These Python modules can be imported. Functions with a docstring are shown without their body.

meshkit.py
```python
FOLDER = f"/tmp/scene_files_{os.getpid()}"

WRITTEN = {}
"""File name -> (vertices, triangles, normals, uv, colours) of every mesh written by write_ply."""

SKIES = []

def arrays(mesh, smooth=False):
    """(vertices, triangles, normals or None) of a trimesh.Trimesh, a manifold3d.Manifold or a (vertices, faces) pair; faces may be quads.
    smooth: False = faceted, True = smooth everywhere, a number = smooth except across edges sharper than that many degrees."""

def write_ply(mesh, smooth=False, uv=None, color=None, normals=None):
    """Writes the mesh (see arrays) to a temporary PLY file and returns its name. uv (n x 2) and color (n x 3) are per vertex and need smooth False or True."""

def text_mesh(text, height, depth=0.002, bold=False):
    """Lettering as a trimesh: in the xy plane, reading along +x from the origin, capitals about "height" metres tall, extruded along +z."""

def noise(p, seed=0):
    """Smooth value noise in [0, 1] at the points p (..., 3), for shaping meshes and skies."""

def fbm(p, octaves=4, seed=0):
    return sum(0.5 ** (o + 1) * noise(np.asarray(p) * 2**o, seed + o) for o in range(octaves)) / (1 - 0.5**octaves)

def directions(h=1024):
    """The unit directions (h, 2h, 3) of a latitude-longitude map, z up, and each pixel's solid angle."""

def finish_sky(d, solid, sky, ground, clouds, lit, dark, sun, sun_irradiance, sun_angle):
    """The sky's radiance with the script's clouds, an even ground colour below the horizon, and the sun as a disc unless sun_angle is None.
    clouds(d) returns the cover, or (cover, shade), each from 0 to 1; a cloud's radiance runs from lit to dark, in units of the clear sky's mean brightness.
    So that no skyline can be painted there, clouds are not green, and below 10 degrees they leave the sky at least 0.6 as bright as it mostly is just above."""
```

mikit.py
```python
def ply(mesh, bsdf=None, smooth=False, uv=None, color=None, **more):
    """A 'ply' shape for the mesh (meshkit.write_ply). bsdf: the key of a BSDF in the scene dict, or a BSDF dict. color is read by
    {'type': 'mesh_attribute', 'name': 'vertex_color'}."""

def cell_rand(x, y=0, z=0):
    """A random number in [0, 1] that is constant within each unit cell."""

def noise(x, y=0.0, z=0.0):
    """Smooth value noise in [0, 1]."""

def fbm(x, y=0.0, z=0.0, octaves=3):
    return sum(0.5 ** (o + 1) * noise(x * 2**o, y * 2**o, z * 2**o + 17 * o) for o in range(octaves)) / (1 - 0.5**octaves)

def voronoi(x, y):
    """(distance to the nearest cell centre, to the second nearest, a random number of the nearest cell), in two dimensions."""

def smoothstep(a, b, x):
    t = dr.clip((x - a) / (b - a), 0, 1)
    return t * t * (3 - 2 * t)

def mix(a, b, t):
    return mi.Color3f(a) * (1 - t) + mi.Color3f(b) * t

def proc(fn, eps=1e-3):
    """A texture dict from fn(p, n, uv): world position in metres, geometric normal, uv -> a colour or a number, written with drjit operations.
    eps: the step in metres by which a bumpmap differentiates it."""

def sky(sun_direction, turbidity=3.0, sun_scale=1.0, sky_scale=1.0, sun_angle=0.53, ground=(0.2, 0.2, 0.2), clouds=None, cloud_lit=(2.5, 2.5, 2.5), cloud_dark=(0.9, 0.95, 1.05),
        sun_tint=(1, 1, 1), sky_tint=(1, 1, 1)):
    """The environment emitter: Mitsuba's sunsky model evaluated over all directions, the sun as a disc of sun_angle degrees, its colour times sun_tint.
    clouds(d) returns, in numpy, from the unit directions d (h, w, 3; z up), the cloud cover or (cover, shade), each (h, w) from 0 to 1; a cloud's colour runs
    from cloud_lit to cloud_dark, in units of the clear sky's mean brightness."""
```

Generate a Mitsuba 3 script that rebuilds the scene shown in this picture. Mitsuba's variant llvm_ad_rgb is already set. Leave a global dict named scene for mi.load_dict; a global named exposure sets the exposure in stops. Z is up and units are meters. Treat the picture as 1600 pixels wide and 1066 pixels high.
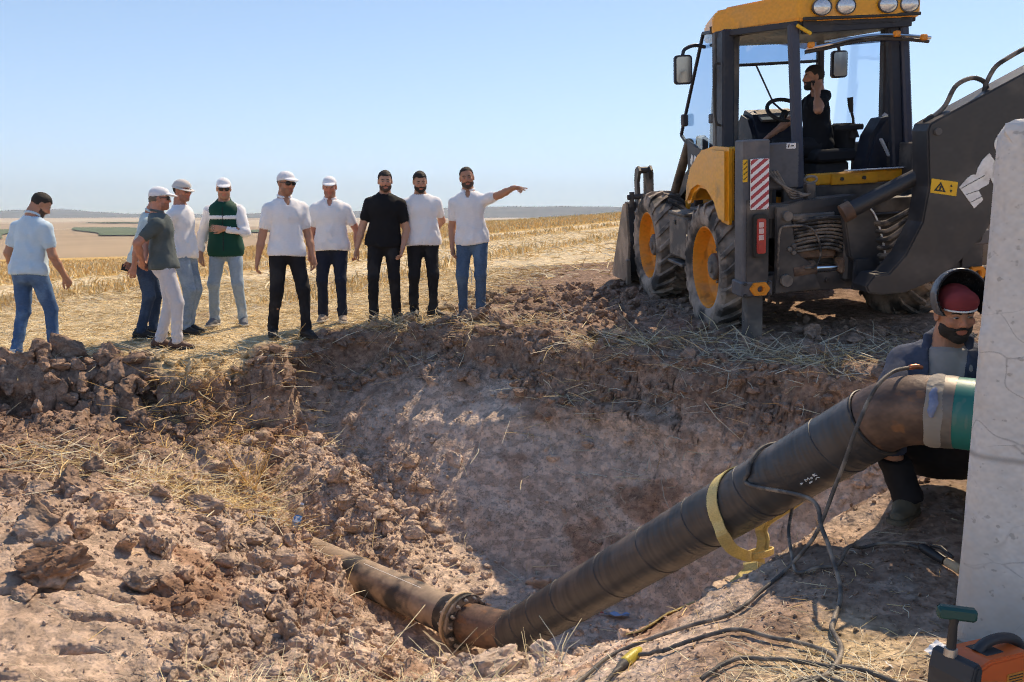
import math, random
import numpy as np, trimesh, manifold3d as m3
import shapely.geometry as sg
from scipy.interpolate import LinearNDInterpolator, PchipInterpolator
from scipy.ndimage import gaussian_filter
from scipy.spatial import cKDTree
import mitsuba as mi, drjit as dr, mikit, meshkit
from mikit import noise, fbm, voronoi, smoothstep, mix, proc

scene, labels = {}, {}
T = mi.ScalarTransform4f
rng = np.random.default_rng(11)
random.seed(5)

# ------------------------------------------------------------------ camera, light, exposure
PITCH = math.degrees(math.atan(198 / 1450))
scene['camera'] = {
    'type': 'perspective', 'fov': 57.77, 'fov_axis': 'x', 'near_clip': 0.05, 'far_clip': 40000.0,
    'to_world': T().look_at(origin=[0, 0, 1.45], target=[0, math.cos(math.radians(PITCH)), 1.45 - math.sin(math.radians(PITCH))], up=[0, 0, 1]),
    'medium': {'type': 'ref', 'id': 'haze_air'}}
SUN_AZ, SUN_EL = math.radians(33), math.radians(52)
sun_dir = [math.sin(SUN_AZ) * math.cos(SUN_EL), math.cos(SUN_AZ) * math.cos(SUN_EL), math.sin(SUN_EL)]
scene['sky'] = mikit.sky(sun_dir, turbidity=2.6, sun_scale=0.98, sky_scale=1.45, sun_tint=(1.04, 1.0, 0.94), sky_tint=(0.73, 0.775, 0.845), ground=(0.52, 0.40, 0.26))
exposure = 1.8
scene['haze_air'] = {'type': 'homogeneous', 'albedo': {'type': 'rgb', 'value': [0.74, 0.87, 1.0]}, 'sigma_t': 6.0e-5}

# ------------------------------------------------------------------ helpers
def norm(v):
    v = np.asarray(v, float)
    return v / max(np.linalg.norm(v), 1e-12)

def rotz(a):
    c, s = math.cos(a), math.sin(a)
    return np.array([[c, -s, 0], [s, c, 0], [0, 0, 1.0]])

def rotx(a):
    c, s = math.cos(a), math.sin(a)
    return np.array([[1.0, 0, 0], [0, c, -s], [0, s, c]])

def roty(a):
    c, s = math.cos(a), math.sin(a)
    return np.array([[c, 0, s], [0, 1.0, 0], [-s, 0, c]])

class MB:
    """collects pieces of one mesh"""
    def __init__(self):
        self.v, self.f, self.n = [], [], 0
    def add(self, v, f):
        v, f = np.asarray(v, float), np.asarray(f, int)
        if f.shape[1] == 4:
            f = np.vstack([f[:, [0, 1, 2]], f[:, [0, 2, 3]]])
        self.v.append(v); self.f.append(f + self.n); self.n += len(v)
        return self
    def tm(self, m, R=None, t=None):
        v = np.array(m.vertices)
        if R is not None: v = v @ np.asarray(R).T
        if t is not None: v = v + np.asarray(t)
        return self.add(v, np.array(m.faces))
    def box(self, c, size, R=None, b=0.008):
        """chamfered box of the given full size about c"""
        return self.tm(cbox(size, b), R, c)
    def beam(self, p0, p1, w, h, up=(0, 0, 1), b=0.006):
        p0, p1 = np.asarray(p0, float), np.asarray(p1, float)
        y = norm(p1 - p0); x = norm(np.cross(y, up)); z = np.cross(x, y)
        return self.tm(cbox((w, np.linalg.norm(p1 - p0), h), b), np.stack([x, y, z], 1), (p0 + p1) / 2)
    def tube(self, pts, r, n=12, cap=True):
        return self.add(*tube_vf(pts, r, n, cap))
    def cyl(self, p0, p1, r, n=20):
        return self.add(*tube_vf([p0, p1], r, n, True))
    def prism(self, poly, R, t, depth, b=0.0):
        """2-D polygon (x, y) extruded along z by depth about its middle, then R, t"""
        m = trimesh.creation.extrude_polygon(poly if hasattr(poly, 'exterior') else sg.Polygon(poly), depth, engine='earcut')
        v = np.array(m.vertices); v[:, 2] -= depth / 2
        return self.add(v @ np.asarray(R).T + np.asarray(t), m.faces)
    def lathe(self, prof, R, t, n=40):
        """profile (radius, height) turned about z; R, t applied"""
        prof = np.asarray(prof, float); k = len(prof)
        a = np.linspace(0, 2 * np.pi, n, endpoint=False)
        v = np.stack([prof[:, None, 0] * np.cos(a), prof[:, None, 0] * np.sin(a), np.repeat(prof[:, 1:2], n, 1)], -1).reshape(-1, 3)
        i, j = np.meshgrid(np.arange(k - 1), np.arange(n), indexing='ij'); j2 = (j + 1) % n
        f = np.stack([i * n + j, i * n + j2, (i + 1) * n + j2, (i + 1) * n + j], -1).reshape(-1, 4)
        return self.add(v @ np.asarray(R).T + np.asarray(t), f)
    def mesh(self):
        return np.vstack(self.v), np.vstack(self.f)

_cb = {}
def cbox(size, b=0.008):
    s = np.asarray(size, float) / 2
    b = min(b, 0.45 * s.min())
    key = (tuple(np.round(s, 5)), round(b, 5))
    if key not in _cb:
        pts = []
        for sx in (-1, 1):
            for sy in (-1, 1):
                for sz in (-1, 1):
                    c = np.array([sx, sy, sz])
                    for k in range(3):
                        q = s - b; q[k] = s[k]
                        pts.append(c * q)
        _cb[key] = trimesh.convex.convex_hull(np.array(pts))
    return _cb[key]

def tube_vf(pts, r, n=12, cap=True):
    pts = np.asarray(pts, float); k = len(pts)
    r = np.broadcast_to(np.asarray(r, float), (k,))
    d = np.gradient(pts, axis=0); d /= np.linalg.norm(d, axis=1, keepdims=True) + 1e-12
    x = np.cross(d[0], [0, 0, 1.0] if abs(d[0][2]) < 0.9 else [1.0, 0, 0]); x /= np.linalg.norm(x)
    a = np.linspace(0, 2 * np.pi, n, endpoint=False)
    rings = []
    for i in range(k):
        x = x - d[i] * (x @ d[i]); x /= np.linalg.norm(x) + 1e-12
        y = np.cross(d[i], x)
        rings.append(pts[i] + r[i] * (np.cos(a)[:, None] * x + np.sin(a)[:, None] * y))
    v = np.vstack(rings)
    i, j = np.meshgrid(np.arange(k - 1), np.arange(n), indexing='ij'); j2 = (j + 1) % n
    f = np.stack([i * n + j, i * n + j2, (i + 1) * n + j2, (i + 1) * n + j], -1).reshape(-1, 4)
    f = np.vstack([f[:, [0, 1, 2]], f[:, [0, 2, 3]]])
    if cap:
        c0, c1 = len(v), len(v) + 1
        v = np.vstack([v, pts[:1], pts[-1:]])
        j = np.arange(n); j2 = (j + 1) % n
        f = np.vstack([f, np.stack([j2, j, j * 0 + c0], 1), np.stack([(k - 1) * n + j, (k - 1) * n + j2, j * 0 + c1], 1)])
    return v, f

def spline(pts, n=40):
    pts = np.asarray(pts, float)
    s = np.r_[0, np.cumsum(np.linalg.norm(np.diff(pts, axis=0), axis=1))]
    return PchipInterpolator(s, pts)(np.linspace(0, s[-1], n))

def catmull(pts, n=60):
    p = np.asarray(pts, float)
    p = np.vstack([2 * p[0] - p[1], p, 2 * p[-1] - p[-2]])
    out = []
    m = len(p) - 3
    for t in np.linspace(0, m - 1e-9, n):
        i = int(t); u = t - i
        a, b, c, d = p[i:i + 4]
        out.append(0.5 * (2 * b + (c - a) * u + (2 * a - 5 * b + 4 * c - d) * u * u + (3 * b - 3 * c + d - a) * u ** 3))
    return np.array(out)

def key_for(name):
    if name not in scene and not any(k.startswith(name + '__') for k in scene) and name not in labels:
        return name
    i = 1
    while True:
        k = f'{name}_{i:03d}'
        if k not in scene and k not in labels and not any(q.startswith(k + '__') for q in scene):
            return k
        i += 1

_taken = {}
def part(parent, name, mesh, mat, smooth=30, label=None, color=None, M=None, **more):
    """a mesh below parent (None: top level); a name that is taken gets a number. M = (R, t)"""
    base = f'{parent}__{name}' if parent else name
    c = _taken.get(base, 0); _taken[base] = c + 1
    key = base if c == 0 else f'{base}_{c:03d}'
    if isinstance(mesh, MB): mesh = mesh.mesh()
    if hasattr(mesh, 'vertices'): mesh = (np.array(mesh.vertices), np.array(mesh.faces))
    if M is not None:
        mesh = (np.asarray(mesh[0]) @ np.asarray(M[0]).T + np.asarray(M[1]), mesh[1])
    scene[key] = mikit.ply(mesh, mat, smooth=True if color is not None else smooth, color=color, **more)
    if label: labels[key] = {'label': label}
    return key

def solo(key, mesh, m, smooth=30, color=None, M=None, **more):
    """the one mesh of a thing without parts"""
    if isinstance(mesh, MB): mesh = mesh.mesh()
    if hasattr(mesh, 'vertices'): mesh = (np.array(mesh.vertices), np.array(mesh.faces))
    if M is not None: mesh = (np.asarray(mesh[0]) @ np.asarray(M[0]).T + np.asarray(M[1]), mesh[1])
    scene[key] = mikit.ply(mesh, m, smooth=True if color is not None else smooth, color=color, **more)
    return key

def thing(name, label, category, group=None):
    c = _taken.get(name, 0); _taken[name] = c + 1
    key = name if c == 0 else f'{name}_{c:03d}'
    labels[key] = {'label': label, 'category': category}
    if group: labels[key]['group'] = group
    return key

def tag(key, label, category=None, group=None, kind=None):
    d = labels.setdefault(key, {})
    d['label'] = label
    if category: d['category'] = category
    if group: d['group'] = group
    if kind: d['kind'] = kind

def mat(name, d):
    scene[name] = d if d.get('type') in ('twosided', 'dielectric', 'thindielectric', 'null') else {'type': 'twosided', 'bsdf': d}
    return name

def rgb(*c):
    return {'type': 'rgb', 'value': list(c)}

def pr(color, rough=0.6, metal=0.0, spec=0.4, **k):
    return {'type': 'principled', 'base_color': color if isinstance(color, dict) else rgb(*color), 'roughness': rough, 'metallic': metal, 'specular': spec, **k}

def bump(b, fn, scale=1.0, eps=2e-3):
    return {'type': 'bumpmap', 'arbitrary': proc(fn, eps), 'scale': scale, 'bsdf': b}

def sm(a, b, x):
    t = np.clip((x - a) / (b - a), 0, 1)
    return t * t * (3 - 2 * t)
# ------------------------------------------------------------------ terrain: heights
CRX = np.array([-90, -60, -33, -24, -16, -10, -5, 0, 6, 14, 40, 90.0])
CRZ = np.array([-4.2, -2.9, -1.6, -1.35, -0.9, 0.15, 0.75, 1.05, 1.45, 2.1, 3.4, 4.2])
_cr = PchipInterpolator(CRX, CRZ)

def field(x, y):
    """the natural ground: a stubble field that rises to the right and rolls over into the valley"""
    x, y = np.asarray(x, float), np.asarray(y, float)
    xs = 25 * np.tanh(x / 25)
    near = 0.17 + 0.055 * (xs + 1.5) + 0.06 * (np.clip(y, -4, 17) - 11)
    t = sm(11, 58, y)
    zc = _cr(np.clip(x * 58 / np.maximum(y, 58), -90, 90))
    z = near * (1 - t) + zc * t
    z = z + 0.05 * (meshkit.noise(np.stack([x * 0.13, y * 0.13, x * 0], -1), 4) - 0.5) * sm(12, 25, np.abs(y) + np.abs(x))
    over = np.clip(y - 60, 0, None)
    z = z - 0.0042 * over ** 2 / (1 + over / 120)
    return np.maximum(z, -44)

RIM = np.array([(-7.5, 8.2), (-6, 8.5), (-4.9, 8.75), (-3.7, 8.85), (-2.95, 8.5), (-2.5, 9.25), (-2.1, 10.35), (-1.4, 10.5), (-.73, 10.25), (0, 9.6), (.63, 9.0), (1.17, 8.4), (1.64, 7.85), (2.3, 7.4), (3.2, 7.15), (4.3, 7.0), (5.2, 6.6), (5.6, 5.8)])
TOE = np.array([(-7.5, 7.6, -.38), (-6, 7.75, -.35), (-4.9, 8.0, -.32), (-3.7, 8.2, -.40), (-2.9, 8.12, -.55), (-2.42, 8.85, -.68), (-2.05, 9.72, -.82), (-1.6, 9.25, -1.05), (-1.2, 8.8, -1.25), (-.59, 8.23, -1.5), (.0, 7.85, -1.7), (.4, 7.6, -1.8), (1.1, 7.1, -1.8), (1.8, 6.75, -1.75), (2.8, 6.5, -1.65), (3.8, 6.25, -1.45), (4.6, 6.0, -1.1), (5.0, 5.6, -.6)])

def resample(p, n):
    s = np.r_[0, np.cumsum(np.linalg.norm(np.diff(p[:, :2], axis=0), axis=1))]
    return np.stack([np.interp(np.linspace(0, s[-1], n), s, p[:, k]) for k in range(p.shape[1])], 1)

def wobble(p, a, seed):
    q = np.stack([p[:, 0] * 1.7, p[:, 1] * 1.7, p[:, 0] * 0 + seed], 1)
    d = np.stack([meshkit.fbm(q, 3, seed), meshkit.fbm(q + 40, 3, seed)], 1) - 0.5
    out = p.copy(); out[:, :2] += a * d
    return out

rim = wobble(resample(RIM, 150), 0.42, 3)
toe = wobble(resample(TOE, 120), 0.35, 9)
CTRL = [(-3.68, 6.5, -.36), (-2.74, 5.2, -.38), (-2.51, 4.8, -.42), (-2.33, 4, -.52), (-1.46, 4, -.70), (-1.91, 5.3, -.70), (-2.47, 6.3, -.56), (-1.95, 6.9, -.9), (-1.25, 6.6, -1.22), (-1.27, 5, -.95),
        (-2.82, 7.9, -.56), (-3.35, 7.3, -.42), (-2.3, 8.3, -.80), (-1.9, 8.7, -.95), (-1.5, 8.55, -1.15), (-1.95, 8.35, -1.28), (-1.72, 7.55, -1.66), (-1.85, 7.85, -1.62), (-2.02, 8.05, -1.50), (-2.2, 8.15, -1.05), (-1.95, 7.35, -1.12), (-2.2, 7.75, -.95), (-1.6, 7.0, -1.14),
        (-1.35, 8.1, -1.36), (-1.6, 8.15, -1.42), (-1.15, 7.6, -1.60), (-.75, 7.65, -1.60), (-.2, 7.3, -1.74), (.3, 7.2, -1.8), (-.6, 7.0, -1.74), (-.1, 6.4, -1.76), (-1.1, 6.9, -1.74), (-1.42, 7.25, -1.70), (-.85, 6.5, -1.78), (-.4, 6.0, -1.74), (.1, 5.9, -1.74), (.5, 6.3, -1.8), (1.2, 6.2, -1.8), (2.2, 6.1, -1.7), (3.2, 5.9, -1.5),
        (-1.25, 6.1, -1.2), (-.85, 5.55, -1.2), (-.45, 5.3, -1.3), (-.3, 4.9, -1.05), (-.07, 4.55, -.9), (.2, 5.2, -1.3), (.55, 5.3, -1.3), (-.55, 4.2, -.82), (-.95, 4.5, -.86),
        (.1, 3.9, -.62), (.3, 3.55, -.42), (.8, 3.72, -.27), (1.15, 3.98, -.1), (1.96, 4.42, .13), (2.45, 4.8, .18), (3.4, 5.0, .22), (4.4, 5.0, .3), (.35, 4.1, -.60), (.62, 4.25, -.54), (1.02, 4.45, -.46), (1.28, 4.72, -.42), (.5, 4.8, -1.0), (1.0, 5.05, -1.05), (1.45, 5.1, -.95), (1.72, 4.72, -.12), (1.5, 4.4, -.11),
        (.62, 5.3, -1.4), (1.1, 5.35, -1.5), (1.7, 5.35, -1.5), (2.5, 5.45, -1.4), (3.3, 5.6, -1.2), (4.2, 5.6, -.6),
        (1.9, 4.0, .09), (1.6, 3.2, -.05), (1.14, 2.6, -.03), (.82, 2.8, -.09), (2.5, 3.5, .05), (3.5, 4.3, .28), (3.5, 3, .22), (2.2, 2.4, .0), (1.4, 3.6, -.02), (.75, 3.3, -.15),
        (0, 1, -.25), (-1.5, 1.5, -.3), (1.5, 1, -.1), (0, 2.2, -.33), (.45, 2.6, -.2), (-.2, 3.2, -.55), (-1.2, 2.8, -.58), (-2.5, 2.5, -.48), (-4, 3, -.42), (-4, 5, -.36), (-5.5, 6, -.34), (-7.5, 6, -.35), (-7.5, 3, -.4), (-6, 1, -.4), (0, -1, -.3), (-4, -1, -.4), (4, -1, .05), (5, 2, .25), (7.5, 3, .35), (6.4, 5.4, .33), (7.5, 6, .4)]
pts = [tuple(p) for p in toe] + CTRL
for i, (x, y) in enumerate(rim[:, :2]):
    x0, y0 = rim[max(i - 1, 0), :2]; x1, y1 = rim[min(i + 1, len(rim) - 1), :2]
    nx, ny = norm([-(y1 - y0), x1 - x0])
    for d, dz in ((0, -0.03), (.14, 0.02), (.7, 0.02)):
        pts.append((x + nx * d, y + ny * d, float(field(x + nx * d, y + ny * d)) + dz))
    pts.append((x - nx * .1, y - ny * .1, float(field(x, y)) - .36 - .12 * math.sin(i * .7)))
for x in np.arange(-9, 11, 1.0):
    for y in (11.8, 13, 14.5, 16.5):
        pts.append((x, y, float(field(x, y))))
for y in np.arange(-2, 12, 1.0):
    for x in (-9, 9.5):
        pts.append((x, y, float(field(x, y))))
pts = np.array(pts)
_lin = LinearNDInterpolator(pts[:, :2], pts[:, 2])
GX, GY = np.arange(-8.6, 9.2, .025), np.arange(-.9, 16.2, .025)
_g = _lin(np.stack(np.meshgrid(GX, GY, indexing='ij'), -1))
_g = gaussian_filter(np.nan_to_num(_g, nan=0.0), 1.1)

def bil(g, x, y):
    u = np.clip((np.asarray(x, float) - GX[0]) / .025, 0, len(GX) - 1.001); v = np.clip((np.asarray(y, float) - GY[0]) / .025, 0, len(GY) - 1.001)
    i, j = u.astype(int), v.astype(int); u, v = u - i, v - j
    return g[i, j] * (1 - u) * (1 - v) + g[i + 1, j] * u * (1 - v) + g[i, j + 1] * (1 - u) * v + g[i + 1, j + 1] * u * v

RIMP = sg.Polygon([tuple(p) for p in rim[:, :2]] + [(5.2, 5.2), (3.4, 4.95), (2.4, 4.75), (1.96, 4.4), (1.15, 4.0), (.8, 3.75), (.3, 3.4), (-.4, 1.5), (-7.5, 1.5)])
_tr = cKDTree(rim[:, :2])
_tt = cKDTree(toe[:, :2])
def inside_pit(x, y):
    import shapely
    return shapely.contains_xy(RIMP, x, y)

def worley(p, cell, seed):
    """distance to the nearest jittered lattice point (in cells) and that point's random number"""
    q = np.asarray(p, float) / cell
    lo, hi = np.floor(q.min(0)) - 1, np.ceil(q.max(0)) + 1
    r = np.random.default_rng(seed)
    n = (hi - lo).astype(int)
    gx, gy = np.meshgrid(np.arange(n[0]), np.arange(n[1]), indexing='ij')
    c = np.stack([gx, gy], -1).reshape(-1, 2) + lo + r.random((n[0] * n[1], 2))
    d, i = cKDTree(c).query(q)
    return d, r.random(len(c))[i]

# fine mesh of the dig and its surroundings: rows and columns grow with distance
NR, NC = 590, 570
yy = 1.0 * (15.8 / 1.0) ** (np.arange(NR) / (NR - 1))
# denser rows where the cut face is
uu = np.linspace(-.80, .86, NC)
Yg = np.repeat(yy[:, None], NC, 1)
Xg = uu[None, :] * (Yg + .9)
Xg = np.clip(Xg, -8.5, 9.1)
Zg = bil(_g, Xg, Yg)
P = np.stack([Xg, Yg, Zg], -1)
flat = P.reshape(-1, 3)
ins = inside_pit(flat[:, 0], flat[:, 1])
drim = _tr.query(flat[:, :2])[0]
depth = field(flat[:, 0], flat[:, 1]) - flat[:, 2]
def grid_normals(P):
    du, dv = np.gradient(P, axis=1), np.gradient(P, axis=0)
    n = np.cross(du, dv); n /= np.linalg.norm(n, axis=-1, keepdims=True) + 1e-12
    return n
N = grid_normals(P).reshape(-1, 3)
steep = 1 - sm(.45, .85, N[:, 2])
dtoe = _tt.query(flat[:, :2])[0]

def blob(x, y, cx, cy, rx, ry):
    return np.exp(-(((x - cx) / rx) ** 2 + ((y - cy) / ry) ** 2))
X, Y, Z = flat.T
clodslope = np.clip(blob(X, Y, -1.75, 8.4, .75, 1.0) + blob(X, Y, -1.75, 6.9, .7, .9) + blob(X, Y, -1.2, 5.2, .6, .9) + .8 * blob(X, Y, -1.3, 8.6, .5, .7), 0, 1)
clodslope = np.maximum(clodslope, .8 * blob(X, Y, -.3, 4.4, .8, .45))
spoil = np.clip(blob(X, Y, .9, 10.6, 1.7, 1.7) + blob(X, Y, .2, 12.2, 1.1, .6) + .8 * blob(X, Y, 3.2, 8.6, 2.2, 1.3), 0, 1) * (~ins)
rimb = np.exp(-(drim / np.where(ins, .45, .24)) ** 2)
leftbank = np.clip(blob(X, Y, -4.2, 8.4, 1.8, .9), 0, 1)
ridge = np.clip(1.25 * blob(X, Y, -4.75, 9.0, .62, .30) + .95 * blob(X, Y, -3.75, 8.95, .35, .22) + .7 * blob(X, Y, -5.9, 8.8, .7, .35), 0, 1.2)
smoothleft = blob(X, Y, -2.0, 4.2, .9, .8)
bench = blob(X, Y, -3.2, 6.4, 1.6, 1.3)

f1, r1 = worley(flat[:, :2] + .06 * np.stack([Z, Z], 1), .30, 21)
f2, r2 = worley(flat[:, :2] + .3 * np.stack([Z, -Z], 1), .13, 22)
f3, r3 = worley(flat[:, :2], .065, 23)
dome = lambda d, r: np.sqrt(np.clip(1 - (d / (.45 + .35 * r)) ** 2, 0, 1)) * (.4 + .6 * r)
n1 = meshkit.fbm(flat * 1.1, 4, 1) - .5
n2 = meshkit.fbm(flat * np.array([4.5, 4.5, 4.5]), 4, 2) - .5
n3 = meshkit.fbm(flat * 17, 3, 3) - .5
nb = np.abs(meshkit.fbm(flat * np.array([2.6, 2.6, 3.4]), 4, 8) - .5)
bil2 = np.abs(meshkit.fbm(flat * 9.0, 4, 41) - .5) * 2
bil3 = np.abs(meshkit.fbm(flat * 26.0, 3, 42) - .5) * 2
blk_d, blk_r = worley(flat[:, :2] * [1, 1] + .5 * np.stack([Z, -Z], 1) + .10 * np.stack([n1, n2], 1), .24, 61)
step = (blk_r - .5)                                             # broken blocks standing proud by chance
disp = .010 * n3 + .026 * n2 - .012 * bil3
rough = np.clip(clodslope + spoil + .8 * rimb + leftbank * ins + .5 * bench * ins, 0, 1)
disp += rough * (.05 * n2 - .05 * bil2 - .022 * bil3 + .035 * step)
disp += clodslope * (.05 * dome(f2, r2) + .02 * dome(f3, r3) + .08 * n1)
disp += spoil * (.03 * dome(f2, r2) + .014 * dome(f3, r3) + .07 * n1)
disp += leftbank * ins * (.10 * step + .14 * n2 + .10 * n1 - .05 * bil2)
disp += ridge * (.17 + .10 * n2 + .06 * step - .06 * bil2)
wall = steep * ins
lay1 = np.abs(meshkit.fbm(flat * np.array([.9, .9, 4.2]) + .5, 4, 91) - .5) * 2
scr = np.abs(np.sin((X * .8 - Y * .3) * 34 + 5 * n1)) * sm(.45, .6, meshkit.fbm(flat * .9, 2, 92))
disp += wall * (-.04 * lay1 - .014 * scr)
led = np.exp(-((Z - (field(X, Y) - .50 - .30 * sm(.9, -.6, X) - .12 * n1)) / .07) ** 2) * sm(-1.6, -.6, X) * sm(2.2, 1.2, X)
disp += wall * led * (.13 + .10 * n2)
up_w = sm(.95, .35, depth)
disp += wall * (.07 * n1 + (.035 + .06 * up_w) * n2 - (.04 + .05 * up_w) * nb - (.015 + .035 * up_w) * bil2 - .010 * bil3 + .05 * step * up_w)
disp += .02 * dome(f3, r3) * sm(.25, .6, n1 + .5) * ins * (1 - smoothleft)
# bucket-tooth grooves across the smooth slope at lower left
g = (Y - 4.15) * .86 - (X + 2.0) * .32
groove = np.exp(-((np.abs(((g / .26) % 1) - .5) * 2 - 1) / .16) ** 2)
disp += smoothleft * (.04 * n2 - .026 * bil2 - .012 * bil3 - .15 * groove * sm(.35, .55, meshkit.fbm(flat * 1.7, 2, 31)))
P2 = flat + N * disp[:, None] * sm(0, .7, np.minimum(15.7 - Y, 1))[:, None]
i, j = np.meshgrid(np.arange(NR - 1), np.arange(NC - 1), indexing='ij')
a = i * NC + j
F = np.stack([a, a + 1, a + NC + 1, a + NC], -1).reshape(-1, 4)
DIG = (P2, np.vstack([F[:, [0, 1, 2]], F[:, [0, 2, 3]]]))
_surf = cKDTree(P2[:, :2])
def ground(x, y):
    """the height of the displaced dig surface (field beyond it)"""
    if np.ndim(x) == 0:
        if 1 < y < 15.7 and -.8 < x / (y + .9) < .86:
            k = _surf.query([x, y], 4)[1]
            return float(P2[k, 2].mean())
        return float(field(x, y))
    x, y = np.asarray(x, float), np.asarray(y, float)
    k = _surf.query(np.stack([x, y], 1), 3)[1]
    z = P2[k, 2].mean(1)
    out = ~((y > 1) & (y < 15.7) & (x / (y + .9) > -.8) & (x / (y + .9) < .86))
    if out.any(): z[out] = field(x[out], y[out])
    return z

# ------------------------------------------------------------------ terrain: materials
def field_z(x, y):
    """the plane the topsoil follows near the dig, for the soil layers"""
    return 0.17 + 0.055 * (x + 1.5) + 0.06 * (y - 11)

def rim_y(x):
    """the upper edge of the dig as a polyline, for drjit"""
    y = mi.Float(8.5)
    for a, b in zip(RIM[1:-2].tolist(), RIM[2:-1].tolist()):
        y = y + (b[1] - a[1]) * dr.clip((x - a[0]) / (b[0] - a[0]), 0, 1)
    return y

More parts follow.
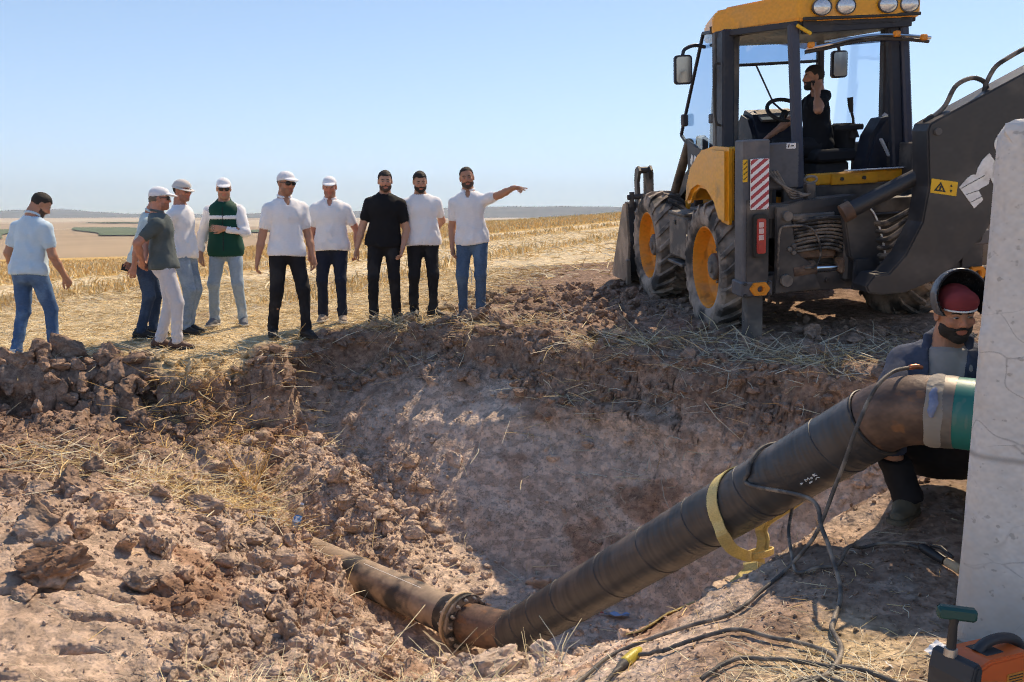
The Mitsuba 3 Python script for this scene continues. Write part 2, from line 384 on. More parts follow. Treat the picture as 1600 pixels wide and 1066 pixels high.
def soil_color(p, n, uv):
    x, y, z = p.x, p.y, p.z
    big = fbm(x * .9, y * .9, z * 1.6, 5)
    med = fbm(x * 5 + 3, y * 5, z * 7, 3)
    fine = fbm(x * 34, y * 34, z * 34, 3)
    dep = field_z(x, y) - z + (big - .5) * .5 + (med - .5) * .22 + .5 * smoothstep(7.2, 5.4, y)
    top = mix((.245, .168, .125), (.36, .262, .20), fine)
    sub = mix((.50, .375, .285), (.66, .525, .415), med)
    pale = mix((.54, .42, .31), (.62, .50, .385), fine)
    c = mix(top, sub, smoothstep(.30, .70, dep + .25 * (fbm(x * 7, y * 7, z * 2.0, 2) - .5)))
    c = mix(c, pale, smoothstep(.50, .70, big + .5 * (med - .5)) * smoothstep(.5, 1.2, dep) * .22)
    c = mix(c, (.30, .155, .085), smoothstep(.56, .68, fbm(x * 1.6 + 9, y * 1.6, z * 3.0, 3)) * .65 * smoothstep(.3, .6, dep))
    c = mix(c, (.40, .36, .31), smoothstep(.70, .80, fbm(x * 9, y * 9, z * 9, 2)) * .35)
    grey = smoothstep(.55, .70, fbm(x * .7 + 5, y * .7 + 2, z, 3)) * .5
    c = mix(c, (.42, .36, .30), .35 * grey * smoothstep(.2, .5, dep))
    # surface ground: straw-coloured soil where nothing was dug
    dry = fbm(x * .8 + 1, y * .8 + 7, 0, 3) - .5
    leftfield = smoothstep(-.5, -1.9, x + 1.6 * dry - .25 * (y - 11)) * smoothstep(.10, .40, y - rim_y(x) - .45 * smoothstep(-3.2, -4.2, x) + .9 * dry)
    bank = smoothstep(.2, .5, x) * smoothstep(4.6, 4.0, y) * smoothstep(.10, .32, dry + .12)
    strawy = smoothstep(.16, .02, dep - .5 * smoothstep(7.2, 5.4, y)) * dr.maximum(leftfield, bank * .8)
    c = mix(c, mix((.52, .41, .24), (.70, .57, .36), fine), strawy)
    crk = voronoi(x * 6 + y * 3 + 2.2 * med, z * 6 + y * 4 + 2.2 * fine)
    c = c * (1 - .45 * smoothstep(.07, .0, crk[1] - crk[0]) * smoothstep(.45, .6, big))
    strata = fbm(x * .9, y * .9, z * 7.0 + 1.5 * big, 3)
    tex = fbm(x * 13, y * 13, z * 16, 3)
    blk = voronoi((x + .4 * y) * 8 + 3 * fine, (z + .3 * y) * 10 + 2 * fine)
    c = c * (.84 + .32 * smoothstep(.44, .56, tex)) * (.92 + .16 * strata) * (.90 + .20 * blk[2])
    pit = fbm(x * 42, y * 42, z * 42, 2)
    c = c * (1 - .25 * smoothstep(.62, .72, pit))
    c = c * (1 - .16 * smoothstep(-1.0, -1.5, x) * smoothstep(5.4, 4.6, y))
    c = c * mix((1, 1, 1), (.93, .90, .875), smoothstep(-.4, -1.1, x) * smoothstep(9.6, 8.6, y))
    c = c * (1 - .08 * smoothstep(-.7, -1.3, x) * smoothstep(4.3, 5.0, y) * smoothstep(.1, .4, dep))  # left clod slope darkened: shade between the clods put into the soil colour
    grit = fbm(x * 90, y * 90, z * 90, 2)
    return c * (.58 + .50 * fine + .34 * grit)

def soil_h(p, n, uv):
    return .030 * fbm(p.x * 14, p.y * 14, p.z * 14, 4) + .012 * fbm(p.x * 70, p.y * 70, p.z * 70, 3)
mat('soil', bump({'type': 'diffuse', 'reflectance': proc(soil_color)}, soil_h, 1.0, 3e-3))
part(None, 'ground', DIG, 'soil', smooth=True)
tag('ground', 'dug brown earth with a deep pit cut into the edge of a stubble field', kind='structure')

# ------------------------------------------------------------------ field beyond
def gold_np(x, y):
    q = .52 * y - .85 * x + .5 * np.sin(x * .3 + y * .17)
    g = sm(16.6, 17.8, q) * (1 - .85 * np.exp(-((q - 25) / 1.0) ** 2) - .7 * np.exp(-((q - 33) / 1.2) ** 2) - .6 * np.exp(-((q - 43) / 1.5) ** 2))
    return np.clip(g + .9 * np.exp(-((q - 14.4) / .55) ** 2) + .6 * np.exp(-((q - 10) / .5) ** 2), 0, 1)
def field_color(p, n, uv):
    x, y = p.x, p.y
    q = .52 * y - .85 * x + .5 * dr.sin(x * .3 + y * .17)
    bump_ = lambda c, w: dr.exp(-dr.square((q - c) / w))
    gold = smoothstep(16.6, 17.8, q) * (1 - .85 * bump_(25, 1.0) - .7 * bump_(33, 1.2) - .6 * bump_(43, 1.5)) + .9 * bump_(14.4, .55) + .6 * bump_(10, .5)
    gold = dr.clip(gold + .25 * (fbm(x * .8, y * .8, 5, 3) - .5), 0, 1)
    fine = fbm(x * 4.0, y * 4.0, 0, 4)
    streak = fbm(q * 4.0, (.85 * y + .52 * x) * .35, 3, 3)
    c = mix((.74, .62, .42), (.66, .46, .19), gold)
    c = mix(c, (.36, .255, .13), smoothstep(.52, .75, fine) * .55)
    c = mix(c, (.44, .29, .10), smoothstep(.5, .7, streak) * .5 * gold)
    c = mix(c, (.26, .27, .10), smoothstep(47, 57, y - 1.5 * fine) * smoothstep(-7, 0, x) * .75)
    dug = smoothstep(.3, -.4, y - rim_y(x) + 1.2 * (fine - .5)) * smoothstep(12.5, 9.5, dr.abs(x) + 2 * (streak - .5)) * smoothstep(-5, -2, y)
    c = mix(c, mix((.40, .295, .22), (.56, .43, .33), fine), dug)
    return c * (.70 + .6 * fine)
mat('stubble_soil', bump({'type': 'diffuse', 'reflectance': proc(field_color)}, lambda p, n, uv: .07 * fbm(p.x * 7, p.y * 7, 0, 4), 1.0, 5e-3))
from scipy.ndimage import minimum_filter
fy = np.r_[-30, -18, -10, -6, -4, -2.5, np.arange(-1.5, 15.8, .3), 15.8, np.geomspace(16.5, 62, 60), np.geomspace(64, 320, 40)]
fu = np.linspace(-1.6, 1.6, 181)
FX = fu[None] * (np.abs(fy)[:, None] * .95 + 14); FY = np.repeat(fy[:, None], len(fu), 1)
FZ = field(FX, FY) - .012
# below the fine mesh of the dig this sheet keeps well under it; beside that mesh it carries on at its height
_gm = minimum_filter(_g, 45)
indom = (FX > GX[0] + .1) & (FX < GX[-1] - .1) & (FY > GY[0] + .1) & (FY < 15.9)
fan = indom & (FY > 1.15) & (FY < 15.5) & (FX > np.maximum(-.80 * (FY + .9), -8.5) + .35) & (FX < np.minimum(.86 * (FY + .9), 9.1) - .35)
edge = np.clip(np.minimum(np.minimum(FX - GX[0], GX[-1] - FX), FY - GY[0]) / .9, 0, 1)
FZ = np.where(indom, FZ * (1 - edge) + (bil(_g, FX, FY) - .03) * edge, FZ)
FZ = np.where(fan, bil(_gm, FX, FY) - .30, FZ)
i, j = np.meshgrid(np.arange(len(fy) - 1), np.arange(len(fu) - 1), indexing='ij'); a = i * len(fu) + j
part(None, 'field', (np.stack([FX, FY, FZ], -1).reshape(-1, 3), np.stack([a, a + 1, a + len(fu) + 1, a + len(fu)], -1).reshape(-1, 4)), 'stubble_soil', smooth=True)
tag('field', 'harvested golden stubble field sloping away behind the people', kind='structure')

def valley_color(p, n, uv):
    x, y = p.x, p.y
    a = voronoi(x * .0011 + .3 * fbm(x * .001, y * .001, 0, 2), y * .00065)
    c = mix((.52, .41, .29), (.33, .25, .165), a[2])
    c = mix(c, (.50, .42, .30), smoothstep(.80, .9, a[2]))
    c = mix(c, (.24, .20, .12), smoothstep(.18, .10, a[2]) * .6)
    road = dr.abs(dr.sin(x * .0021 + y * .0009 + 2 * fbm(x * .0007, y * .0007, 0, 2)))
    c = mix(c, (.56, .49, .38), smoothstep(.05, .0, road) * .7)
    return c * (.85 + .3 * fbm(x * .012, y * .006, 0, 3))
mat('valley_soil', {'type': 'diffuse', 'reflectance': proc(valley_color)})
vy = np.geomspace(200, 16000, 90); va = np.linspace(-1.7, 1.7, 160)
VX = va[None] * vy[:, None]; VY = np.repeat(vy[:, None], 160, 1)
q = np.stack([VX / 900, VY / 900, VX * 0], -1)
VZ = -48 + 16 * meshkit.fbm(q, 3, 12) * sm(300, 900, VY) + 26 * sm(1500, 9000, VY) * (meshkit.fbm(q * .5, 3, 14) - .15)
VZ = np.minimum(VZ, 1.45 - VY * .0018 - 5)
i, j = np.meshgrid(np.arange(89), np.arange(159), indexing='ij'); a = i * 160 + j
part(None, 'valley', (np.stack([VX, VY, VZ], -1).reshape(-1, 3), np.stack([a, a + 1, a + 161, a + 160], -1).reshape(-1, 4)), 'valley_soil', smooth=True)
tag('valley', 'hazy tan farmland in the valley beyond the stubble field', kind='structure')
_vs = cKDTree(np.stack([VX.ravel() / VY.ravel(), np.log(VY.ravel())], 1))
def valley_z(x, y):
    return VZ.ravel()[_vs.query(np.stack([x / y, np.log(y)], -1))[1]]
mat('crop', {'type': 'diffuse', 'reflectance': proc(lambda p, n, uv: mix((.12, .155, .10), (.145, .18, .12), fbm(p.x * .02, p.y * .006, 0, 3)))})
mat('dark_crop', {'type': 'diffuse', 'reflectance': proc(lambda p, n, uv: mix((.07, .085, .05), (.10, .11, .06), fbm(p.x * .03, p.y * .01, 0, 3)))})
mat('track', {'type': 'diffuse', 'reflectance': rgb(.55, .48, .38)})
def patch(name, az0, az1, y0, y1, m, lab, skew=0.0):
    u = np.linspace(0, 1, 22); A, V = np.meshgrid(u, u, indexing='ij')
    yq = y0 * (y1 / y0) ** V
    azq = az0 + (az1 - az0) * A + skew * (V - .5) + .006 * np.sin(7 * V + 3 * A)
    xq = azq * yq
    zq = valley_z(xq, yq) + 1.2 + .0007 * yq
    a = (np.arange(21)[:, None] * 22 + np.arange(21)).ravel()
    k = part(None, name, (np.stack([xq, yq, zq], -1).reshape(-1, 3), np.stack([a, a + 22, a + 23, a + 1], -1)), m, smooth=True)
    tag(k, lab, kind='structure')
patch('crop_field', -.458, -.395, 1650, 2800, 'crop', 'large irrigated green field on the valley floor', -.03)
patch('crop_field', -.60, -.535, 1500, 2500, 'crop', 'green field at the far left edge of the valley', .02)
patch('crop_field', -.452, -.405, 3700, 4300, 'dark_crop', 'narrow dark fallow strip on the far valley slope', .03)
patch('crop_field', -.285, -.262, 1900, 2300, 'crop', 'small green strip seen past the vest wearer', .01)

# hills on the horizon
hx_az = np.array([-1.7, -.62, -.56, -.51, -.485, -.445, -.40, -.345, -.30, -.26, -.22, -.165, -.12, -.07, 0.0, .09, .2, .4, 1.7])
hx_h = np.array([60, 48, 52, 70, 74, 34, 6, 2, 6, 22, 44, 42, 60, 92, 104, 112, 90, 80, 70.])
_hh = PchipInterpolator(hx_az, hx_h)
ha = np.linspace(-1.7, 1.7, 420); hy = np.linspace(8600, 13500, 46)
HX = ha[None] * hy[:, None]; HY = np.repeat(hy[:, None], 420, 1)
s_ = (hy[:, None] - 8600) / 4900
q = np.stack([HX / 1300, HY / 1300, HX * 0], -1)
rid = meshkit.fbm(q, 5, 33)
HZ = -40 + (_hh(ha)[None] + 40) * sm(0, .62, s_ + .10 * (rid - .5)) * (.86 + .28 * (rid - .5)) + 20 * (np.abs(meshkit.fbm(q * 2.2, 4, 35) - .5) * 2) * sm(.05, .3, s_)
mat('hill_soil', {'type': 'diffuse', 'reflectance': proc(lambda p, n, uv: mix((.11, .105, .10), (.06, .07, .07), fbm(p.x * .002, p.y * .002, p.z * .02, 3)))})
i, j = np.meshgrid(np.arange(45), np.arange(419), indexing='ij'); a = i * 420 + j
part(None, 'hills', (np.stack([HX, HY, HZ], -1).reshape(-1, 3), np.stack([a, a + 1, a + 421, a + 420], -1).reshape(-1, 4)), 'hill_soil', smooth=True)
tag('hills', 'long blue hazy hills along the horizon', kind='structure')
scene['haze'] = {'type': 'cube', 'to_world': T().translate([0, 6800, 190]).scale([24500, 8000, 250]), 'bsdf': {'type': 'null'}, 'interior': {'type': 'ref', 'id': 'haze_air'}}
tag('haze', 'thin summer haze over the valley', kind='stuff')
# ------------------------------------------------------------------ concrete block
BA = math.radians(33)
BC = np.array([1.585, 3.1, 0.0])
def conc_color(p, n, uv):
    x, y, z = p.x, p.y, p.z
    c = mix((.58, .56, .53), (.72, .70, .67), fbm(x * 3, y * 3, z * 3, 4))
    c = c * (.86 + .26 * fbm(x * 60, y * 60, z * 60, 2))
    v = voronoi((x * .8 + y * .5) * 7 + 1.5 * fbm(x * 4, y * 4, z * 4, 3), z * 6 + 1.5 * fbm(x * 4 + 7, y * 4, z * 4, 3))
    crack = smoothstep(.035, .0, v[1] - v[0]) * smoothstep(.48, .60, fbm(x * 2, y * 2, z * 2 + 4, 3))
    c = mix(c, (.17, .16, .145), crack * .4)
    lift = smoothstep(.018, .0, dr.abs(z - .62 - .02 * noise(x * 3, y * 3, 0)))
    c = mix(c, (.28, .265, .245), lift * .7)
    stain = smoothstep(.50, .66, fbm(x * 5, y * 5, z * .9, 3))
    c = mix(c, (.46, .445, .42), stain * .5)
    drip = smoothstep(.25, -.05, z + .25 * fbm(x * 9, y * 9, z * 1.2, 3) - .12)
    c = mix(c, (.33, .315, .29), drip * .55)
    return mix(c, (.24, .225, .20), smoothstep(.68, .78, fbm(x * 38, y * 38, z * 38, 3)) * .5)
mat('concrete', bump({'type': 'diffuse', 'reflectance': proc(conc_color)}, lambda p, n, uv: .006 * fbm(p.x * 22, p.y * 22, p.z * 22, 3) + .004 * fbm(p.x * 90, p.y * 90, p.z * 90, 2), 1.0))
bw, bd, bh = 1.7, 1.9, 2.6
m = m3.Manifold.cube((bw, bd, bh)).refine_to_length(.05)
mm = m.to_mesh(); v = np.array(mm.vert_properties[:, :3], float); f = np.array(mm.tri_verts)
on = (np.abs(v[:, 0]) < 1e-4).astype(int) + (np.abs(v[:, 1]) < 1e-4) + (np.abs(v[:, 2] - bh) < 1e-4)
cdir = v / np.array([bw, bd, bh]) - .5
chip = meshkit.fbm(v * 7, 3, 5)
for e, (ax, s) in enumerate([(0, 1), (1, 1)]):
    edge = (on >= 2)
    v[edge, ax] += (.034 * chip[edge] + .016 * (meshkit.fbm(v[edge] * 24, 2, 6) - .5)) * s
v[on >= 2, 2] -= .022 * meshkit.fbm(v[on >= 2] * 9, 3, 6) * (v[on >= 2, 2] > bh - .01)
v[:, 2] -= .84
v[:, 0] -= .018 * (1.76 - v[:, 2]) * (1 - v[:, 0] / bw)
v = v + .006 * (meshkit.fbm(v * 3, 3, 15) - .5)[:, None]
RB = np.array([[math.cos(BA), math.sin(BA), 0], [-math.sin(BA), math.cos(BA), 0], [0, 0, 1.0]])
part(None, 'concrete_block', (v @ RB.T + BC, f), 'concrete', smooth=35)
tag('concrete_block', 'tall rough grey concrete block that the pipe runs into', 'concrete block')

# ------------------------------------------------------------------ pipes
def pipe_black(p, n, uv):
    t = uv.x
    d = fbm(p.x * 6, p.y * 6, p.z * 6, 4)
    spiral = fbm(uv.x * 46 + uv.y * 1.2, uv.y * 3, 0, 2)
    c = mix((.030, .031, .034), (.066, .063, .062), spiral)
    dust = smoothstep(.45, .68, d) * smoothstep(-.2, .7, n.z)
    return mix(c, (.22, .165, .125), dust * .45)
mat('pipe_wrap', bump(pr(proc(pipe_black), .42, 0, .5), lambda p, n, uv: .004 * fbm(uv.x * 90, uv.y * 4, 0, 2) + .0015 * fbm(p.x * 40, p.y * 40, p.z * 40, 2), 1.0))
def dusty_pipe(p, n, uv):
    d = fbm(p.x * 4.2, p.y * 4.2, p.z * 4.2, 4)
    c = mix((.045, .045, .048), (.33, .25, .18), smoothstep(.36, .58, d + .12 * n.z))
    return c * (.75 + .5 * fbm(p.x * 30, p.y * 30, p.z * 30, 2))
mat('pipe_dusty', bump(pr(proc(dusty_pipe), .6, 0, .4), lambda p, n, uv: .003 * fbm(p.x * 40, p.y * 40, p.z * 40, 3), 1.0))
def rusty(p, n, uv):
    d = fbm(p.x * 7, p.y * 7, p.z * 7, 4)
    c = mix((.085, .055, .042), (.19, .115, .075), smoothstep(.35, .65, d))
    c = mix(c, (.27, .125, .05), smoothstep(.60, .75, fbm(p.x * 16, p.y * 16, p.z * 16, 3)) * .6)
    return c * (.75 + .5 * fbm(p.x * 60, p.y * 60, p.z * 60, 2))
mat('rusty_steel', bump(pr(proc(rusty), .55, .15, .5), lambda p, n, uv: .002 * fbm(p.x * 50, p.y * 50, p.z * 50, 3), 1.0))
def green_paint(p, n, uv):
    d = fbm(p.x * 9, p.y * 9, p.z * 9, 4)
    c = mix((.018, .150, .130), (.030, .205, .175), d)
    return mix(c, (.10, .20, .17), smoothstep(.62, .74, fbm(p.x * 40, p.y * 40, p.z * 8, 2)) * .5)
mat('green_paint', pr(proc(green_paint), .38, 0, .5))
mat('bare_ring', pr(proc(lambda p, n, uv: mix((.13, .115, .10), (.25, .22, .19), fbm(p.x * 30, p.y * 30, p.z * 30, 3))), .5, .3, .5))
mat('bluish_weld', bump(pr(proc(lambda p, n, uv: mix((.10, .13, .24), (.28, .32, .44), fbm(p.x * 70, p.y * 70, p.z * 40, 3))), .4, .15, .5), lambda p, n, uv: .002 * fbm(p.x * 60, p.y * 60, p.z * 60, 2), 1.0))
mat('tape', pr((.05, .05, .052), .45, 0, .5))
mat('grey_sealant', bump(pr((.30, .275, .24), .8), lambda p, n, uv: .008 * fbm(p.x * 60, p.y * 60, p.z * 60, 2), 1.0))
mat('dark_steel', pr(proc(lambda p, n, uv: mix((.035, .035, .037), (.10, .085, .07), smoothstep(.5, .7, fbm(p.x * 14, p.y * 14, p.z * 14, 3)))), .45, .3, .5))
mat('bolt_steel', pr((.45, .42, .38), .35, .8, .5))
mat('gasket', pr(proc(lambda p, n, uv: mix((.42, .30, .18), (.52, .40, .26), fbm(p.x * 20, p.y * 20, p.z * 20, 2))), .8))

def pipe_mesh(path, r, n=64):
    """open tube with uv: u metres along, v round"""
    path = np.asarray(path, float)
    v, f = tube_vf(path, r, n, False)
    k = len(path)
    s = np.r_[0, np.cumsum(np.linalg.norm(np.diff(path, axis=0), axis=1))]
    uv = np.stack([np.repeat(s, n), np.tile(np.linspace(0, 1, n), k)], 1)
    return (v, f), uv
def lin(p, q, n): return np.linspace(p, q, n)
OUT = np.array([-math.cos(BA), math.sin(BA), 0])                # out of the block's left face
PW = np.array([2.12, 3.635, .628])                              # where the pipe leaves the concrete
PB = np.array([0.0, 6.2, -1.48])                                # lower end of the inclined pipe
PF = np.array([-.33, 6.47, -1.52])                              # flange
PL = np.array([-2.35, 8.55, -1.58])                             # where the lower pipe is lost in the earth
PC = PW + OUT * .53                                              # corner of the upper bend
din = norm(PB - PC)
def fillet(A, C, B, r, n):
    """points of the round bend at C between A and B, tangent length r"""
    a, b = C + norm(A - C) * r, C + norm(B - C) * r
    t = np.linspace(0, 1, n)[:, None]
    return (1 - t) ** 2 * a + 2 * t * (1 - t) * C + t ** 2 * b
R1 = .150
bend = fillet(PW, PC, PB, .135, 22)
pipe = thing('inclined_pipe', 'thick black wrapped steel pipe slanting from the concrete block down into the pit', 'pipe')
stub_end = bend[0] - OUT * .02
def addp(parent, name, path, r, m, label=None, n=64):
    mesh, uv = pipe_mesh(path, r, n)
    c = _taken.get(f'{parent}__{name}', 0); _taken[f'{parent}__{name}'] = c + 1
    k = f'{parent}__{name}' + (f'_{c:03d}' if c else '')
    scene[k] = mikit.ply(mesh, m, smooth=True, uv=uv)
    if label: labels[k] = {'label': label}
    return k
gA = bend[0] - OUT * .085
addp(pipe, 'green_stub', lin(PW - OUT * .05, gA, 8), R1, 'green_paint', 'green painted end of the pipe at the concrete')
wr = np.linspace(0, 1, 9)
addp(pipe, 'bare_ring', lin(gA, bend[0] - OUT * .0, 9), R1 + .002 + .002 * np.sin(wr * 3.1), 'bare_ring', 'ground bare steel ring beside the green paint')
addp(pipe, 'bend', np.vstack([bend[:1] - OUT * .002, bend]), R1, 'rusty_steel', 'bare rusty bend at the top of the pipe')
B1 = bend[-1]
L1 = PB - B1
ts = np.linspace(0, 1, 240)
srng = np.random.default_rng(3)
bumps = np.zeros(240)
for c in srng.uniform(0, 1, 16): bumps += srng.uniform(.0008, .0022) * np.exp(-((ts - c) / .004) ** 2)
addp(pipe, 'wrapped_length', B1 + ts[:, None] * L1, R1 + .004 + bumps, 'pipe_wrap', 'black bitumen tape wrapped length')
def ring_on(c, d, r, rt, tilt=(0, 0, 0), n=72):
    d = norm(d + np.asarray(tilt)); x = norm(np.cross(d, [0, 0, 1])); y = np.cross(d, x)
    a = np.linspace(0, 2 * np.pi, n)
    return tube_vf(c + r * (np.cos(a)[:, None] * x + np.sin(a)[:, None] * y), rt, 8, False)
# weld bead and tape edges (overlaps of the spiral wrap stand proud)
part(pipe, 'weld_seam', MB().add(*ring_on(B1 + norm(L1) * .01, L1, R1 + .003, .008)), 'dark_steel', smooth=True)
part(pipe, 'weld_seam', MB().add(*ring_on(bend[0] - OUT * .005, OUT, R1 + .001, .006)), 'grey_sealant', smooth=True)
for t0 in (.045, .20, .335, .455, .59, .735, .83, .905, .955, .972):
    d = norm(L1); x = norm(np.cross(d, [0, 0, 1])); y = np.cross(d, x)
    a = np.linspace(-.3, 2 * np.pi * .72, 60)
    pitch = (.10 + .06 * srng.random()) * np.linspace(0, 1, 60)[:, None]
    ptsr = B1 + t0 * L1 + d * pitch * .9 + (R1 + .0045) * (np.cos(a)[:, None] * x + np.sin(a)[:, None] * y)
    part(pipe, 'tape_edge', MB().add(*tube_vf(ptsr, .0032, 6)), 'tape', smooth=True)
# sealed, bluish ground patch at the upper weld
d = OUT; x = norm(np.cross(d, [0, 0, 1])); y = np.cross(d, x)
def curved_patch(c, d, r, a0, a1, w, seed, waver=.07):
    x = norm(np.cross(d, [0, 0, 1])); y = np.cross(d, x)
    a = np.linspace(a0, a1, 30); u = np.linspace(-.5, .5, 7)
    vv = []
    for i, ai in enumerate(a):
        e = np.sin(np.pi * i / 29) ** .35 * w * (1 + waver * math.sin(i * .9 + seed))
        for q in u:
            vv.append(c + d * (q * e + .003 * math.sin(i * .35)) + (r + .004 * (1 - (2 * q) ** 2)) * (math.cos(ai) * x + math.sin(ai) * y))
    ff = [(i * 7 + j, i * 7 + j + 1, i * 7 + j + 8, i * 7 + j + 7) for i in range(29) for j in range(6)]
    return np.array(vv), np.array(ff)
vdir = norm(np.array([0, 0, 1.45]) - bend[0])
ac = math.atan2(vdir @ y, vdir @ x)
cands = [ac]
part(pipe, 'sealant_band', MB().add(*curved_patch(bend[0] - OUT * .012, d, R1 + .004, ac - 2.2, ac + 1.9, .070, 1)), 'grey_sealant', smooth=True, label='grey sealant smeared round the upper weld')
part(pipe, 'ground_weld', MB().add(*curved_patch(bend[0] - OUT * .012, d, R1 + .013, ac - .20, ac + .62, .036, 2)), 'bluish_weld', smooth=True, label='shiny bluish ground weld patch')
# chalked marks
mat('chalk', pr((.75, .75, .72), .9))
def on_wrap(t, ang, dr_=.0):
    d = norm(L1); x = norm(np.cross(d, [0, 0, 1])); y = np.cross(d, x)
    vd = np.array([0, 0, 1.45]) - (B1 + t * L1); vd -= d * (vd @ d); vd = norm(vd)
    a = math.atan2(vd @ y, vd @ x) + ang
    return B1 + t * L1 + (R1 + .007 + dr_) * (math.cos(a) * x + math.sin(a) * y)
sgn = 1 if on_wrap(.1, .3)[2] > on_wrap(.1, 0)[2] else -1
for gx, gy, line in [(0, 0, [(0, 0), (0, 1), (.4, .4), (.8, 1), (.8, 0)]), (1.1, 0, [(0, 0), (.4, 0)]), (1.1, -.2, [(0, .6), (.5, .6)]), (-1.4, -.1, [(0, 0), (.6, .3), (.1, .6)]), (2.0, .1, [(0, 0), (0, 1), (.5, .8), (0, .5), (.6, 0)]), (0, -1.3, [(0, 0), (.7, .1)]), (.2, -.9, [(0, 0), (.7, -.1)]), (1.6, -1.2, [(0, 0), (.5, .6), (.9, .1)])]:
    q = [on_wrap(.118 - .016 * (gx + x0 + (x1 - x0) * s) * .5, sgn * (-.50 + .085 * (gy + y0 + (y1 - y0) * s))) for (x0, y0), (x1, y1) in zip(line, line[1:]) for s in np.linspace(0, 1, 5)]
    q = [q[0]] + [b for a, b in zip(q, q[1:]) if np.linalg.norm(b - a) > 1e-4]
    part(pipe, 'chalk_mark', MB().tube(q, .0022, 5), 'chalk')
# lower bend down to the flange
lo = fillet(B1, PB, PF, .11, 14)
addp(pipe, 'lower_bend', np.vstack([B1 + L1 * .985, lo, PF]), R1 - .004, 'rusty_steel', 'bare brown bend at the bottom of the pipe')
fd = norm(PL - PF)
fx = norm(np.cross(fd, [0, 0, 1])); fyv = np.cross(fd, fx)
RF = np.stack([fx, fyv, fd], 1)
mat('flange_steel', pr(proc(lambda p, n, uv: mix((.05, .048, .045), (.30, .235, .175), smoothstep(.38, .62, fbm(p.x * 16, p.y * 16, p.z * 16, 3)))), .6, .1, .4))
fl = MB(); fl.lathe([(R1 - .02, -.020), (R1 + .054, -.020), (R1 + .058, -.016), (R1 + .058, .0), (R1 - .02, .0)], RF, PF + fd * .02, 56)
part(pipe, 'flange', fl, 'flange_steel', smooth=30)
low = thing('lower_pipe', 'dusty black pipe lying on the pit floor and disappearing under loose earth', 'pipe')
fl = MB(); fl.lathe([(R1 - .02, 0), (R1 + .056, 0), (R1 + .060, .005), (R1 + .060, .020), (R1 + .056, .025), (R1 - .02, .025)], RF, PF + fd * .055, 56)
part(low, 'flange', fl, 'gasket', smooth=30, label='flange edged with light brown dust')
fl = MB(); fl.lathe([(R1 - .03, 0), (R1 + .03, 0), (R1 + .012, .06), (R1 - .002, .14)], RF, PF + fd * .09, 56)
part(low, 'collar', fl, 'dark_steel', smooth=30)
for k in range(14):
    a = 2 * np.pi * k / 14 + .1
    q = PF + (R1 + .032) * (math.cos(a) * fx + math.sin(a) * fyv)
    b = MB(); b.cyl(q - fd * .045, q + fd * .115, .0075, 8)
    b.add(*tube_vf([q - fd * .032, q - fd * .012], .014, 6)); b.add(*tube_vf([q + fd * .088, q + fd * .104], .014, 6))
    part(pipe, 'bolt', b, 'bolt_steel', smooth=30)
addp(low, 'tube', lin(PF + fd * .10, PL, 60), R1 - .006, 'pipe_dusty')
part(low, 'stripe', MB().add(*tube_vf([PF + fd * s + (R1 - .0065) * norm(np.array([-.15, -.2, 1])) for s in np.linspace(.5, 1.25, 12)], .0028, 5)), 'chalk', label='thin pale line along the top of the pipe')

# ------------------------------------------------------------------ sling
mat('sling_web', bump(pr(proc(lambda p, n, uv: mix((.56, .43, .15), (.70, .58, .27), fbm(p.x * 14, p.y * 14, p.z * 14, 3)) * (.8 + .4 * noise(p.x * 220, p.y * 220, p.z * 220))), .85), lambda p, n, uv: .002 * noise(p.x * 260, p.y * 260, p.z * 260), 1.0))
def ribbon(path, side, w, th=.006):
    path = np.asarray(path, float); side = np.asarray(side, float)
    if side.ndim == 1: side = np.repeat(side[None], len(path), 0)
    d = np.gradient(path, axis=0); d /= np.linalg.norm(d, axis=1, keepdims=True)
    side = side - d * (side * d).sum(1, keepdims=True); side /= np.linalg.norm(side, axis=1, keepdims=True)
    nn = np.cross(d, side)
    w = np.broadcast_to(np.asarray(w, float), (len(path),))[:, None]
    r = np.stack([path - side * w / 2 - nn * th / 2, path + side * w / 2 - nn * th / 2, path + side * w / 2 + nn * th / 2, path - side * w / 2 + nn * th / 2], 1).reshape(-1, 3)
    k = len(path); i, j = np.meshgrid(np.arange(k - 1), np.arange(4), indexing='ij'); j2 = (j + 1) % 4
    f = np.stack([i * 4 + j, i * 4 + j2, (i + 1) * 4 + j2, (i + 1) * 4 + j], -1).reshape(-1, 4)
    f = np.vstack([f, [[3, 2, 1, 0], [k * 4 - 4, k * 4 - 3, k * 4 - 2, k * 4 - 1]]])
    return r, f
sl = thing('lifting_sling', 'worn yellow lifting strap looped round the slanting pipe and trailing on the bank', 'strap')
d = norm(L1)
tS = .265
cS = B1 + tS * L1
e1 = np.array([0, 0, 1.0]); e1 = norm(e1 - d * (e1 @ d))          # across the pipe, upwards
e2 = np.cross(d, e1); e2 = e2 if e2 @ (np.array([0, 0, 1.45]) - cS) > 0 else -e2   # across the pipe, to the near side
KN = np.array([1.33, 4.80, -.36])
loop = [cS + d * (.05 - .14 * k / 21) * -1 + (R1 + .012) * (math.sin(a) * e1 + math.cos(a) * e2) for k, a in enumerate(np.linspace(2.7, -.35, 22))]
loop = np.array(loop)
tail = catmull([loop[-1], loop[-1] + np.array([.025, -.02, -.065]), loop[-1] * .62 + KN * .38 + [-.01, -.02, -.075], loop[-1] * .30 + KN * .70 + [0, -.02, -.06], KN + [-.03, -.02, -.01], KN + [.03, 0, .02]], 24)[1:]
lp = np.vstack([loop, tail])
wid = np.r_[np.full(22, .075), np.linspace(.075, .045, 23)]
tw = sm(0, 1, np.r_[np.zeros(20), np.linspace(0, 1, len(lp) - 20)])[:, None]
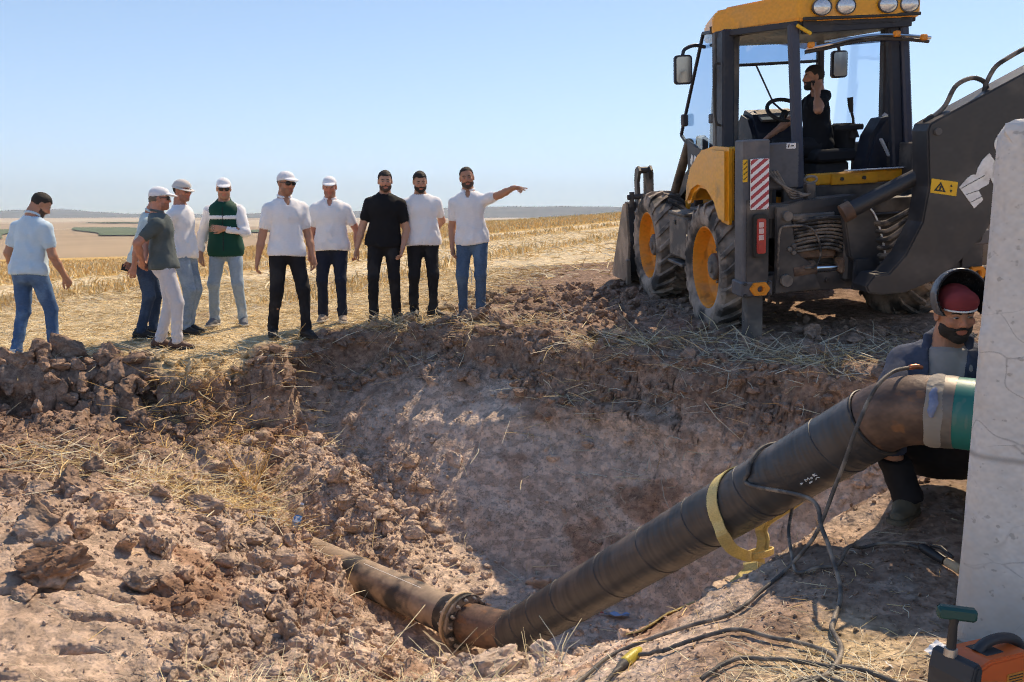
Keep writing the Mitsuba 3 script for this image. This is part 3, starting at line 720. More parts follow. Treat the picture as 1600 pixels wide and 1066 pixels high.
part(sl, 'loop', ribbon(lp, d[None] * (1 - tw) + np.array([[.25, -.25, -1.0]]) * tw, wid), 'sling_web', smooth=40)
up = catmull([KN + [.0, .01, -.02], KN + [.02, .03, .06], KN + [.025, .06, .15], cS + d * -.22 + (R1 + .01) * (-e1 * .6 - e2 * .8), cS + d * -.24 + (R1 + .01) * (e1 * .3 - e2 * .95)], 24)
part(sl, 'riser', ribbon(up, [1, -.3, 0], .045), 'sling_web', smooth=40)
part(sl, 'riser', ribbon(up + [.03, -.015, 0], [.3, -1, 0], .03), 'sling_web', smooth=40)
a = np.linspace(0, 2 * np.pi, 30)
part(sl, 'eye', ribbon(KN + np.stack([.075 * np.cos(a), .06 * np.sin(a), .022 * np.cos(a + .6)], 1), [0, 0, 1], .034, .009), 'sling_web', smooth=40)
def gpts(xy, r=.0, n=60):
    q = catmull([(x * (1 + .055 * float(sm(3.7, 3.0, y))), y * (1 + .055 * float(sm(3.7, 3.0, y))), 0) for x, y in xy], n)
    q[:, 2] = ground(q[:, 0], q[:, 1]) + r
    for _ in range(2): q[1:-1, 2] = np.maximum(q[1:-1, 2], (q[:-2, 2] + q[1:-1, 2] + q[2:, 2]) / 3)
    return q
tg = gpts([(1.19, 4.52), (1.08, 4.42), (.98, 4.36), (.86, 4.30), (.72, 4.22), (.62, 4.16), (.55, 4.18)], .012, 26)
fold = catmull([KN + [-.0, -.01, -.03], KN + [-.02, -.10, -.12], [1.23, 4.58, float(tg[0, 2]) + .05], tg[0] + [.03, .02, .03], tg[0] + [0, 0, .01], tg[1], tg[2]], 26)
part(sl, 'tail', ribbon(fold, [.8, -.5, .25], np.linspace(.06, .095, 26)), 'sling_web', smooth=40)
sd = np.array([[math.cos(t), -math.sin(t) * .6, .5 + .4 * math.sin(t * 2)] for t in np.linspace(.2, 2.2, 26)])
part(sl, 'tail', ribbon(tg, sd, np.linspace(.085, .05, 26)), 'sling_web', smooth=40)

# ------------------------------------------------------------------ welding cables and tools
mat('cable_rubber', pr(proc(lambda p, n, uv: mix((.075, .07, .065), (.24, .205, .165), smoothstep(.40, .70, fbm(p.x * 18, p.y * 18, p.z * 18, 3)))), .6, 0, .4))
mat('copper', pr((.55, .22, .12), .4, .8))
r_ = .0085
def farther(x, y):
    q = 1 + .055 * float(sm(3.7, 3.0, y)); return x * q, y * q
def at_ground(xy): return [(*farther(x, y), float(ground(*farther(x, y))) + r_ + .012) for x, y in xy]
ca = thing('welding_cable', 'grey cable hung over the rusty bend and running along the bank edge', 'cable')
A = [(1.71, 3.95, .795), (1.61, 3.88, .785), (1.52, 3.83, .72), (1.44, 3.79, .57), (1.40, 3.80, .42), (1.37, 3.82, .30), (1.33, 3.83, .16), (1.29, 3.84, .06)] + at_ground([(1.20, 3.86), (1.08, 3.78), (.92, 3.68), (.74, 3.72), (.55, 3.76), (.41, 3.72), (.31, 3.52), (.22, 3.3), (.1, 2.9)])
part(ca, 'cable', MB().add(*tube_vf(catmull(A, 150), r_, 10)), 'cable_rubber', smooth=True)
part(ca, 'copper_end', MB().add(*tube_vf(catmull([(1.71, 3.95, .795), (1.745, 3.95, .80), (1.77, 3.945, .795)], 8), [.010, .011, .012, .012, .011, .010, .009, .006], 10)), 'copper', smooth=True, label='stripped copper end of the cable')
cb = thing('welding_cable', 'pale worn cable looped over the black pipe and falling to the straw', 'cable')
tB = .155
cB = B1 + tB * L1
over = [cB + d * .02 * k + (R1 + .015) * (math.sin(q) * e1 + math.cos(q) * e2) for k, q in enumerate(np.linspace(2.9, .1, 9))]
Bp = [over[0] + np.array([.02, .05, -.15])] + over + [(1.31, 3.95, .21), (1.315, 3.8, .13), (1.32, 3.70, .07)] + at_ground([(1.28, 3.45), (1.17, 3.2), (1.13, 3.11), (1.10, 2.93), (1.03, 2.80), (.95, 2.72), (.80, 2.66), (.6, 2.62)])
solo(cb, MB().add(*tube_vf(catmull(Bp, 150), r_ + .001, 10)), 'cable_rubber', smooth=True)
cc = thing('welding_cable', 'thin dark cable hanging behind the pipe and leading to the electrode holder', 'cable')
Cp = [(1.43, 4.55, .10), (1.40, 4.48, .0), (1.30, 4.2, -.02), (1.24, 3.95, -.04)] + at_ground([(1.22, 3.80), (1.30, 3.76), (1.37, 3.74)]) + [(1.42, 3.76, .06)] + at_ground([(1.52, 3.88), (1.60, 3.86), (1.68, 3.80), (1.72, 3.76)])
solo(cc, MB().add(*tube_vf(catmull(Cp, 130), .008, 10)), 'cable_rubber', smooth=True)
for lab, q in (('cable lying in the straw in front of the orange welding machine', [(.62, 2.86), (.75, 2.93), (.85, 2.90), (.92, 2.87), (1.01, 2.81), (1.10, 2.76), (1.15, 2.66), (1.19, 2.58), (1.22, 2.48)]),
               ('cable curving out of the bottom edge beside the welding machine', [(.72, 2.55), (.82, 2.66), (.90, 2.72), (.97, 2.72), (1.04, 2.64), (1.1, 2.52)]),
               ('slack cable winding over the pale straw towards the yellow plug', [(.57, 3.30), (.66, 3.29), (.78, 3.27), (.82, 3.24), (.90, 3.12), (.97, 3.04), (1.04, 2.94), (1.06, 2.84)]),
               ('cable at the bottom of the bank below the yellow plug', [(.1, 2.75), (.25, 3.05), (.36, 3.26), (.42, 3.36)])):
    k = thing('welding_cable', lab, 'cable')
    solo(k, MB().add(*tube_vf(gpts(q, r_ + .012, 60), r_, 10)), 'cable_rubber', smooth=True)
mat('yellow_plastic', pr((.50, .40, .05), .45))
cp = thing('cable_plug', 'yellow and black cable plug lying on the bank', 'plug')
a0 = np.array([.43, 3.46, float(ground(.43, 3.46)) + .02]); a1 = np.array([.51, 3.56, float(ground(.51, 3.56)) + .025]); dd = norm(a1 - a0)
part(cp, 'boot', MB().add(*tube_vf([a0 - dd * .05, a0 - dd * .02, a0, a0 + dd * .03], [.010, .013, .018, .020], 12)), 'cable_rubber', smooth=40)
part(cp, 'sleeve', MB().add(*tube_vf([a0 + dd * .028, a0 + dd * .04, a1 - dd * .02, a1, a1 + dd * .02], [.019, .024, .022, .017, .010], 12)), 'yellow_plastic', smooth=40)
k = thing('welding_cable', 'short cable from the yellow plug up the bank', 'cable')
solo(k, MB().add(*tube_vf(gpts([(.505, 3.48), (.55, 3.42), (.57, 3.30)], r_ + .01, 20), r_, 10)), 'cable_rubber', smooth=True)
# electrode holder
mat('black_plastic', pr((.022, .022, .024), .45, 0, .5))
eh = thing('electrode_holder', 'black welding electrode holder with a pale tip lying in the shade by the block', 'electrode holder')
g0 = np.array([1.72, 3.755, float(ground(1.72, 3.76)) + .03]); g1 = np.array([1.80, 3.46, float(ground(1.80, 3.46)) + .045]); g1 = g0 + norm(g1 - g0) * .25; dd = norm(g1 - g0)
part(eh, 'grip', MB().add(*tube_vf([g0, g0 + dd * .02, g0 + dd * .10, g0 + dd * .15], [.012, .019, .021, .018], 14)), 'black_plastic', smooth=40)
part(eh, 'tip', MB().add(*tube_vf([g0 + dd * .155, g0 + dd * .16, g0 + dd * .235, g0 + dd * .24], [.015, .019, .019, .014], 14)), 'gasket', smooth=40, label='pale yellowish tip')
part(eh, 'lever', MB().add(*tube_vf([g0 + dd * .06 + [0, 0, .03], g0 + dd * .12 + [.0, 0, .045], g0 + dd * .19 + [0, 0, .032]], [.007, .009, .006], 10)), 'black_plastic', smooth=40)

# ------------------------------------------------------------------ welding machine
mat('orange_plastic', bump(pr(proc(lambda p, n, uv: mix((.62, .105, .018), (.70, .14, .03), fbm(p.x * 8, p.y * 8, p.z * 8, 3))), .42, 0, .5), lambda p, n, uv: .0006 * noise(p.x * 500, p.y * 500, p.z * 500), 1.0))
mat('dark_plastic', bump(pr(proc(lambda p, n, uv: mix((.035, .036, .04), (.10, .09, .08), smoothstep(.5, .8, fbm(p.x * 12, p.y * 12, p.z * 12, 3)))), .5, 0, .45), lambda p, n, uv: .0006 * noise(p.x * 500, p.y * 500, p.z * 500), 1.0))
mat('label_orange', pr((.60, .22, .03), .5))
wm = thing('welding_machine', 'orange and black portable welding machine in the bottom right corner', 'welding machine')
WR = rotz(math.radians(28)) @ roty(math.radians(4)); WO = np.array([1.335, 2.47, .04]); WS = .74; WR = WR * WS
def wmp(name, mb, m, sm_=30, **k): part(wm, name, mb, m, smooth=sm_, M=(WR, WO), **k)
def rrect(w, h, r): return sg.box(-w / 2 + r, -h / 2 + r, w / 2 - r, h / 2 - r).buffer(r, quad_segs=6)
def extr(poly, d, b=.008):
    m = m3.CrossSection([list(sg.polygon.orient(poly).exterior.coords)[:-1]])
    h = None
    for q in (0, .3, .7, 1):
        e = m.offset(-b * (1 - math.sqrt(1 - (1 - q) ** 2)), m3.JoinType.Round, 2, 16).extrude(d - 2 * b * q).translate((0, 0, -d / 2 + b * q))
        h = e if h is None else h + e
    mm = h.to_mesh(); return trimesh.Trimesh(np.array(mm.vert_properties[:, :3]), np.array(mm.tri_verts), process=False)
prof = sg.Polygon([(-.185, 0), (.185, 0), (.185, .20), (.165, .245), (.12, .268), (-.10, .268), (-.16, .25), (-.185, .21)]).buffer(-.012).buffer(.012)
RXZ = np.array([[1.0, 0, 0], [0, 0, -1], [0, 1, 0]])
wmp('shell', MB().tm(extr(prof, .165, .014), RXZ), 'orange_plastic')
endp = sg.Polygon([(-.215, 0), (-.165, 0), (-.165, .25), (-.185, .275), (-.21, .262), (-.222, .20)]).buffer(-.01).buffer(.01)
wmp('end_panel', MB().tm(extr(endp, .19, .014), RXZ), 'dark_plastic')
endp2 = sg.Polygon([(.168, 0), (.215, 0), (.222, .19), (.205, .25), (.168, .24)]).buffer(-.01).buffer(.01)
wmp('end_panel', MB().tm(extr(endp2, .19, .014), RXZ), 'dark_plastic')
wmp('handle', MB().tm(trimesh.Trimesh(*tube_vf(catmull([(-.075, 0, .262), (-.05, 0, .285), (-.0, 0, .298), (.07, 0, .298), (.14, 0, .283), (.19, 0, .245), (.212, 0, .17)], 40), [.020] * 40, 12), process=False)), 'dark_plastic', 50)
wmp('recess', MB().box((-.03, 0, .2675), (.10, .09, .006), b=.003), 'dark_plastic')
wmp('warning_label', MB().box((.045, -.0842, .175), (.10, .004, .05), b=.001), 'label_orange', label='orange warning label')
st = MB()
for k in range(4): st.box((.045, -.087, .158 + .011 * k), (.08, .003, .003), b=.0005)
wmp('label_lines', st, 'black_plastic')
vents = MB()
for k in range(7): vents.box((-.11 + .016 * k, -.0835, .10), (.006, .005, .12), b=.002)
wmp('vent', vents, 'black_plastic')
wmp('socket', MB().tm(trimesh.Trimesh(*tube_vf([(-.20, .02, .262), (-.20, .02, .29), (-.20, .02, .292)], [.026, .024, .020], 18), process=False)), 'bolt_steel', 40, label='shiny metal socket')
# tee handled tool
mat('teal_plastic', pr((.012, .065, .058), .4, 0, .5))
tt_ = thing('tee_tool', 'dark green T handled tool standing up behind the orange welding machine', 'tool')
c0 = WR @ np.array([-.20, .02, .29]) + WO
part(tt_, 'stem', MB().add(*tube_vf([c0 + [0, 0, -.01], c0 + [0, 0, .02], c0 + [.002, 0, .07], c0 + [.004, 0, .094]], [.013, .013, .011, .014], 14)), 'black_plastic', smooth=40)
part(tt_, 'grip', MB().beam(c0 + np.array([-.040, .012, .104]), c0 + np.array([.058, -.012, .100]), .032, .036, b=.009), 'teal_plastic', smooth=40)

# ------------------------------------------------------------------ litter
mat('white_paper', pr((.72, .73, .74), .85)); mat('blue_paper', pr((.25, .38, .62), .7)); mat('bottle_plastic', {'type': 'thindielectric', 'int_ior': 1.4})
mat('blue_label', pr(proc(lambda p, n, uv: mix((.10, .30, .65), (.75, .82, .88), smoothstep(.45, .55, noise(p.x * 60, p.y * 60, p.z * 60)))), .4))
def crumple(w, h, seed, amp):
    u, v_ = np.meshgrid(np.linspace(-.5, .5, 12), np.linspace(-.5, .5, 10), indexing='ij')
    q = np.stack([u * w, v_ * h, u * 0], -1).reshape(-1, 3)
    q[:, 2] = amp * (np.abs(meshkit.fbm(q / w * 3, 3, seed) - .5) * 4)
    a = (np.arange(11)[:, None] * 10 + np.arange(9)).ravel()
    return q, np.stack([a, a + 10, a + 11, a + 1], -1)
def litter(name, lab, cat, x, y, w, h, seed, m, dz=.01, tilt=.3):
    q, f_ = crumple(w, h, seed, w * .12)
    R = rotz(seed) @ rotx(tilt)
    k = thing(name, lab, cat)
    solo(k, (q @ R.T + [x, y, float(ground(x, y)) + dz], f_), m, smooth=40)
litter('paper_scrap', 'crumpled pale blue paper on the pit floor beside the black pipe', 'paper', .85, 7.15, .20, .12, 3, 'blue_paper', .03, .35)
litter('paper_scrap', 'white paper scrap behind the green tool', 'paper', 1.45, 3.0, .055, .06, 5, 'white_paper', .02, .6)
litter('paper_scrap', 'tiny white scrap in the shadow of the pipe', 'paper', 1.27, 2.95, .025, .03, 8, 'white_paper', .01, .6)
mat('red_plastic', pr((.45, .05, .04), .4))
litter('paper_scrap', 'little red wrapper beside the pale blue paper', 'wrapper', .72, 7.22, .06, .05, 2, 'red_plastic', .03, .4)
bo = thing('plastic_bottle', 'small crushed plastic bottle with a blue label on the clods above the lower pipe', 'bottle')
q0 = np.array([-1.72, 7.05, float(ground(-1.72, 7.05)) + .03])
br = rotx(-.5) @ roty(.25)
b = MB(); b.lathe([(.001, 0), (.030, .002), (.033, .02), (.031, .05)], br, q0, 18); part(bo, 'base', b, 'bolt_steel', smooth=40)
b = MB(); b.lathe([(.0335, .052), (.034, .06), (.0335, .11)], br, q0, 18); part(bo, 'label', b, 'blue_label', smooth=40)
b = MB(); b.lathe([(.032, .112), (.034, .135), (.026, .165), (.013, .18), (.013, .195)], br, q0, 18); part(bo, 'shoulder', b, 'gasket', smooth=40)
b = MB(); b.lathe([(.0145, .196), (.0145, .212), (.0005, .213)], br, q0, 14); part(bo, 'cap', b, 'blue_label', smooth=40)
# ------------------------------------------------------------------ backhoe loader
MR = rotz(math.radians(7.5)) @ rotx(math.radians(4.5)) @ roty(math.radians(-3.5))
MO = np.array([1.99, 9.7, .9]) - MR @ np.array([-1.2, 0, .69])
def dusty(base, dust, lo=.48, hi=.75, s=5.0, amt=.7, grime=(.05, .042, .036)):
    def fn(p, n, uv):
        d = fbm(p.x * s, p.y * s, p.z * s, 4)
        c = mix(base, dust, smoothstep(lo, hi, d + .10 * n.z) * amt)
        g = smoothstep(.58, .74, fbm(p.x * s * 2.3 + 7, p.y * s * 2.3, p.z * s * .8, 3))
        return mix(c, grime, g * .35) * (.88 + .24 * fbm(p.x * 40, p.y * 40, p.z * 40, 2))
    return proc(fn)
mat('machine_orange', pr(dusty((.74, .33, .015), (.50, .32, .15), .50, .85, 3.0, .55), .38, 0, .5))
mat('rim_orange', pr(dusty((.74, .28, .02), (.44, .25, .12), .48, .80, 6.0, .6), .5, 0, .4))
mat('machine_dark', pr(dusty((.034, .034, .037), (.22, .18, .145), .42, .74, 4.0, .55), .5, 0, .5))
mat('boom_dark', pr(dusty((.027, .028, .032), (.12, .105, .092), .45, .78, 3.0, .5), .42, 0, .5))
mat('cab_dark', pr(dusty((.020, .023, .036), (.07, .06, .055), .55, .85, 5.0, .4), .5, 0, .45))
mat('post_blue', pr(dusty((.035, .043, .075), (.10, .09, .085), .5, .85, 5.0, .4), .45, 0, .5))
mat('dusty_grey', pr(dusty((.10, .095, .09), (.30, .25, .20), .40, .70, 5.0, .7), .7, 0, .35))
mat('post_grey', pr(dusty((.085, .088, .10), (.22, .19, .17), .42, .75, 4.0, .6), .55, 0, .4))
mat('bucket_steel', pr(dusty((.20, .16, .125), (.40, .31, .23), .35, .65, 3.0, .8), .6, .1, .4))
mat('tyre_rubber', bump(pr(dusty((.05, .049, .047), (.42, .35, .285), .30, .66, 5.0, .88, (.03, .027, .025)), .85, 0, .3), lambda p, n, uv: .004 * fbm(p.x * 30, p.y * 30, p.z * 30, 3), 1.0))
mat('hose_rubber', pr(dusty((.030, .029, .028), (.26, .21, .165), .35, .65, 12.0, .8), .65, 0, .4))
mat('chrome', pr((.70, .72, .74), .12, 1.0, .5))
mat('sign_white', pr((.78, .77, .75), .6)); mat('sign_red', pr((.40, .065, .07), .6)); mat('sign_yellow', pr((.72, .42, .02), .5)); mat('sign_black', pr((.03, .028, .025), .6))
mat('logo_white', pr(dusty((.75, .74, .71), (.50, .44, .36), .5, .8, 9.0, .5), .5))
mat('lamp_red', pr((.38, .012, .016), .2, 0, .6, clearcoat=.6)); mat('lamp_pale', pr((.62, .42, .40), .25, 0, .6)); mat('lamp_orange', pr((.75, .27, .02), .35))
mat('lamp_lens', pr(proc(lambda p, n, uv: mix((.45, .46, .47), (.82, .83, .84), fbm(p.x * 90, p.y * 90, p.z * 90, 2))), .18, .5, .6))
mat('cab_glass', {'type': 'thindielectric', 'int_ior': 1.52, 'specular_transmittance': rgb(.70, .80, .93)})
mat('tint_glass', {'type': 'thindielectric', 'int_ior': 1.55, 'specular_transmittance': rgb(.40, .54, .72)})
mat('seat_cloth', pr((.022, .022, .025), .9)); mat('mirror_face', pr((.36, .38, .40), .15, .9, .5))
mat('pale_plate', pr((.62, .63, .66), .4))
BH = thing('backhoe_loader', 'dusty orange and black backhoe loader with its boom swung right over the pit edge', 'backhoe loader')
def bp(name, mb, m, smooth=30, parent=BH, **k): return part(parent, name, mb, m, smooth=smooth, M=(MR, MO), **k)
def subkey(parent, name):
    base = f'{parent}__{name}'; c = _taken.get(base, 0); _taken[base] = c + 1
    return base if c == 0 else f'{base}_{c:03d}'
RYZ = np.array([[0, 0, 1.0], [1, 0, 0], [0, 1, 0]])              # polygon (Y, Z) extruded along X
RXZm = np.array([[1.0, 0, 0], [0, 0, -1], [0, 1, 0]])            # polygon (X, Z) extruded along Y
def plate(poly, th, R, t, b=.008):
    poly = poly if hasattr(poly, 'exterior') else sg.Polygon(poly)
    b = min(b, th * .4)
    cs = m3.CrossSection([list(sg.polygon.orient(poly).exterior.coords)[:-1]] + [list(r.coords)[:-1][::1] for r in sg.polygon.orient(poly).interiors], m3.FillRule.EvenOdd)
    h = cs.extrude(th - 2 * b).translate((0, 0, -th / 2 + b)) + cs.offset(-b, m3.JoinType.Miter, 2.0).extrude(th).translate((0, 0, -th / 2))
    mm = h.to_mesh()
    v = np.array(mm.vert_properties[:, :3]) @ np.asarray(R).T + np.asarray(t)
    return v, np.array(mm.tri_verts)

# wheels
def wheel(cx, cy, R, W, side, steer=0.0):
    w = subkey(BH, 'wheel')
    RX = np.array([[0, 0, side], [1.0, 0, 0], [0, side * 1.0, 0]])   # lathe axis -> outward x
    RX = np.stack([np.array([0, 1.0, 0]), np.array([0, 0, 1.0]) * side, np.array([side, 0, 0])], 1)
    RX = rotz(steer) @ RX
    c = np.array([cx, cy, R])
    h = W / 2
    tyre = MB()
    tyre.lathe([(R * .60, -h * .80), (R * .66, -h * .95), (R * .76, -h * 1.02), (R * .86, -h * .98), (R * .915, -h * .86), (R * .94, -h * .4), (R * .945, 0), (R * .94, h * .4), (R * .915, h * .86), (R * .86, h * .98), (R * .76, h * 1.02), (R * .66, h * .95), (R * .60, h * .80)], RX, c, 72)
    nl = 21
    for sd in (-1, 1):
        for k in range(nl):
            a0 = 2 * np.pi * (k + (.5 if sd > 0 else 0)) / nl
            pv = []
            for ax, da, r0, r1, wd in ((1.03, .0, .80, .865, .045), (.93, .035, .88, .955, .05), (.45, .17, .93, .998, .052), (-.06, .30, .93, 1.0, .05)):
                for rr in (r0, r1):
                    for q in (-1, 1):
                        a = a0 + da * 1.0 + q * wd * (1.15 if rr == r0 else .8)
                        pv.append([rr * R * math.cos(a), rr * R * math.sin(a), sd * h * ax])
            for s0 in (0, 4, 8):
                hh = trimesh.convex.convex_hull(np.array(pv[s0:s0 + 8]))
                tyre.tm(hh, RX, c)
    bp('tyre', tyre, 'tyre_rubber', 35, w)
    rim = MB()
    rim.lathe([(R * .60, h * .62), (R * .625, h * .84), (R * .605, h * .87), (R * .585, h * .80), (R * .565, h * .55), (R * .54, h * .25), (R * .47, h * .10), (R * .40, h * .06), (R * .30, h * .16), (R * .0, h * .16)], RX, c, 64)
    bp('rim', rim, 'rim_orange', 35, w)
    hub = MB()
    hub.lathe([(R * .20, h * .15), (R * .20, h * .50), (R * .175, h * .58), (R * .10, h * .60), (R * .08, h * .68), (0.001, h * .68)], RX, c, 32)
    for k in range(10):
        a = 2 * np.pi * k / 10
        q = np.array([R * .26 * math.cos(a), R * .26 * math.sin(a), 0])
        hub.cyl(c + RX @ (q + [0, 0, h * .15]), c + RX @ (q + [0, 0, h * .26]), .018, 6)
    bp('hub', hub, 'dusty_grey', 35, w)
    inner = MB(); inner.lathe([(R * .60, -h * .8), (R * .52, -h * .3), (R * .40, h * .0), (.001, h * .0)], RX, c, 32)
    bp('inner_disc', inner, 'machine_dark', 35, w)
wheel(-.975, 0, .69, .45, -1)
wheel(-.985, 2.22, .675, .43, -1)
wheel(.985, 0, .69, .47, 1)
wheel(.985, 2.22, .675, .43, 1)
ax = MB(); ax.cyl((-.8, 0, .69), (.8, 0, .69), .13, 16); ax.box((0, 0, .69), (.5, .5, .42), b=.05); ax.cyl((-.8, 2.22, .66), (.8, 2.22, .66), .11, 16); ax.box((0, 2.22, .66), (.4, .4, .36), b=.05)
bp('axle', ax, 'machine_dark')
ch = MB(); ch.box((0, .9, .92), (.80, 3.6, .36), b=.03); ch.box((0, -.55, .95), (1.1, .8, .55), b=.03)
bp('chassis', ch, 'machine_dark')
# bonnet
bon = MB(); bon.add(*plate(sg.Polygon([(1.35, .95), (3.0, .95), (3.02, 1.45), (2.9, 1.58), (1.35, 1.72)]).buffer(-.04).buffer(.04), .86, RYZ, (0, 0, 0), .05))
bp('bonnet', bon, 'machine_orange')
# fenders
fen = sg.Polygon([(.66, 1.30), (.62, 1.52), (.48, 1.72), (.20, 1.88), (-.20, 1.93), (-.62, 1.92), (-.62, 1.18), (-.40, 1.20), (-.26, 1.36), (.0, 1.49), (.22, 1.50), (.42, 1.44), (.55, 1.32)]).buffer(-.02).buffer(.02)
for s in (-1, 1):
    f1_ = plate(fen, .10, RYZ, (s * 1.13, 0, 0), .035)
    bp('fender', MB().add(*f1_), 'machine_orange', 50)
    arch = [(.60 * 1 + .04, 1.34), (.60, 1.50), (.46, 1.69), (.19, 1.85), (-.20, 1.90), (-.60, 1.90)]
    mbp = MB()
    for q in range(len(arch) - 1):
        (y0, z0), (y1, z1) = arch[q], arch[q + 1]
        mbp.beam((s * (.86 if s < 0 else .99), y0, z0), (s * (.86 if s < 0 else .99), y1, z1), .50 if s < 0 else .24, .03, up=(0, -.2, 1))
    bp('fender_top', mbp, 'machine_orange')
    bp('fender_inner', MB().box((s * .72, -.05, 1.45), (.06, 1.25, .85), b=.02), 'machine_dark')
# side tank between the wheels
for s in (-1, 1):
    bp('side_tank', MB().box((s * .93, 1.06, .90), (.42, .66, .50), b=.03), 'dusty_grey')
    lidm = MB(); lidm.box((s * .95, 1.06, 1.165), (.40, .60, .03), b=.008); lidm.box((s * .85, .98, 1.20), (.20, .40, .04), b=.008)
    bp('tank_lid', lidm, 'dusty_grey')
    bp('tank_latch', MB().box((s * 1.145, 1.12, 1.06), (.02, .05, .05), b=.006), 'sign_black')
    bp('step', MB().box((s * .95, 1.05, .60), (.46, .55, .04), b=.01), 'machine_dark')

# cab -----------------------------------------------------------------
RL, RR = (-.44, -.42), (.74, -.42)                               # rear posts, left and right
BL, BR_ = (-.82, .42), (.92, .32)                                # side posts
FL, FR = (-.52, 1.42), (.66, 1.48)                               # windscreen posts
zt, zs = 3.04, 1.62
def post(name, a, b, w, h, m='cab_dark', up=(0, 1, 0), b_=.02): return bp(name, MB().beam(a, b, w, h, up=up, b=b_), m)
post('rear_post', (RL[0] + .0, RL[1], zt), (RL[0] + .065, RL[1] - .05, 1.48), .10, .085, 'post_blue')
post('rear_post', (RR[0] - .06, RR[1] + .02, zt + .05), (RR[0] + .06, RR[1], 1.56), .085, .10, 'post_blue')
post('rear_post_trim', (RR[0] - .15, RR[1] + .05, zt), (RR[0] - .04, RR[1] + .04, 1.60), .12, .09, 'cab_dark')
post('side_post', (BL[0] + .02, BL[1], zt + .04), (BL[0] - .02, BL[1] - .10, 1.80), .13, .20)
post('side_post_trim', (BL[0] + .10, BL[1] - .02, zt), (BL[0] + .06, BL[1] - .10, 1.80), .10, .12, 'machine_dark')
post('door_frame', (BL[0] - .035, BL[1] + .16, zt + .04), (BL[0] - .065, BL[1] + .06, 1.82), .04, .09, 'machine_dark')
post('side_post', (BR_[0], BR_[1], zt), (BR_[0] + .02, BR_[1], 1.6), .10, .12)
post('windscreen_post', (FL[0], FL[1], zt), (FL[0] - .04, FL[1] + .12, 1.7), .07, .07)
post('windscreen_post', (FR[0] + .08, FR[1], zt), (FR[0] + .14, FR[1] + .12, 1.7), .08, .08)
bp('windscreen_bar', MB().beam((FL[0], FL[1] + .03, 2.785), (FR[0] + .08, FR[1] + .03, 2.80), .03, .035), 'cab_dark')
gl = lambda pts: (np.array(pts, float), np.array([[0, i, i + 1] for i in range(1, len(pts) - 1)]))
bp('windscreen', gl([(FL[0], FL[1] + .03, 2.80), (FR[0] + .08, FR[1] + .03, 2.80), (FR[0] + .08, FR[1] + .01, zt), (FL[0], FL[1] + .01, zt)]), 'tint_glass', False, label='tinted strip along the top of the windscreen')
sg_ = [(-.84, .58, 3.09), (-.82, 1.06, 3.12), (-.84, 1.82, 2.03), (-.84, 1.36, 1.82), (-.84, .56, 1.84)]
bp('side_window', gl(sg_), 'tint_glass', False)
fr = MB()
for q in range(4): fr.beam(sg_[q], sg_[q + 1], .035, .035, up=(1, 0, 0))
bp('window_frame', fr, 'cab_dark')
bp('window_latch', MB().box((-.875, 1.58, 2.20), (.07, .09, .14), b=.015), 'cab_dark')
bp('window_latch', MB().box((-.86, .66, 2.2), (.05, .12, .10), b=.015), 'cab_dark')
bp('side_window', gl([(.98, .45, 3.05), (.96, 1.35, 3.05), (.98, 1.62, 2.0), (.98, 1.30, 1.8), (.98, .45, 1.8)]), 'cab_glass', False)
bp('quarter_window', gl([(RR[0] + .01, RR[1] + .08, 3.03), (BR_[0] + .02, BR_[1] - .06, 3.03), (BR_[0] + .06, BR_[1] - .06, 1.68), (RR[0] + .09, RR[1] + .08, 1.68)]), 'cab_glass', False)
# roof
plan = sg.Polygon([(-.42, -.50), (-.10, -.56), (.55, -.56), (.82, -.48), (1.0, .3), (.74, 1.62), (-.62, 1.62), (-.88, .60)]).buffer(-.07).buffer(.07)
cs = m3.CrossSection([list(sg.polygon.orient(plan).exterior.coords)[:-1]])
roof = None
for o, z0, z1 in ((.0, 3.08, 3.22), (-.012, 3.06, 3.25), (-.03, 3.055, 3.275), (-.06, 3.05, 3.30), (-.16, 3.05, 3.33)):
    e = cs.offset(o, m3.JoinType.Round, 2, 24).extrude(z1 - z0).translate((0, 0, z0)); roof = e if roof is None else roof + e
mm = roof.to_mesh(); RF_ = bp('roof', (np.array(mm.vert_properties[:, :3]), np.array(mm.tri_verts)), 'machine_orange', 40)
bp('roof_lining', MB().add(*plate(plan.buffer(-.06), .05, np.eye(3), (0, 0, 3.035), .01)), 'cab_dark')
bp('roof_lining', MB().beam((-.36, -.44, 3.0), (.74, -.44, 3.03), .07, .12), 'cab_dark')
bp('roof_edge', MB().beam((-.40, -.46, 3.03), (-.86, .50, 3.05), .05, .06), 'cab_dark')
bp('roof_edge', MB().beam((.78, -.42, 3.05), (.96, .30, 3.05), .05, .06), 'cab_dark')
for k, (x, y) in enumerate(((-.22, -.56), (.01, -.575), (.43, -.575), (.66, -.55))):
    lk = subkey(BH, 'work_light'); R_ = np.stack([np.array([1.0, 0, 0]), np.array([0, 0, 1.0]), np.array([0, -1.0, 0])], 1)
    hb = MB(); hb.lathe([(.03, -.08), (.085, -.04), (.098, .0), (.098, .012), (.086, .014)], R_ * np.array([1, .82, 1]), (x, y, 3.165), 28); bp('housing', hb, 'machine_dark', 40, lk)
    hb = MB(); hb.lathe([(.087, .011), (.07, .022), (.035, .030), (.001, .033)], R_ * np.array([1, .80, 1]), (x, y, 3.165), 28); bp('lens', hb, 'lamp_lens', 40, lk)
bp('beacon', MB().cyl((-.36, .25, 3.3), (-.36, .25, 3.42), .07, 20), 'lamp_orange', label='orange beacon on the roof')
bp('roof_clip', MB().beam((-.86, .66, 3.07), (-.87, .66, 3.15), .03, .03), 'sign_black')
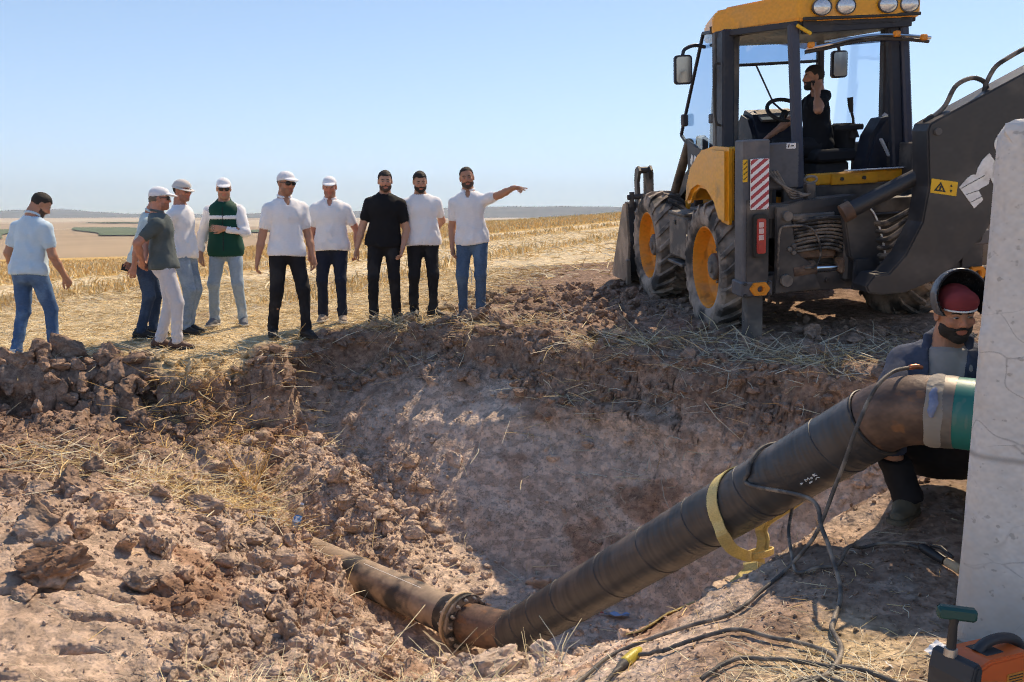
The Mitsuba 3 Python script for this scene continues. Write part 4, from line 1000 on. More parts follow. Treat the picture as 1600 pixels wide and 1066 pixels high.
# raised rear window: its frame edge on under the roof
rw = subkey(BH, 'raised_window')
bar = catmull([(-.34, -.50, 2.80), (-.15, -.56, 2.825), (.1, -.60, 2.87), (.35, -.62, 2.885), (.62, -.62, 2.87), (.86, -.60, 2.845)], 24)
bp('frame', MB().tube(bar, .016, 8), 'chrome', 40, rw)
bp('frame', MB().tube(bar + [0, .03, -.03], .018, 8), 'machine_dark', 40, rw)
pv = np.array([bar[0] + [0, .04, 0], bar[8] + [0, .04, 0], bar[-1] + [0, .04, 0], (.80, .55, 2.98), (-.30, .55, 2.96)])
bp('pane', gl(pv), 'cab_glass', False, rw)
for q in ((-.30, -.52, 2.83), (.50, -.63, 2.89), (.78, -.62, 2.85)):
    bp('clip', MB().box(q, (.07, .05, .055), rotz(.3), b=.012), 'lamp_orange', 30, rw)
bp('latch', MB().beam((-.43, -.48, 3.02), (-.30, -.52, 2.93), .05, .03), 'sign_yellow', label='yellow latch at the top of the rear post')
# mirrors
for s, mx, arm in ((-1, (-1.10, .92, 2.735), [(-.82, 1.0, 2.97), (-.95, .97, 2.99), (-1.07, .94, 2.95), (-1.10, .93, 2.88)]), (1, (.97, 1.47, 2.75), [(.74, 1.48, 2.98), (.86, 1.48, 2.99), (.95, 1.47, 2.95), (.97, 1.47, 2.88)])):
    mk = subkey(BH, 'mirror')
    bp('arm', MB().tube(catmull(arm, 14), .020, 8), 'cab_dark', 40, mk)
    bp('housing', MB().tm(extr(rrect(.20, .31, .04), .07, .02), RXZm, mx), 'cab_dark', 40, mk)
    bp('glass', MB().tm(extr(rrect(.165, .27, .03), .01, .002), RXZm, np.array(mx) + [0, -.036, 0]), 'mirror_face', 40, mk)
# interior
bp('cab_floor', MB().box((.05, .5, 1.50), (1.6, 1.7, .10), b=.02), 'machine_dark')
bp('dashboard', MB().add(*plate(sg.Polygon([(.85, 1.55), (1.45, 1.55), (1.5, 2.1), (1.32, 2.28), (1.08, 2.22), (.92, 2.02)]).buffer(-.03).buffer(.03), .62, RYZ, (.02, 0, 0), .05)), 'cab_dark')
bp('dashboard_panel', MB().box((.05, 1.08, 2.20), (.46, .26, .03), rotx(.45), b=.01), 'dusty_grey')
sw = MB(); a = np.linspace(0, 2 * np.pi, 40); SR = rotx(.65)
sw.add(*tube_vf((np.stack([.20 * np.cos(a), .20 * np.sin(a), a * 0], 1) @ SR.T) + [.05, .86, 2.25], .022, 10, False))
for q in (0, 2.1, 4.2): sw.beam(np.array([.05, .86, 2.25]) - SR @ np.array([0, 0, .03]), np.array([.05, .86, 2.25]) + SR @ np.array([.19 * math.cos(q), .19 * math.sin(q), 0]), .03, .015, up=(0, 0, 1.0))
bp('steering_wheel', sw, 'sign_black', 40)
bp('steering_column', MB().cyl((.05, .86, 2.23), (.06, 1.15, 1.95), .04, 14), 'sign_black', 40)
seat = subkey(BH, 'seat')
bp('cushion', MB().box((.28, .30, 1.76), (.46, .48, .13), b=.05), 'seat_cloth', 40, seat)
bp('backrest', MB().box((.50, .40, 1.93), (.12, .42, .30), roty(.12), b=.05), 'seat_cloth', 40, seat)
bp('armrest', MB().box((.40, .06, 2.04), (.30, .07, .06), b=.025), 'seat_cloth', 40, seat)
bp('seat_base', MB().box((.28, .32, 1.62), (.36, .36, .16), b=.03), 'machine_dark', 30, seat)
con = subkey(BH, 'control_console')
bp('pod', MB().add(*plate(sg.Polygon([(.44, 1.56), (.98, 1.56), (.98, 2.0), (.80, 2.14), (.64, 2.12), (.53, 1.95)]).buffer(-.03).buffer(.03), .30, RXZm, (0, -.04, 0), .04)), 'cab_dark', 40, con)
bp('lever', MB().tube([(.50, .15, 1.95), (.49, .15, 2.12), (.46, .14, 2.20)], .014, 8), 'sign_black', 40, con)
bp('lever_grip', MB().tube([(.462, .14, 2.19), (.452, .14, 2.25), (.44, .135, 2.34)], [.018, .026, .030], 12), 'sign_black', 40, con)
bp('gaiter', MB().tube([(.505, .15, 1.93), (.50, .15, 2.0), (.495, .15, 2.06)], [.055, .035, .02], 14), 'sign_black', 40, con)
bp('pale_strip', MB().beam((.60, -.22, 1.915), (.755, -.22, 1.63), .015, .055, up=(0, 1, 0)), 'pale_plate', 30, con)
bp('paper', MB().add(*plate([(.78, 2.11), (.84, 2.17), (.91, 2.12), (.92, 2.03), (.83, 1.93), (.78, 2.04)], .01, RXZm, (-.02, .12, 0), .002)), 'pale_plate', 30, con, label='white paper stuck by the rear post')
rib_ = MB()
for k in range(7): rib_.lathe([(.03, -.02), (.065, -.008), (.065, .008), (.03, .02)], np.stack([np.array([0, 1.0, 0]), np.array([.0, 0, 1.0]), np.array([1.0, 0, 0])], 1) @ rotx(0.0), (1.10 - .012 * abs(k - 3), .25, 1.60 + .05 * k), 18)
bp('ribbed_hose', rib_, 'hose_rubber', 40)
# rear body sheet in orange
rp = MB(); rp.box((.28, -.46, 1.56), (1.16, .06, .115), b=.012)
bp('rear_sill', rp, 'machine_orange')
bp('rear_sill', MB().box((-.72, -.62, 1.60), (.40, .05, .15), roty(.05), b=.012), 'machine_orange')
bp('rear_panel', MB().box((.20, -.47, 1.28), (1.5, .05, .44), b=.01), 'machine_dark')
bp('sill_strip', MB().box((.42, -.50, 1.632), (.66, .05, .012), b=.003), 'pale_plate')
lug = MB(); lug.add(*plate(sg.Polygon([(.0, 1.50), (.48, 1.50), (.48, 1.60), (.36, 1.605), (.28, 1.58), (.18, 1.605), (.0, 1.61)]), .03, RXZm, (-.06, -.51, 0), .006))
bp('sill_bracket', lug, 'machine_orange')
for x in (.10, .33): bp('sill_bolt', MB().cyl((x - .06, -.525, 1.555), (x - .06, -.545, 1.555), .018, 10), 'dark_steel')

# rear frame, stabilisers and swing -------------------------------------
fm = MB(); fm.beam((-1.18, -1.0, 1.33), (1.18, -1.0, 1.33), .20, .13); fm.beam((-1.18, -1.0, .66), (1.18, -1.0, .66), .24, .17)
bp('rear_frame', fm, 'machine_dark')
bp('rear_frame_top', MB().add(*plate(sg.Polygon([(-.90, 1.36), (-.62, 1.42), (-.10, 1.44), (-.02, 1.38), (-.90, 1.28)]), .22, RXZm, (0, -1.0, 0), .01)), 'machine_dark')
fplate = sg.Polygon([(-.90, .58), (-.90, 1.38), (-.78, 1.38), (-.74, 1.20), (-.70, .95), (-.55, .84), (-.45, .60)])
bp('frame_plate', MB().add(*plate(fplate, .04, RXZm, (0, -1.14, 0), .008)), 'machine_dark')
for (x, z, r) in ((-.80, 1.295, .045), (-.80, .70, .055), (-.80, 1.30, .028)):
    bp('pin', MB().add(*tube_vf([(x, -1.15, z), (x, -1.20, z)], r, 18)), 'dusty_grey', 40)
for (x, z) in ((-.77, .99), (-.73, 1.02), (-.73, .955)): bp('frame_bolt', MB().cyl((x, -1.15, z), (x, -1.185, z), .020, 10), 'dusty_grey')
for s in (-1, 1):
    st_ = subkey(BH, 'stabiliser')
    x0 = s * 1.075
    up_ = .34 if s > 0 else 0.0                                   # the right one is drawn up
    bp('outer_post', MB().box((x0, -1.02, 1.31 + up_ / 2), (.25, .22, 1.36 - up_), b=.012), 'post_grey', 30, st_)
    bp('inner_leg', MB().box((x0 + .01, -1.02, .42 + up_ * 1.5), (.155, .14, .92 - up_), b=.01), 'dusty_grey', 30, st_)
    bp('foot', MB().box((x0 + .01, -1.02, .015 + up_ * 1.9), (.30, .26, .06), b=.02), 'dusty_grey', 30, st_)
    bp('collar', MB().box((x0, -1.03, .635 + up_), (.30, .26, .14), b=.012), 'post_grey', 30, st_)
    bp('back_plate', MB().box((x0 + s * -.01, -1.136, 1.06), (.21, .02, 1.6 - .80), b=.004), 'machine_dark', 30, st_)
    # striped board
    brd = sg.box(-.085, -.225, .085, .225)
    zc = 1.595
    bp('striped_board', MB().box((x0 + s * -.02, -1.150, zc), (.175, .012, .455), b=.002), 'sign_white', 30, st_)
    for k in range(-6, 9):
        band = sg.Polygon([(-.2, -.31 + .078 * k), (.2, .0 + .078 * k), (.2, .038 + .078 * k), (-.2, -.272 + .078 * k)]).intersection(brd)
        if band.area > 1e-4: bp('stripe', MB().add(*plate(band, .006, RXZm, (x0 + s * -.02, -1.157, zc), .001)), 'sign_red', 30, st_)
    bp('yellow_sticker', MB().box((x0 + .105 * -1 - .004, -1.133, 1.72), (.045, .005, .20), b=.001), 'sign_yellow', 30, st_)
    for k in range(4): bp('sticker_stripe', MB().beam((x0 - .125, -1.137, 1.64 + .045 * k), (x0 - .092, -1.137, 1.67 + .045 * k), .005, .012, up=(0, 1, 0)), 'sign_black', 30, st_)
    lamp = MB().tm(extr(rrect(.13, .40, .035), .07, .015), RXZm, (x0 + s * -.02, -1.165, 1.13))
    bp('lamp_housing', lamp, 'sign_black', 40, st_)
    bp('lamp_red', MB().tm(extr(rrect(.085, .32, .02), .02, .006), RXZm, (x0 + s * -.02, -1.203, 1.13)), 'lamp_red', 40, st_)
    for k in range(3): bp('lamp_segment', MB().box((x0 + s * -.015, -1.214, 1.235 - .058 * k), (.045, .012, .048), b=.004), 'lamp_pale', 30, st_)
    bp('lamp_segment', MB().box((x0 + s * -.015, -1.214, 1.02), (.048, .012, .09), b=.004), 'lamp_red', 30, st_)
    eye = sg.Polygon([(-.085, 0), (-.05, .05), (.05, .05), (.085, 0), (.05, -.05), (-.05, -.05)]).buffer(.01).difference(sg.Point(0, 0).buffer(.028))
    bp('orange_lug', MB().add(*plate(eye, .05, RXZm, (x0 + .02, -1.175, .64), .008)), 'lamp_orange', 40, st_)
    # panel inboard of the post, with latch
    bp('side_panel', MB().box((s * .79, -.98, 1.74), (.34, .06, .42), b=.015), 'post_grey', 30, st_)
    bp('panel_eye', MB().add(*tube_vf([(s * .90, -1.01, 1.90), (s * .90, -1.03, 1.90)], .03, 14)), 'dusty_grey', 40, st_)
bp('tow_eye', MB().add(*tube_vf(np.stack([-.51 + .06 * np.cos(a), -1.02 + a * 0, 1.60 + .03 * np.sin(a)], 1), .012, 8, False)), 'dusty_grey', 40)
bp('tow_post', MB().box((-.51, -1.0, 1.46), (.09, .09, .22), b=.012), 'machine_dark')
# valve hoses across the frame
hr = np.random.default_rng(8)
for k in range(9):
    z = 1.24 - .035 * k
    pts_ = [(-.70 + .02 * hr.random(), -1.08, z - .02), (-.55, -1.13 - .02 * hr.random(), z + .02 * hr.random()), (-.35, -1.16, z + .012), (-.18, -1.15, z - .02 - .06 * (k / 9)), (-.10, -1.10, z - .10 - .05 * (k / 9))]
    bp('hose', MB().tube(catmull(pts_, 20), .014 if k else .022, 8), 'hose_rubber', 40)
bp('hose', MB().tube(catmull([(-.88, -1.19, .72), (-.885, -1.19, .95), (-.87, -1.19, 1.17), (-.80, -1.2, 1.205), (-.62, -1.2, 1.19), (-.53, -1.2, 1.11), (-.48, -1.2, .95), (-.52, -1.19, .82), (-.62, -1.18, .80)], 46), .011, 8), 'hose_rubber', 40)
bp('pipe_block', MB().box((-.52, -1.08, 1.27), (.42, .10, .06), b=.02), 'dusty_grey')
bp('pipe_block', MB().box((-.48, -1.05, .92), (.40, .10, .10), b=.02), 'rusty_machine' if 'rusty_machine' in scene else mat('rusty_machine', pr(dusty((.10, .06, .04), (.26, .17, .11), .4, .7, 7.0, .7), .7)))
bp('swing_cylinder', MB().cyl((-.72, -1.10, .77), (-.50, -1.10, .79), .075, 18), 'rusty_machine')
bp('swing_rod', MB().cyl((-.52, -1.12, .785), (-.26, -1.12, .785), .032, 16), 'chrome', 40)
bp('rod_eye', MB().box((-.20, -1.12, .80), (.16, .14, .15), b=.02), 'rusty_machine')
qp = sg.Polygon([(-.28, 1.42), (-.11, 1.38), (-.02, 1.27), (.06, 1.05), (.10, .86), (.07, .76), (-.16, .80), (-.24, .90), (-.30, 1.25)]).buffer(-.02).buffer(.02)
bp('swing_plate', MB().add(*plate(qp, .09, RXZm, (0, -1.24, 0), .012)), 'boom_dark', 30)
bp('swing_casting', MB().box((-.12, -1.08, 1.02), (.26, .26, .74), b=.03), 'machine_dark')
rim_ = catmull([(-.20, -1.29, 1.40), (-.11, -1.29, 1.37), (-.01, -1.29, 1.26), (.065, -1.29, 1.05), (.11, -1.29, .85), (.105, -1.29, .80)], 24)
bp('plate_edge', MB().tube(rim_, .008, 6), 'pale_plate', 40)
lugp = sg.Polygon([(-.22, .88), (-.08, .88), (.05, .70), (.03, .60), (-.06, .575), (-.24, .60)]).buffer(-.02).buffer(.02)
bp('swing_lug', MB().add(*plate(lugp, .06, RXZm, (0, -1.34, 0), .01)), 'boom_dark', 30)
for (x, z) in ((-.12, .735), (-.055, .715), (-.035, .65)): bp('swing_bolt', MB().cyl((x, -1.36, z), (x, -1.40, z), .030, 14), 'dusty_grey')
for k in range(4):
    bp('cab_hose', MB().tube(catmull([(-.93 + .03 * k, -1.02, 1.70), (-.86 + .03 * k, -1.08, 1.60 - .02 * k), (-.72, -1.09, 1.52 - .025 * k), (-.58 + .02 * k, -1.04, 1.47)], 16), .012, 8), 'hose_rubber', 40)
bp('panel_label', MB().box((-.70, -1.012, 1.915), (.09, .004, .05), b=.001), 'sign_white')
bp('panel_label', MB().box((-.725, -1.016, 1.915), (.012, .004, .03), b=.001), 'sign_black'); bp('panel_label', MB().box((-.69, -1.016, 1.915), (.03, .004, .010), b=.001), 'sign_black')
for z in (.585, .69):
    for x in (-1.19, -.965): bp('collar_bolt', MB().cyl((x, -1.155, z), (x, -1.178, z), .016, 8), 'dark_steel')
for x in (-.62, -.38, .35, .62, .88): bp('frame_bolt', MB().cyl((x, -1.12, .67), (x, -1.145, .67), .020, 8), 'dark_steel')
bp('grab_rail', MB().tube(catmull([(-.90, .30, 2.75), (-.96, .30, 2.70), (-.965, .26, 2.2), (-.91, .25, 2.12)], 18), .013, 8), 'sign_black', 40)
bp('wiper', MB().tube([(-.05, 1.47, 2.79), (.18, 1.50, 2.35)], .010, 6), 'sign_black', 40)
bp('roof_strip', MB().beam((-.40, -.55, 3.065), (.78, -.55, 3.075), .02, .03), 'sign_black')
# boom ------------------------------------------------------------------
bpoly = sg.Polygon([(-.33, .70), (-.25, .80), (-.12, .80), (.03, .96), (.17, 1.23), (.215, 1.53), (.18, 2.0), (.20, 2.06), (.26, 2.09), (1.14, 2.49), (1.9, 2.83), (2.7, 3.10), (2.7, 2.75), (2.0, 2.42), (1.55, 2.14), (1.19, 1.76), (.97, 1.43), (.75, 1.08), (.52, .84), (.28, .70), (.04, .62), (-.17, .62), (-.30, .64)]).buffer(-.02).buffer(.02)
BOOM = bp('boom', MB().add(*plate(bpoly, .26, RXZm, (0, -1.63, 0), .014)), 'boom_dark', 30)
bp('boom_pin', MB().cyl((.265, -1.76, 1.99), (.265, -1.785, 1.99), .030, 16), 'dusty_grey')
bp('boom_cylinder', MB().cyl((-.34, -1.36, 1.31), (.26, -1.50, 1.61), .072, 20), 'boom_dark', 40)
bp('boom_cylinder_end', MB().cyl((-.36, -1.355, 1.30), (-.28, -1.37, 1.34), .085, 20), 'rusty_machine', 40)
for k in range(6):
    z0 = 1.22 - .075 * k
    bp('boom_hose', MB().tube(catmull([(-.05 + .01 * k, -1.18, z0 - .02), (.04 + .01 * k, -1.34, z0 - .03), (.12, -1.42, z0 + .02), (.26, -1.46, z0 + .10 + .02 * k)], 18), .020 if k % 2 else .026, 8), 'hose_rubber', 40)
bp('boom_hose', MB().tube(catmull([(.25, -1.62, 2.08), (.30, -1.62, 2.11), (.41, -1.62, 2.20), (.50, -1.62, 2.36), (.64, -1.62, 2.42), (.75, -1.62, 2.39), (.79, -1.62, 2.33)], 30), .020, 10), 'hose_rubber', 40)
bp('boom_hose', MB().tube(catmull([(.75, -1.64, 2.30), (.77, -1.64, 2.38), (.84, -1.64, 2.50), (.95, -1.64, 2.57), (1.12, -1.64, 2.65), (1.5, -1.64, 2.80), (1.9, -1.64, 2.86)], 30), .020, 10), 'hose_rubber', 40)
bp('hose_fitting', MB().tube([(.235, -1.62, 2.07), (.27, -1.62, 2.10), (.30, -1.62, 2.115)], .026, 10), 'sign_black', 40)
stk = subkey(BH, 'warning_sticker')
bp('board', MB().add(*plate([(.232, 1.60), (.475, 1.555), (.465, 1.435), (.225, 1.48)], .006, RXZm, (0, -1.764, 0), .001)), 'sign_yellow', 30, stk)
tri = sg.Polygon([(.255, 1.495), (.365, 1.475), (.315, 1.565)]); tri = tri.difference(tri.buffer(-.012))
bp('triangle', MB().add(*plate(tri, .004, RXZm, (0, -1.769, 0), .001)), 'sign_black', 30, stk)
bp('symbol', MB().add(*plate([(.30, 1.498), (.315, 1.495), (.325, 1.53), (.31, 1.535)], .004, RXZm, (0, -1.769, 0), .001)), 'sign_black', 30, stk)
for dz, sgn_ in ((.012, 1), (-.012, -1)):
    bp('arrow', MB().add(*plate([(.40, 1.508 + dz), (.425, 1.503 + dz), (.413, 1.503 + dz + sgn_ * .025)], .004, RXZm, (0, -1.769, 0), .001)), 'sign_black', 30, stk)
lg = subkey(BH, 'logo')
bp('letter', MB().add(*plate(sg.Polygon([(.49, 1.51), (.56, 1.585), (.60, 1.61), (.64, 1.61), (.65, 1.66), (.69, 1.73), (.75, 1.785), (.84, 1.67), (.85, 1.56), (.81, 1.51), (.77, 1.58), (.76, 1.52), (.70, 1.495), (.67, 1.475), (.72, 1.39), (.64, 1.32)]), .006, RXZm, (0, -1.764, 0), .001)), 'logo_white', 30, lg)
bp('letter', MB().add(*plate(sg.Point(.875, 1.86).buffer(.085), .006, RXZm, (0, -1.764, 0), .001)), 'logo_white', 30, lg)
for q0_, q1_ in (((.505, 1.50), (.72, 1.60)), ((.555, 1.445), (.675, 1.475)), ((.60, 1.375), (.70, 1.42))):
    bp('letter_line', MB().beam((q0_[0], -1.768, q0_[1]), (q1_[0], -1.768, q1_[1]), .004, .010, up=(0, 1, 0), b=.001), 'sign_black', 30, lg)
# loader --------------------------------------------------------------
for s in (-1, 1):
    ld = MB()
    ld.beam((s * .60, 1.55, 1.78), (s * .68, 2.75, 1.12), .10, .20, up=(0, .4, 1)); ld.beam((s * .68, 2.70, 1.16), (s * .72, 3.20, .42), .10, .18, up=(0, 1, .4))
    bp('loader_arm', ld, 'machine_dark')
bp('loader_tower', MB().beam((-.74, 1.62, 1.0), (-.74, 1.32, 2.0), .10, .14, up=(0, 1, .3)), 'machine_dark')
bp('loader_tower', MB().beam((.74, 1.62, 1.0), (.74, 1.45, 1.8), .10, .14, up=(0, 1, .3)), 'machine_dark')
bp('tower_strip', MB().beam((-.80, 1.44, 1.28), (-.80, 1.30, 2.0), .03, .10, up=(0, 1, .3)), 'rim_orange', label='faded orange strip beside the loader tower')
bp('loader_cylinder', MB().cyl((-.86, 1.45, 1.95), (-.80, 2.55, 1.0), .055, 16), 'machine_dark', 40)
lk = MB()
lk.add(*plate(sg.Polygon([(2.98, 1.0), (3.02, 1.42), (2.92, 1.58), (3.0, 1.64), (3.12, 1.60), (3.18, 1.46), (3.14, 1.0)]), .04, RYZ, (-1.06, 0, 0)))
lk.add(*plate(sg.Polygon([(2.98, 1.0), (3.02, 1.42), (2.92, 1.58), (3.0, 1.64), (3.12, 1.60), (3.18, 1.46), (3.14, 1.0)]), .04, RYZ, (-.90, 0, 0)))
lk.cyl((-1.08, 3.05, 1.58), (-.88, 3.05, 1.58), .045, 14)
bp('tilt_link', lk, 'machine_dark')
bp('tilt_link', MB().box((-.90, 3.10, 1.36), (.10, .20, .40), b=.02), 'dusty_grey')
bk = subkey(BH, 'bucket')
side = sg.Polygon([(3.12, 1.16), (3.02, .60), (3.10, .20), (3.30, .05), (4.0, .03), (4.02, .10), (3.30, 1.12)])
for s in (-1, 1): bp('side_plate', MB().add(*plate(side, .035, RYZ, (s * 1.20, 0, 0))), 'bucket_steel', 30, bk)
bkb = MB(); prof_ = [(3.28, 1.14), (3.12, 1.14), (3.03, .62), (3.10, .22), (3.30, .06), (4.0, .05)]
for q in range(len(prof_) - 1):
    (y0, z0), (y1, z1) = prof_[q], prof_[q + 1]; bkb.beam((0, y0, z0), (0, y1, z1), 2.38, .03, up=(0, -.3, 1) if abs(z1 - z0) < .3 else (0, 1, .2))
bp('shell', bkb, 'machine_dark', 30, bk)
bp('edge_bar', MB().box((-1.23, 3.02, .22), (.06, .10, .34), b=.01), 'bucket_steel', 30, bk)
bp('top_bar', MB().tube([(-1.22, 3.0, 1.23), (-.7, 3.0, 1.25)], .035, 12), 'machine_dark', 40, bk)
bp('top_bar', MB().cyl((-1.16, 3.0, 1.10), (-1.16, 3.0, 1.30), .035, 12), 'machine_dark', 40, bk)
bp('ram', MB().cyl((-1.06, 2.96, 1.02), (-1.02, 2.94, .66), .045, 14), 'chrome', 40, bk)
for x, z in ((-1.02, .6), (-.98, .45)): bp('link', MB().beam((x - .1, 2.95, z + .45), (x + .06, 2.93, z - .25), .05, .07, up=(0, 1, 0)), 'machine_dark', 30, bk)
# white lettering on the side of the bonnet panel above the fender
sp = MB().add(*plate(sg.Polygon([(.62, 1.55), (1.25, 1.55), (1.28, 1.98), (.75, 1.86)]), .03, RYZ, (-.93, 0, 0)))
bp('side_cowl', sp, 'cab_dark')
for k, w_ in enumerate((.07, .05, .09, .06)):
    bp('cowl_mark', MB().box((-.948, .74 + .12 * k, 1.72 + .012 * k), (.006, w_, .11), rotx(.3 + .2 * (k % 2)), b=.001), 'logo_white', label=None)

# ------------------------------------------------------------------ silver car parked beyond the boom
mat('car_silver', pr((.33, .34, .35), .28, .55, .5, clearcoat=.8)); mat('car_glass', pr((.03, .035, .04), .06, 0, .6)); mat('car_white', pr((.62, .66, .70), .3, 0, .5, clearcoat=.6))
CR = rotz(math.radians(-52)); CO = np.array([6.35, 11.3, .50])
car = thing('parked_car', 'silver car parked beyond the backhoe boom, half hidden by the concrete block', 'car')
def cpart(name, mb, m, sm_=35): return part(car, name, mb, m, smooth=sm_, M=(CR, CO))
side_ = sg.Polygon([(-2.05, .35), (-2.1, .62), (-2.02, .86), (-1.85, .98), (-1.5, 1.05), (.9, 1.02), (1.8, .90), (2.05, .72), (2.1, .35)]).buffer(-.05).buffer(.05)
cpart('body', MB().tm(extr(side_, 1.72, .16), RXZ), 'car_silver')
cab_ = sg.Polygon([(-1.75, 1.0), (-1.35, 1.44), (-.2, 1.50), (.35, 1.42), (.95, 1.0)]).buffer(-.05).buffer(.05)
cpart('cabin', MB().tm(extr(cab_, 1.50, .14), RXZ), 'car_glass')
cpart('roof', MB().tm(extr(sg.Polygon([(-1.4, 1.43), (-1.3, 1.50), (-.2, 1.545), (.3, 1.47), (.3, 1.44)]), 1.40, .03), RXZ), 'car_silver')
for x in (-1.3, 1.3):
    for y in (-.78, .78):
        b = MB(); b.lathe([(.18, -.09), (.30, -.10), (.32, -.06), (.32, .06), (.30, .10), (.18, .09)], np.array([[1.0, 0, 0], [0, 0, 1], [0, 1, 0]]), (x, y, .32), 28); cpart('wheel', b, 'tyre_rubber')
for y in (-.72, .72):
    cpart('tail_lamp', MB().box((-2.07, y, .80), (.06, .22, .16), b=.02), 'lamp_red'); cpart('headlight', MB().box((2.03, y, .70), (.06, .28, .12), b=.02), 'lamp_lens')
cpart('bumper', MB().box((-2.1, 0, .48), (.14, 1.6, .22), b=.05), 'car_silver')
# ------------------------------------------------------------------ people: implicit bodies turned into meshes
def surface_net(val, lo, h):
    s = val < 0
    nx, ny, nz = val.shape
    cs = s[:-1, :-1, :-1].astype(np.int8)
    cnt = np.zeros((nx - 1, ny - 1, nz - 1), np.int8)
    for a in (0, 1):
        for b in (0, 1):
            for c in (0, 1):
                cnt += s[a:nx - 1 + a, b:ny - 1 + b, c:nz - 1 + c]
    act = (cnt > 0) & (cnt < 8)
    idx = -np.ones(act.shape, np.int64); I = np.argwhere(act); idx[act] = np.arange(len(I))
    acc = np.zeros((len(I), 3)); num = np.zeros(len(I))
    corners = [(a, b, c) for a in (0, 1) for b in (0, 1) for c in (0, 1)]
    cv = {k: val[I[:, 0] + k[0], I[:, 1] + k[1], I[:, 2] + k[2]] for k in corners}
    for p in corners:
        for ax in range(3):
            if p[ax] == 0:
                q = tuple(1 if i == ax else p[i] for i in range(3))
                v0, v1 = cv[p], cv[q]
                m = (v0 < 0) != (v1 < 0)
                t = np.where(m, v0 / np.where(m, v0 - v1, 1), 0)
                pos = np.array(p, float)[None] + np.eye(3)[ax] * t[:, None]
                acc[m] += pos[m]; num[m] += 1
    V = lo + h * (I + acc / num[:, None])
    F = []
    for ax in range(3):
        o = [i for i in range(3) if i != ax]
        A = s; sl0 = [slice(1, -1)] * 3; sl0[ax] = slice(0, -1); sl1 = [slice(1, -1)] * 3; sl1[ax] = slice(1, None)
        s0, s1 = s[tuple(sl0)], s[tuple(sl1)]
        E_ = np.argwhere(s0 != s1)
        if not len(E_): continue
        fl = s0[tuple(E_.T)]
        base = E_ + 1; base[:, ax] -= 1
        def cell(d1, d2):
            c = base.copy(); c[:, o[0]] -= d1; c[:, o[1]] -= d2
            return idx[c[:, 0], c[:, 1], c[:, 2]]
        q = np.stack([cell(1, 1), cell(0, 1), cell(0, 0), cell(1, 0)], 1)
        flip = fl if ax != 1 else ~fl
        q = np.where(flip[:, None], q, q[:, ::-1])
        F.append(q)
    F = np.vstack(F)
    return V, np.vstack([F[:, [0, 1, 2]], F[:, [0, 2, 3]]])

class SDF:
    """a grid of signed distances with smooth unions, built piece by piece inside each piece's box"""
    def __init__(self, lo, hi, h):
        self.lo = np.asarray(lo, float); self.h = h
        self.n = np.ceil((np.asarray(hi) - self.lo) / h).astype(int) + 1
        self.val = np.full(self.n, .2)
    def block(self, lo, hi):
        a = np.clip(np.floor((np.asarray(lo) - self.lo) / self.h).astype(int), 0, self.n); b = np.clip(np.ceil((np.asarray(hi) - self.lo) / self.h).astype(int) + 1, 0, self.n)
        sl = tuple(slice(x, y) for x, y in zip(a, b))
        g = [self.lo[k] + self.h * np.arange(a[k], b[k]) for k in range(3)]
        if min(map(len, g)) == 0: return None, None
        return sl, np.stack(np.meshgrid(*g, indexing='ij'), -1)
    def put(self, sl, d, k, op='u'):
        v = self.val[sl]
        if op == 'u':
            h = np.clip(.5 + .5 * (v - d) / k, 0, 1); self.val[sl] = v * (1 - h) + d * h - k * h * (1 - h)
        else:
            h = np.clip(.5 - .5 * (v + d) / k, 0, 1); self.val[sl] = v * (1 - h) + (-d) * h + k * h * (1 - h)
    def cone(self, a, b, ra, rb, k=.03, op='u', flat=None):
        a, b = np.asarray(a, float), np.asarray(b, float); m = max(ra, rb) + k + .03
        sl, P = self.block(np.minimum(a, b) - m, np.maximum(a, b) + m)
        if sl is None: return self
        ab = b - a; t = np.clip(((P - a) @ ab) / max(ab @ ab, 1e-9), 0, 1)
        w = P - a - t[..., None] * ab
        if flat is not None:                                     # squashed along the given direction by the given factor
            u, s = flat; w = w + (w @ u)[..., None] * u * (1 / s - 1)
        self.put(sl, np.linalg.norm(w, axis=-1) - (ra + (rb - ra) * t), k, op); return self
    def ell(self, c, r, R=None, k=.03, op='u'):
        c, r = np.asarray(c, float), np.asarray(r, float); m = r.max() + k + .03
        sl, P = self.block(c - m, c + m)
        if sl is None: return self
        q = P - c
        if R is not None: q = q @ R
        k0 = np.linalg.norm(q / r, axis=-1); k1 = np.linalg.norm(q / (r * r), axis=-1)
        self.put(sl, k0 * (k0 - 1) / np.maximum(k1, 1e-6), k, op); return self
    def all(self):
        return self.block(self.lo, self.lo + self.h * (self.n - 1))
    def cut(self, c, n, k=.006):
        """keeps the side of the plane through c that n points away from"""
        sl, P = self.all(); self.val = np.maximum(self.val, (P - np.asarray(c)) @ norm(n)); return self
    def noise(self, amp, freq, seed, sq=(1, 1, 1), ridged=False):
        sl, P = self.all(); near = np.abs(self.val) < .04
        q = P[near] * freq * np.asarray(sq)
        f = meshkit.fbm(q, 3, seed) - .5
        if ridged: f = .5 - 2 * np.abs(f)
        self.val[near] += amp * f * (1.0); return self
    def mesh(self):
        v = self.val.copy()
        for ax in range(3):
            s0 = [slice(None)] * 3; s0[ax] = 0; s1 = [slice(None)] * 3; s1[ax] = -1
            v[tuple(s0)] = np.maximum(v[tuple(s0)], .01); v[tuple(s1)] = np.maximum(v[tuple(s1)], .01)
        return surface_net(v, self.lo, self.h)

